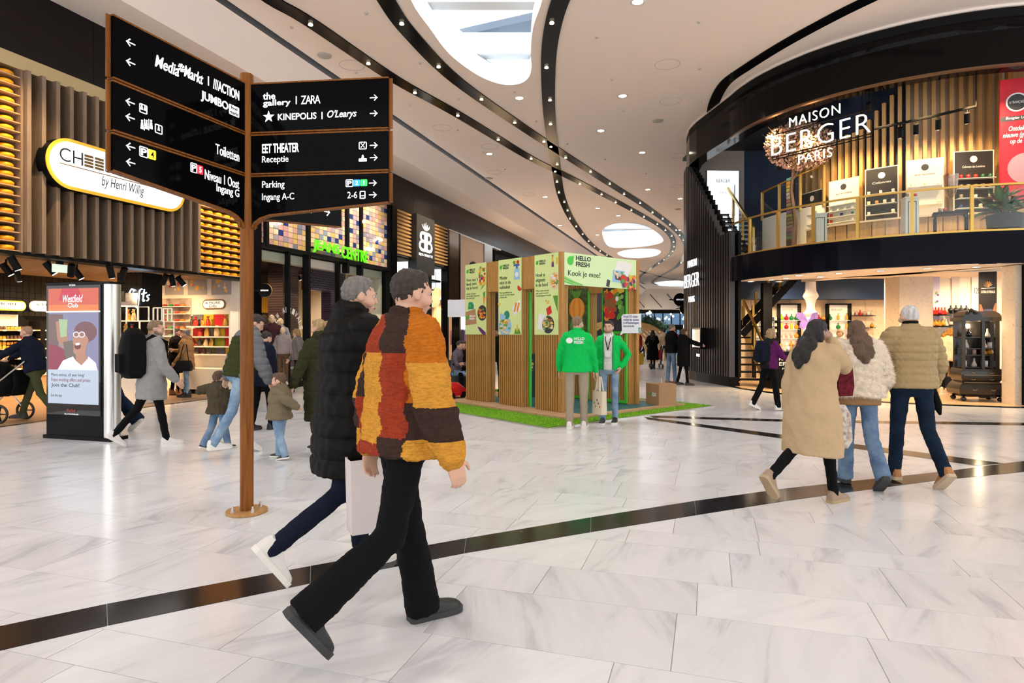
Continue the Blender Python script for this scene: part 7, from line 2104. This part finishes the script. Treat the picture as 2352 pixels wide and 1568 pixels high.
# white paper bag between the two
bag = thing('paper_bag', 'pale paper shopping bag carried between the two striding men', 'bag', (-.79, 3.62, .0), .5)
PAPR = M('paper_pale', (.66, .58, .56), .6)
MB().add([(-.15, -.06, .36), (.15, -.06, .36), (.15, .06, .36), (-.15, .06, .36), (-.16, -.065, .78), (.16, -.065, .78), (.16, .065, .78), (-.16, .065, .78)], [(0, 3, 2, 1), (0, 1, 5, 4), (1, 2, 6, 5), (2, 3, 7, 6), (3, 0, 4, 7)]).build('bag_body', PAPR, bag)
for y in (-.065, .065): MB().tube([(-.07, y, .77), (-.06, y * .6, .88), (0, y * .4, .92), (.06, y * .6, .88), (.07, y, .77)], .005, 5).build('handle', PAPR, bag)
# 3 woman in beige coat
def scarf(root, j):
    mb = MB()
    caps(mb, [j['N'] + V((-.16, .02, -.5)) * 1, j['N'] + V((-.17, .03, -.75))], [.06, .07])
r3, j3 = person('woman in long beige coat with long black hair walking right', near(1866, 5.5), 58, 1.66, 5, ((13, 2, 0), (-17, 42, 52)), ({'t': (.04, .22, 1.42), 'pole': (.35, .25, -1)}, (-10, 8, 10)), (12, 8),
    dict(m=TAN, t=.04, hem=-.265, flare=.03, name='coat', sl=(.07, .06, .05), disp=[('noise', .005, 10), ('noise', .0018, 40)]), (BLK, .075, .055, .045), (M('shoe_taupe', (.34, .23, .15), .6), M('sole_tan', (.42, .30, .17), .6)), ('long', H_BLACK), vox=.012, skin=SKIND, width=1.04)
hb_ = thing('handbag', 'patterned pale handbag with strap beside the beige coat', 'bag', near(1925, 5.5) + V((0, 0, 0)), .3)
MB().loft([[(a * x, b * y, z) for x, y in ((-1, -1), (1, -1), (1, 1), (-1, 1))] for a, b, z in ((.07, .04, .48), (.1, .06, .55), (.09, .05, .78), (.06, .02, .86))]).build('bag_body', M('bag_print', (.62, .55, .45), .7, var=.7, vscale=22, col2=(.2, .12, .14)), hb_, smooth=True)
MB().tube([(-.06, 0, .85), (-.03, 0, 1.1), (.0, .05, 1.25)], .008, 6).build('strap', BRW, hb_)
sc_ = thing('scarf', 'dark red checked scarf hanging from the beige coat arm', 'scarf', near(1938, 5.58), .3)
MB().loft([[(a * x, .03 * y, z) for x, y in ((-1, -1), (1, -1), (1, 1), (-1, 1))] for a, z in ((.07, .93), (.09, 1.02), (.07, 1.18), (.04, 1.25))]).build('scarf_cloth', fabric('maroon_check', (.14, .012, .02), var=.6, vscale=25), sc_, smooth=True)
# 4 girl in white fur jacket
FURM = fabric('white_fur', (1, .87, .71), .95, 1.0, 130)
def fur(root, j):
    P, d, H = j['P'], j['d'], j['H']
    blob('sweater_hem', MB().loft([oring(P + V((0, 0, z)), .118 * H, .094 * H, j['xd'], j['yd'], 20) for z in (-.09, -.02, .06)]), fabric('brown_knit', (.30, .17, .08)), root, .012, 2)
def collar(root, j):
    blob('dark_collar', MB().loft([oring(j['N'] + j['d'] * z, .066, .07, j['xd'], j['yd'], 16) for z in (-.03, .045)]), BLK, root, .009, 2)
r4, j4 = person('girl in fluffy white fur jacket and blue jeans walking away', near(1972, 6.12), 8, 1.64, 4, ((-10, 28, 38), (8, 3, 0)), ((8, 16, 42), (12, 16, 40)), (0, 10),
    dict(m=FURM, t=.06, hem=-.005, flare=.01, collar=1, name='fur_jacket', sl=(.085, .085, .06), disp=[('noise', .010, 30), ('noise', .006, 80)]), (JEAN, .088, .07, .078), (M('shoe_brown_dark', (.05, .03, .02), .6), SOLB), ('long', H_BROWN), vox=.012, extra=fur)
# 5 white-haired man in khaki padded jacket
KPUF = fabric('khaki_puffer', (.36, .255, .125), .55, .1)
r5, j5 = person('white-haired man in khaki quilted jacket and dark jeans walking away', near(2094, 6.2), 2, 1.79, 2, ((-12, 24, 40), (8, 2, 0)), ((10, 20, 24), (16, 18, 20)), (0, 4),
    dict(m=KPUF, t=.042, hem=-.01, name='quilted_jacket', sl=(.075, .066, .05), disp=[('quilt', .0095, .072), ('noise', .003, 30)]), (JEAND, .086, .064, .058), (M('shoe_tan', (.42, .18, .05), .5), M('sole_cream', (.55, .42, .28), .6)), ('buzz', H_WHITE), vox=.0105, width=1.1, extra=collar)
um = thing('umbrella', 'small folded black umbrella at the white-haired man\'s side', 'umbrella', near(2146, 6.2), .2)
MB().tube([(0, 0, .95), (0, 0, .90), (.02, -.01, .78), (.05, -.02, .68)], [.012, .03, .045, .012], 8).build('folded_canopy', BLK, um, smooth=True)
MB().tube([(0, 0, .95), (-.01, 0, 1.02), (.02, 0, 1.04)], .01, 6).build('handle', BRW, um)
# 6 woman in purple with rucksack
PUR = fabric('purple', (.10, .012, .085)); BVEST = fabric('black_vest', (.015, .015, .018))
def vestfn(z_lo, half):
    return lambda c: (np.abs(c[:, 0]) < half).astype(int)
r6, j6 = person('woman with curly blond hair, purple sleeves and black trousers walking right', near(1766, 12.0), 82, 1.58, 4, ((12, 4, 0), (-14, 14, 24)), ((28, 6, 30), (-10, 6, 20)), (0, 0),
    dict(m=[PUR, BVEST], t=.03, hem=-.03, fn=vestfn(0, .165), name='vest_and_sweater'), (BLK, .085, .068, .062), (SHW_, SOLW), ('curly', H_BLOND), vox=.016, width=1.1, face=True)
def rucksack(root, j, label, mat, sc=1.0, off=(0, -.16, -.05), mname='rucksack'):
    c = at_root(root, j['S'] + V(off) * j['s'])
    t = thing(mname, label, 'bag', c - V((0, 0, .42 * sc)), root.rotation_euler[2])
    mb = MB().loft([[(a * x * sc, b * y * sc - .05 * sc, z * sc) for x, y in ((-1, -.6), (-.6, -1), (.6, -1), (1, -.6), (1, .6), (.6, 1), (-.6, 1), (-1, .6))] for a, b, z in ((.12, .07, 0), (.17, .11, .05), (.175, .11, .3), (.15, .085, .44), (.06, .04, .5))])
    mb.build('pack', mat, t, smooth=True)
    B('front_pocket', mat, t, -.11 * sc, .11 * sc, -.19 * sc, -.14 * sc, .06 * sc, .24 * sc)
    for q in (-1, 1): MB().tube([(q * .09 * sc, .03 * sc, .36 * sc), (q * .1 * sc, .10 * sc, .42 * sc), (q * .12 * sc, .22 * sc, .36 * sc), (q * .13 * sc, .22 * sc, .1 * sc)], .018 * sc, 6).build('strap', mat, t)
    return t
rucksack(r6, j6, 'dark navy rucksack on the back of the purple-sleeved woman', NVY, .85)
# 7 blond woman in cream sweater inside the shop
r7, j7 = person('blond woman in cream sweater with camel coat over arm in the shop', near(2178, 15.0), 55, 1.62, 6, ((6, 2, 0), (-6, 4, 0)), ({'t': (.12, .38, 1.05)}, {'t': (-.14, .3, 1.0)}), (4, 22),
    dict(m=CRMS, t=.03, hem=-.04, name='sweater', sl=(.07, .06, .045)), (BLK, .075, .055, .045), (M('boot_cream', (.66, .55, .40), .6), SOLW, 'boot'), ('bob', hairm('ginger', (.55, .26, .05))), vox=.016)
cov = thing('draped_coat', 'camel coat hanging over the blond woman\'s arm', 'coat', at_root(r7, V((.08, .22, 0))), r7.rotation_euler[2])
blob('coat_cloth', MB().loft([oring(V((0, 0, z)), a, b, V((1, 0, 0)), V((0, 1, 0)), 16) for a, b, z in ((.16, .1, .42), (.19, .11, .6), (.15, .09, .85), (.12, .07, 1.02))]), fabric('camel_drape', (.42, .24, .10)), cov, .015, 3, [('noise', .018, 14)])
# 8, 9 promoters in green jackets
GRNJ = fabric('promo_green', (.004, .50, .09), .7, .15)
def logo_back(root, j):
    f = link(bpy.data.objects.new('back_print', None), root, j['P'] + j['d'] * .235 * j['H'] + V((0, -(.078 * j['H'] + j['t'] + .010), 0)))
    txt('HELLO\nFRESH', f, -.02, .14, -.045, .055, 0, WHT, bold=.06, align='LEFT')
    plate('lime_print', WHT, f, circ(-.09, .005, .045, 14, 1.15), 0, .003)
r8, j8 = person('promoter seen from behind in green jacket and khaki trousers', near(1325, 9.75), 14, 1.78, 0, ((4, 0, 0), (-5, 0, 0)), ({'t': (.30, .10, .83)}, (4, 16, 14)), (24, 2),
    dict(m=GRNJ, t=.028, hem=-.035, flare=.012, sl=(.05, .046, .034), disp=[('noise', .006, 15), ('noise', .003, 40)]), (KHK, .088, .068, .055), (SHW_, SOLW), ('short', H_SAND), vox=.013, width=1.08, extra=logo_back)
tote = thing('tote_bag', 'cream canvas tote bag hanging from a promoter\'s hand', 'bag', at_root(r8, V((.34, .10, 0))), .4)
MB().add([(-.05, -.14, .22), (.05, -.14, .22), (.05, .14, .22), (-.05, .14, .22), (-.035, -.15, .58), (.035, -.15, .58), (.035, .15, .58), (-.035, .15, .58)], [(0, 3, 2, 1), (0, 1, 5, 4), (1, 2, 6, 5), (2, 3, 7, 6), (3, 0, 4, 7)]).build('bag_body', M('canvas_cream', (.68, .58, .42), .9, bump=.3), tote)
for x in (-.03, .03): MB().tube([(x, -.07, .57), (x * .4, -.03, .8), (x * .4, .03, .8), (x, .07, .57)], .012, 6).build('handle', MATS['canvas_cream'], tote)
for k in range(5): MB().ell((-.045, -.08 + k * .04, .34 + .05 * (k % 3)), (.004, .018, .02), 8, 5).build('printed_dot', R.choice((TOM, PLM, LEAF)), tote)
def open_front(root, j):
    H = j['H']; P, d = j['P'], j['d']
    y = .078 * H + j['t'] + .012
    for q in (-1, 1):
        MB().tube([P + d * .315 * H + V((q * .05, .05, .02)), P + d * .27 * H + V((q * .04, y - .012, 0)), P + d * .17 * H + V((0, y + .004, 0))], .007, 5).build('lanyard', BLK, root)
        MB().tube([P + d * f * H + V((q * .078, (.074 * H + j['t']) * k + .006, 0)) for f, k in ((-.015, .9), (.08, .9), (.19, .92), (.25, .9), (.30, .72))], .011, 6).build('zip_edge', M('zip_dark_green', (.01, .22, .05), .6), root)
    MB().box(-.045, .045, y - .012, y + .004, P.z + .105 * H, P.z + .16 * H).build('name_badge', WHT, root)
r9, j9 = person('promoter facing us in open green jacket, white shirt and jeans', near(1399, 10.3), 196, 1.72, 0, ((6, 0, 0), (-4, 0, 0)), ((6, 10, 8), {'t': (-.2, .06, .92), 'pole': (-1, -.6, 0)}), (10, 0),
    dict(m=[GRNJ, fabric('white_tee', (.72, .70, .66))], t=.02, hem=-.02, sl=(.05, .045, .034), fn=lambda c: ((np.abs(c[:, 0]) < .078) & (c[:, 1] > .02)).astype(int), disp=[('noise', .005, 16), ('noise', .003, 45)]), (JEANL, .08, .058, .05), (SHB, SOLW), ('short', H_DARK, M('stubble', (.32, .19, .13), .8)), vox=.012, face=True, extra=open_front)
# 10 man in grey coat with black rucksack
r10, j10 = person('man in grey wool coat with large black rucksack walking right', near(348, 8.25), 48, 1.70, 3, ((12, 2, 0), (-20, 20, 34)), ((12, 8, 26), (-10, 8, 20)), (14, 6),
    dict(m=GRY, t=.035, hem=-.16, flare=.01, name='coat', sl=(.07, .06, .045)), (BLK, .078, .055, .045), (SHW_, SOLW), ('short', H_SAND, H_SAND), vox=.013)
rucksack(r10, j10, 'large black rucksack on the grey-coated man', BLK, 1.3, (-.03, -.17, .06))
# 11 woman in brown coat, and one behind her in black
r11, j11 = person('grey-haired woman in brown hooded coat and jeans inside the cheese shop', near(428, 14.3), 262, 1.58, 0, ((5, 2, 0), (-4, 3, 0)), ({'t': (.1, .3, 1.08)}, (6, 8, 30)), (0, 4),
    dict(m=BRC, t=.035, hem=-.13, flare=.012, hood=1, name='coat'), (JEANL, .07, .055, .045), (SHB, SOLB, 'boot'), ('short', H_GREY), vox=.017, face=True)
hbg = thing('handbag', 'black handbag on the brown-coated woman\'s shoulder', 'bag', at_root(r11, V((-.28, -.05, .62))), r11.rotation_euler[2])
MB().loft([[(a * x, b * y, z) for x, y in ((-1, -1), (1, -1), (1, 1), (-1, 1))] for a, b, z in ((.07, .15, 0), (.08, .17, .1), (.05, .13, .24))]).build('bag_body', BLACKM, hbg, smooth=True)
MB().tube([(0, -.1, .22), (.06, -.03, .6), (.06, .03, .6), (0, .1, .22)], .01, 6).build('strap', BLACKM, hbg)
r11b, j11b = person('person in black coat and brown boots behind the brown-coated woman', near(404, 14.75), 60, 1.62, 0, ((4, 0, 0), (-6, 0, 0)), None, (0, 0), dict(m=BLK, t=.03, hem=-.2, name='coat'), (BLK, .07, .05, .045), (M('boot_tan', (.30, .13, .05), .6), SOLB, 'boot'), ('short', H_DARK), vox=.018)
# 12 man pushing a pram, and the pram
r12, j12 = person('bald man in navy jacket pushing a black pram', near(84, 10.45), 268, 1.66, 14, ((26, 8, 0), (-18, 20, 36)), ({'t': (.18, .62, 1.02)}, {'t': (-.18, .62, 1.02)}), (0, 6),
    dict(m=NVY, t=.03, hem=-.02), (OLV, .08, .062, .052), (SHB, SOLB), ('buzz', M('shaved_hair', (.30, .18, .12), .7)), vox=.014, face=True)
pm = thing('pram', 'black pram with large spoked wheel at the left edge', 'pram', near(20, 10.45) + V((-.1, 0, 0)), 0)
blob('hood_and_seat', MB().ell((-.15, 0, .78), (.36, .26, .24), 16, 10).ell((.02, 0, .62), (.28, .24, .2), 16, 10), BLK, pm, .018, 3, [('noise', .008, 12)])
blob('rear_apron', MB().loft([oring(V((x, 0, z)), .05, w, V((1, 0, 0)), V((0, 1, 0)), 12) for x, z, w in ((.30, .45, .2), (.36, .62, .22), (.32, .86, .2))]), BLK, pm, .018, 2)
for y in (-.28, .28):
    for x, rr in ((.16, .16), (-.5, .12)):
        w = link(bpy.data.objects.new('wheel', None), pm, (x, y, rr))
        MB().tube([(rr * .88 * math.cos(2 * PI * i / 26), 0, rr * .88 * math.sin(2 * PI * i / 26)) for i in range(26)], .02, 7, closed=True).build('tyre', SHB, w)
        for i in range(5): MB().beam((0, 0, 0), (rr * .85 * math.cos(i * 1.257), 0, rr * .85 * math.sin(i * 1.257)), .018, .018, up=(0, 1, 0)).build('spoke', BLACKM, w)
        MB().tube([(0, -.02, 0), (0, .02, 0)], .03, 10).build('hub', STEEL, w)
    MB().tube([(.16, y, .16), (-.1, y * .9, .5), (.2, y * .8, .75), (.52, y * .7, 1.02)], .014, 7).build('frame_tube', STEEL, pm)
    MB().tube([(-.5, y, .12), (-.1, y * .9, .5)], .014, 7).build('frame_tube', STEEL, pm)
MB().tube([(.52, -.2, 1.02), (.52, .2, 1.02)], .018, 8).build('handlebar', BLACKM, pm)
# 13 person behind the totem
r13, j13 = person('person in navy top and wide blue jeans half hidden behind the totem', near(258, 9.6), 272, 1.68, 4, ((20, 4, 0), (-26, 14, 40)), None, (0, 0), dict(m=NVY, t=.05, hem=-.02), (JEAND, .088, .085, .11), (SHW_, SOLW), ('short', H_DARK), vox=.015)
# 14 father in green gilet, children, mother
GILET = [fabric('gilet_green', (.035, .04, .008), .7, .1), fabric('sleeve_grey', (.15, .155, .165), .7, .1)]
def gfn(c): return ((np.abs(c[:, 0]) > .205) | (c[:, 2] > 1.455)).astype(int)
r14, j14 = person('bearded man in green gilet over grey padded sleeves leading a child', near(547, 7.62), 46, 1.74, 16, ((-14, 16, 0), (20, 18, 26)), ((10, 10, 14), {'t': (-.42, .0, .88)}), (22, 34),
    dict(m=GILET, t=.045, hem=-.02, hood=1, fn=gfn, sl=(.07, .062, .05), name='gilet_and_sleeves', disp=[('quilt', .011, .085), ('noise', .004, 25)]), (JEANL, .08, .06, .055), (SHW_, SOLW), ('short', H_DARK, H_DARK), vox=.012, face=True)
KID = dict(t=.045, hem=-.05, hood=1, flare=.02, sl=(.085, .08, .06), disp=[('quilt', .008, .11), ('noise', .005, 25)])
KJ1, KJ2 = fabric('kid_brown', (.065, .05, .03), .7, .1), fabric('kid_olive', (.17, .135, .08), .7, .1)
r15, j15 = person('small child in dark brown padded jacket holding the man\'s hand', near(502, 8.0), 30, .98, 0, ((12, 2, 0), (-14, 16, 20)), ((5, 8, 10), {'t': (-.26, .05, .78)}), (0, 0), dict(KID, m=KJ1), (JEAN, .10, .08, .075), (SHB, SOLW), ('short', H_BROWN), vox=.012, hs=1.5, width=1.1)
r16, j16 = person('small child in olive padded jacket looking left', near(642, 7.4), 285, .99, -2, ((8, 4, 0), (-8, 12, 10)), ((10, 10, 40), {'t': (.02, -.22, .62)}), (-10, 4), dict(KID, m=KJ2), (JEANL, .105, .085, .075), (SHB, SOLW), ('short', H_BROWN), vox=.0105, hs=1.5, width=1.1, face=True)
PARKA = fabric('parka_green', (.026, .026, .009), .65, .1)
r17, j17 = person('blond woman with ponytail in long dark green parka holding the child\'s hand', near(738, 7.75), 300, 1.70, 2, ((10, 2, 0), (-8, 4, 0)), ((10, 8, 10), {'t': (-.36, .12, .80)}), (-6, 8),
    dict(m=PARKA, t=.045, hem=-.28, hood=1, name='parka', disp=[('quilt', .010, .13), ('noise', .004, 25)]), (JEAND, .085, .075, .085), (SHB, SOLW), ('pony', H_BLOND), vox=.012)
r18, j18 = person('woman with curly hair in grey jacket and white top by the shop window', near(686, 15.4), 255, 1.60, 3, ((14, 4, 0), (-14, 14, 20)), None, (0, 14), dict(m=[fabric('white_top', (.7, .66, .6)), fabric('grey_puffer', (.17, .15, .14))], t=.03, hem=-.02, fn=lambda c: ((np.abs(c[:, 0]) > .07) | (c[:, 1] < .05)).astype(int), disp=[('quilt', .006, .07)]), (BLK, .085, .062, .05), (SHB, SOLB), ('curly', hairm('gold', (.42, .25, .09))), vox=.018)
r18b, j18b = person('person in dark navy coat mostly hidden behind the bearded man', near(604, 9.6), 25, 1.55, 4, None, ((0, 6, 10), (0, 6, 10)), (0, 20), dict(m=NVY, t=.03, hem=-.1, name='coat'), (BLK, .078, .058, .05), (SHB, SOLB), ('short', H_DARK), vox=.018)
# 19 seated pair, person in the stand, assistant
SITL = ((84, 80, 0), (84, 78, 0))
for lb_, px, hd, tm, bm_, hr_, Y in (('seated man in grey shirt with cap leaning forward on the couch', 1048, 120, fabric('mauve_shirt', (.13, .10, .12)), JEANL, ('short', H_DARK), 14.95), ('seated woman with dark curly hair on the couch', 1064, 170, BLK, BLK, ('long', H_DARK), 15.05)):
    person(lb_, near(px, Y), hd, 1.70, 8, SITL, ({'t': (.12, .4, .75)}, {'t': (-.12, .38, .8)}), (0, 10), dict(m=tm, t=.015, hem=0), (bm_, .08, .06, .05), (SHW_, SOLW), hr_, vox=.018, face=True)
person('dark-haired man in black shirt standing inside the stand', near(1139, 15.6), 200, 1.62, 0, None, None, (0, 0), dict(m=BLK, t=.015, hem=0), (BLK, .08, .06, .05), (SHB, SOLB), ('short', H_BLACK), skin=SKIND, vox=.018, face=True)
person('shop assistant with curly grey-blond hair in grey top behind the desk', near(1930, 17.9), 215, 1.62, 8, None, ({'t': (.12, .35, 1.05)}, {'t': (-.12, .35, 1.05)}), (0, 24), dict(m=GRY, t=.015, hem=0), (BLK, .08, .06, .05), (SHB, SOLB), ('curly', hairm('ash', (.30, .22, .14))), vox=.018, face=True)
# far figures
person('man in dark jacket and jeans looking at the wall showcase', near(1542, 18.0), 70, 1.76, 0, ((4, 0, 0), (-4, 0, 0)), ((20, 6, 60), (5, 6, 20)), (10, 4), dict(m=BLK, t=.03, hem=-.02), (JEAN, .08, .06, .05), (BRW, SOLW), ('short', H_GREY), vox=.018, face=True)
person('woman in long black padded coat pointing at the wall showcase', near(1570, 17.6), 85, 1.62, 0, None, ({'t': (.1, .5, 1.12)}, (0, 6, 10)), (0, 0), dict(m=BLK, t=.045, hem=-.2, hood=1, name='coat', disp=[('quilt', .008, .09)]), (BLK, .07, .05, .045), (SHB, SOLB), ('curly', H_BROWN), vox=.018)
person('woman in black headscarf and coat pushing a pushchair away', near(1499, 25.5), 5, 1.62, 0, W_R, ({'t': (.2, .4, 1.0)}, {'t': (-.2, .4, 1.0)}), (0, 0), dict(m=BLK, t=.04, hem=-.3, flare=.03, name='coat'), (BLK, .07, .05, .045), (SHB, SOLB), ('long', H_BLACK), vox=.022)
person('person in beige jacket and jeans walking away down the mall', near(1525, 28.6), 0, 1.68, 0, W_L, None, (0, 0), dict(m=TAN, t=.04, hem=0), (JEAND, .08, .06, .05), (SHB, SOLB), ('short', H_DARK), vox=.022)
person('person in red jacket carrying a yellow bag far down the mall', near(1461, 24.0), 0, 1.66, 0, None, None, (0, 0), dict(m=fabric('red', (.45, .04, .02)), t=.03, hem=0), (BLK, .08, .06, .05), (SHB, SOLB), ('short', H_DARK), vox=.022)
yb2 = thing('shopping_bag', 'big yellow shopping bag held by the person in red', 'bag', near(1467, 24.0), .1)
MB().add([(-.16, -.07, .25), (.16, -.07, .25), (.16, .07, .25), (-.16, .07, .25), (-.18, -.08, .68), (.18, -.08, .68), (.18, .08, .68), (-.18, .08, .68)], [(0, 3, 2, 1), (0, 1, 5, 4), (1, 2, 6, 5), (2, 3, 7, 6), (3, 0, 4, 7)]).build('bag_body', M('bag_yellow', (.62, .36, .01), .5), yb2)
MB().tube([(-.08, 0, .67), (0, 0, .86), (.08, 0, .67)], .012, 6).build('handle', MATS['bag_yellow'], yb2)
pc = thing('pushchair', 'small pushchair with red seat pushed by the woman in black', 'pushchair', near(1507, 26.0), 0)
MB().box(-.18, .18, -.2, .2, .35, .75).build('seat', TOM, pc)
for x in (-.2, .2):
    for y in (-.3, .3): MB().tube([(x - .02, y, .09), (x + .02, y, .09)], .09, 12).build('wheel', SHB, pc)
    MB().tube([(x, .3, .09), (x, -.35, 1.0)], .015, 6).build('frame_tube', STEEL, pc); MB().tube([(x, -.3, .09), (x, .1, .6)], .015, 6).build('frame_tube', STEEL, pc)
for i, (px, Y, c) in enumerate(((1475, 38, (.7, .68, .65)), (1484, 39, (.55, .05, .15)), (1468, 37, (.6, .05, .04)), (1552, 34, (.4, .05, .2)), (1574, 36, (.35, .03, .03)))):
    person('distant shopper in %s top, %s' % (('white', 'pink', 'red', 'magenta', 'dark red')[i], ('by the arches', 'right of the white top', 'left of the white top', 'behind the man in jeans', 'beside the showcase edge')[i]), near(px, Y), 20 + i * 70, 1.66, 0, W_R, None, (0, 0), dict(m=fabric('far_%d' % i, c), t=.02, hem=0), (BLK, .08, .06, .05), (SHB, SOLB), ('short', H_DARK), vox=.03, group='distant shoppers')
# mannequins in the jeans shop window
MANQ = M('mannequin_cream', (.70, .50, .30), .5)
for px, Y, hd, H_, tm, bm_, lb_ in ((624, 16.0, 150, 1.82, fabric('plum_jacket', (.06, .02, .025)), JEAN, 'tall mannequin in plum jacket in the jeans window'), (645, 16.5, 190, 1.74, fabric('pale_denim', (.30, .32, .38)), KHK, 'mannequin in pale denim shirt at the back of the jeans window'), (650, 15.9, 170, 1.5, fabric('grey_denim', (.34, .29, .29)), fabric('brown_trouser', (.14, .08, .045)), 'shorter mannequin in denim jacket and brown trousers in the window')):
    person(lb_, near(px, Y), hd, H_, 0, ((3, 0, 0), (-3, 0, 0)), ((4, 12, 20), (2, 14, 24)), (0, 0), dict(m=tm, t=.02, hem=-.01), (bm_, .075, .06, .05), (SHW_, SOLW), None, skin=MANQ, vox=.016, name='mannequin', cat='mannequin', pz=.16)
B('window_plinth', WHITE, jf, 12.98, 14.95, .15, 1.5, .01, .16)
finish()
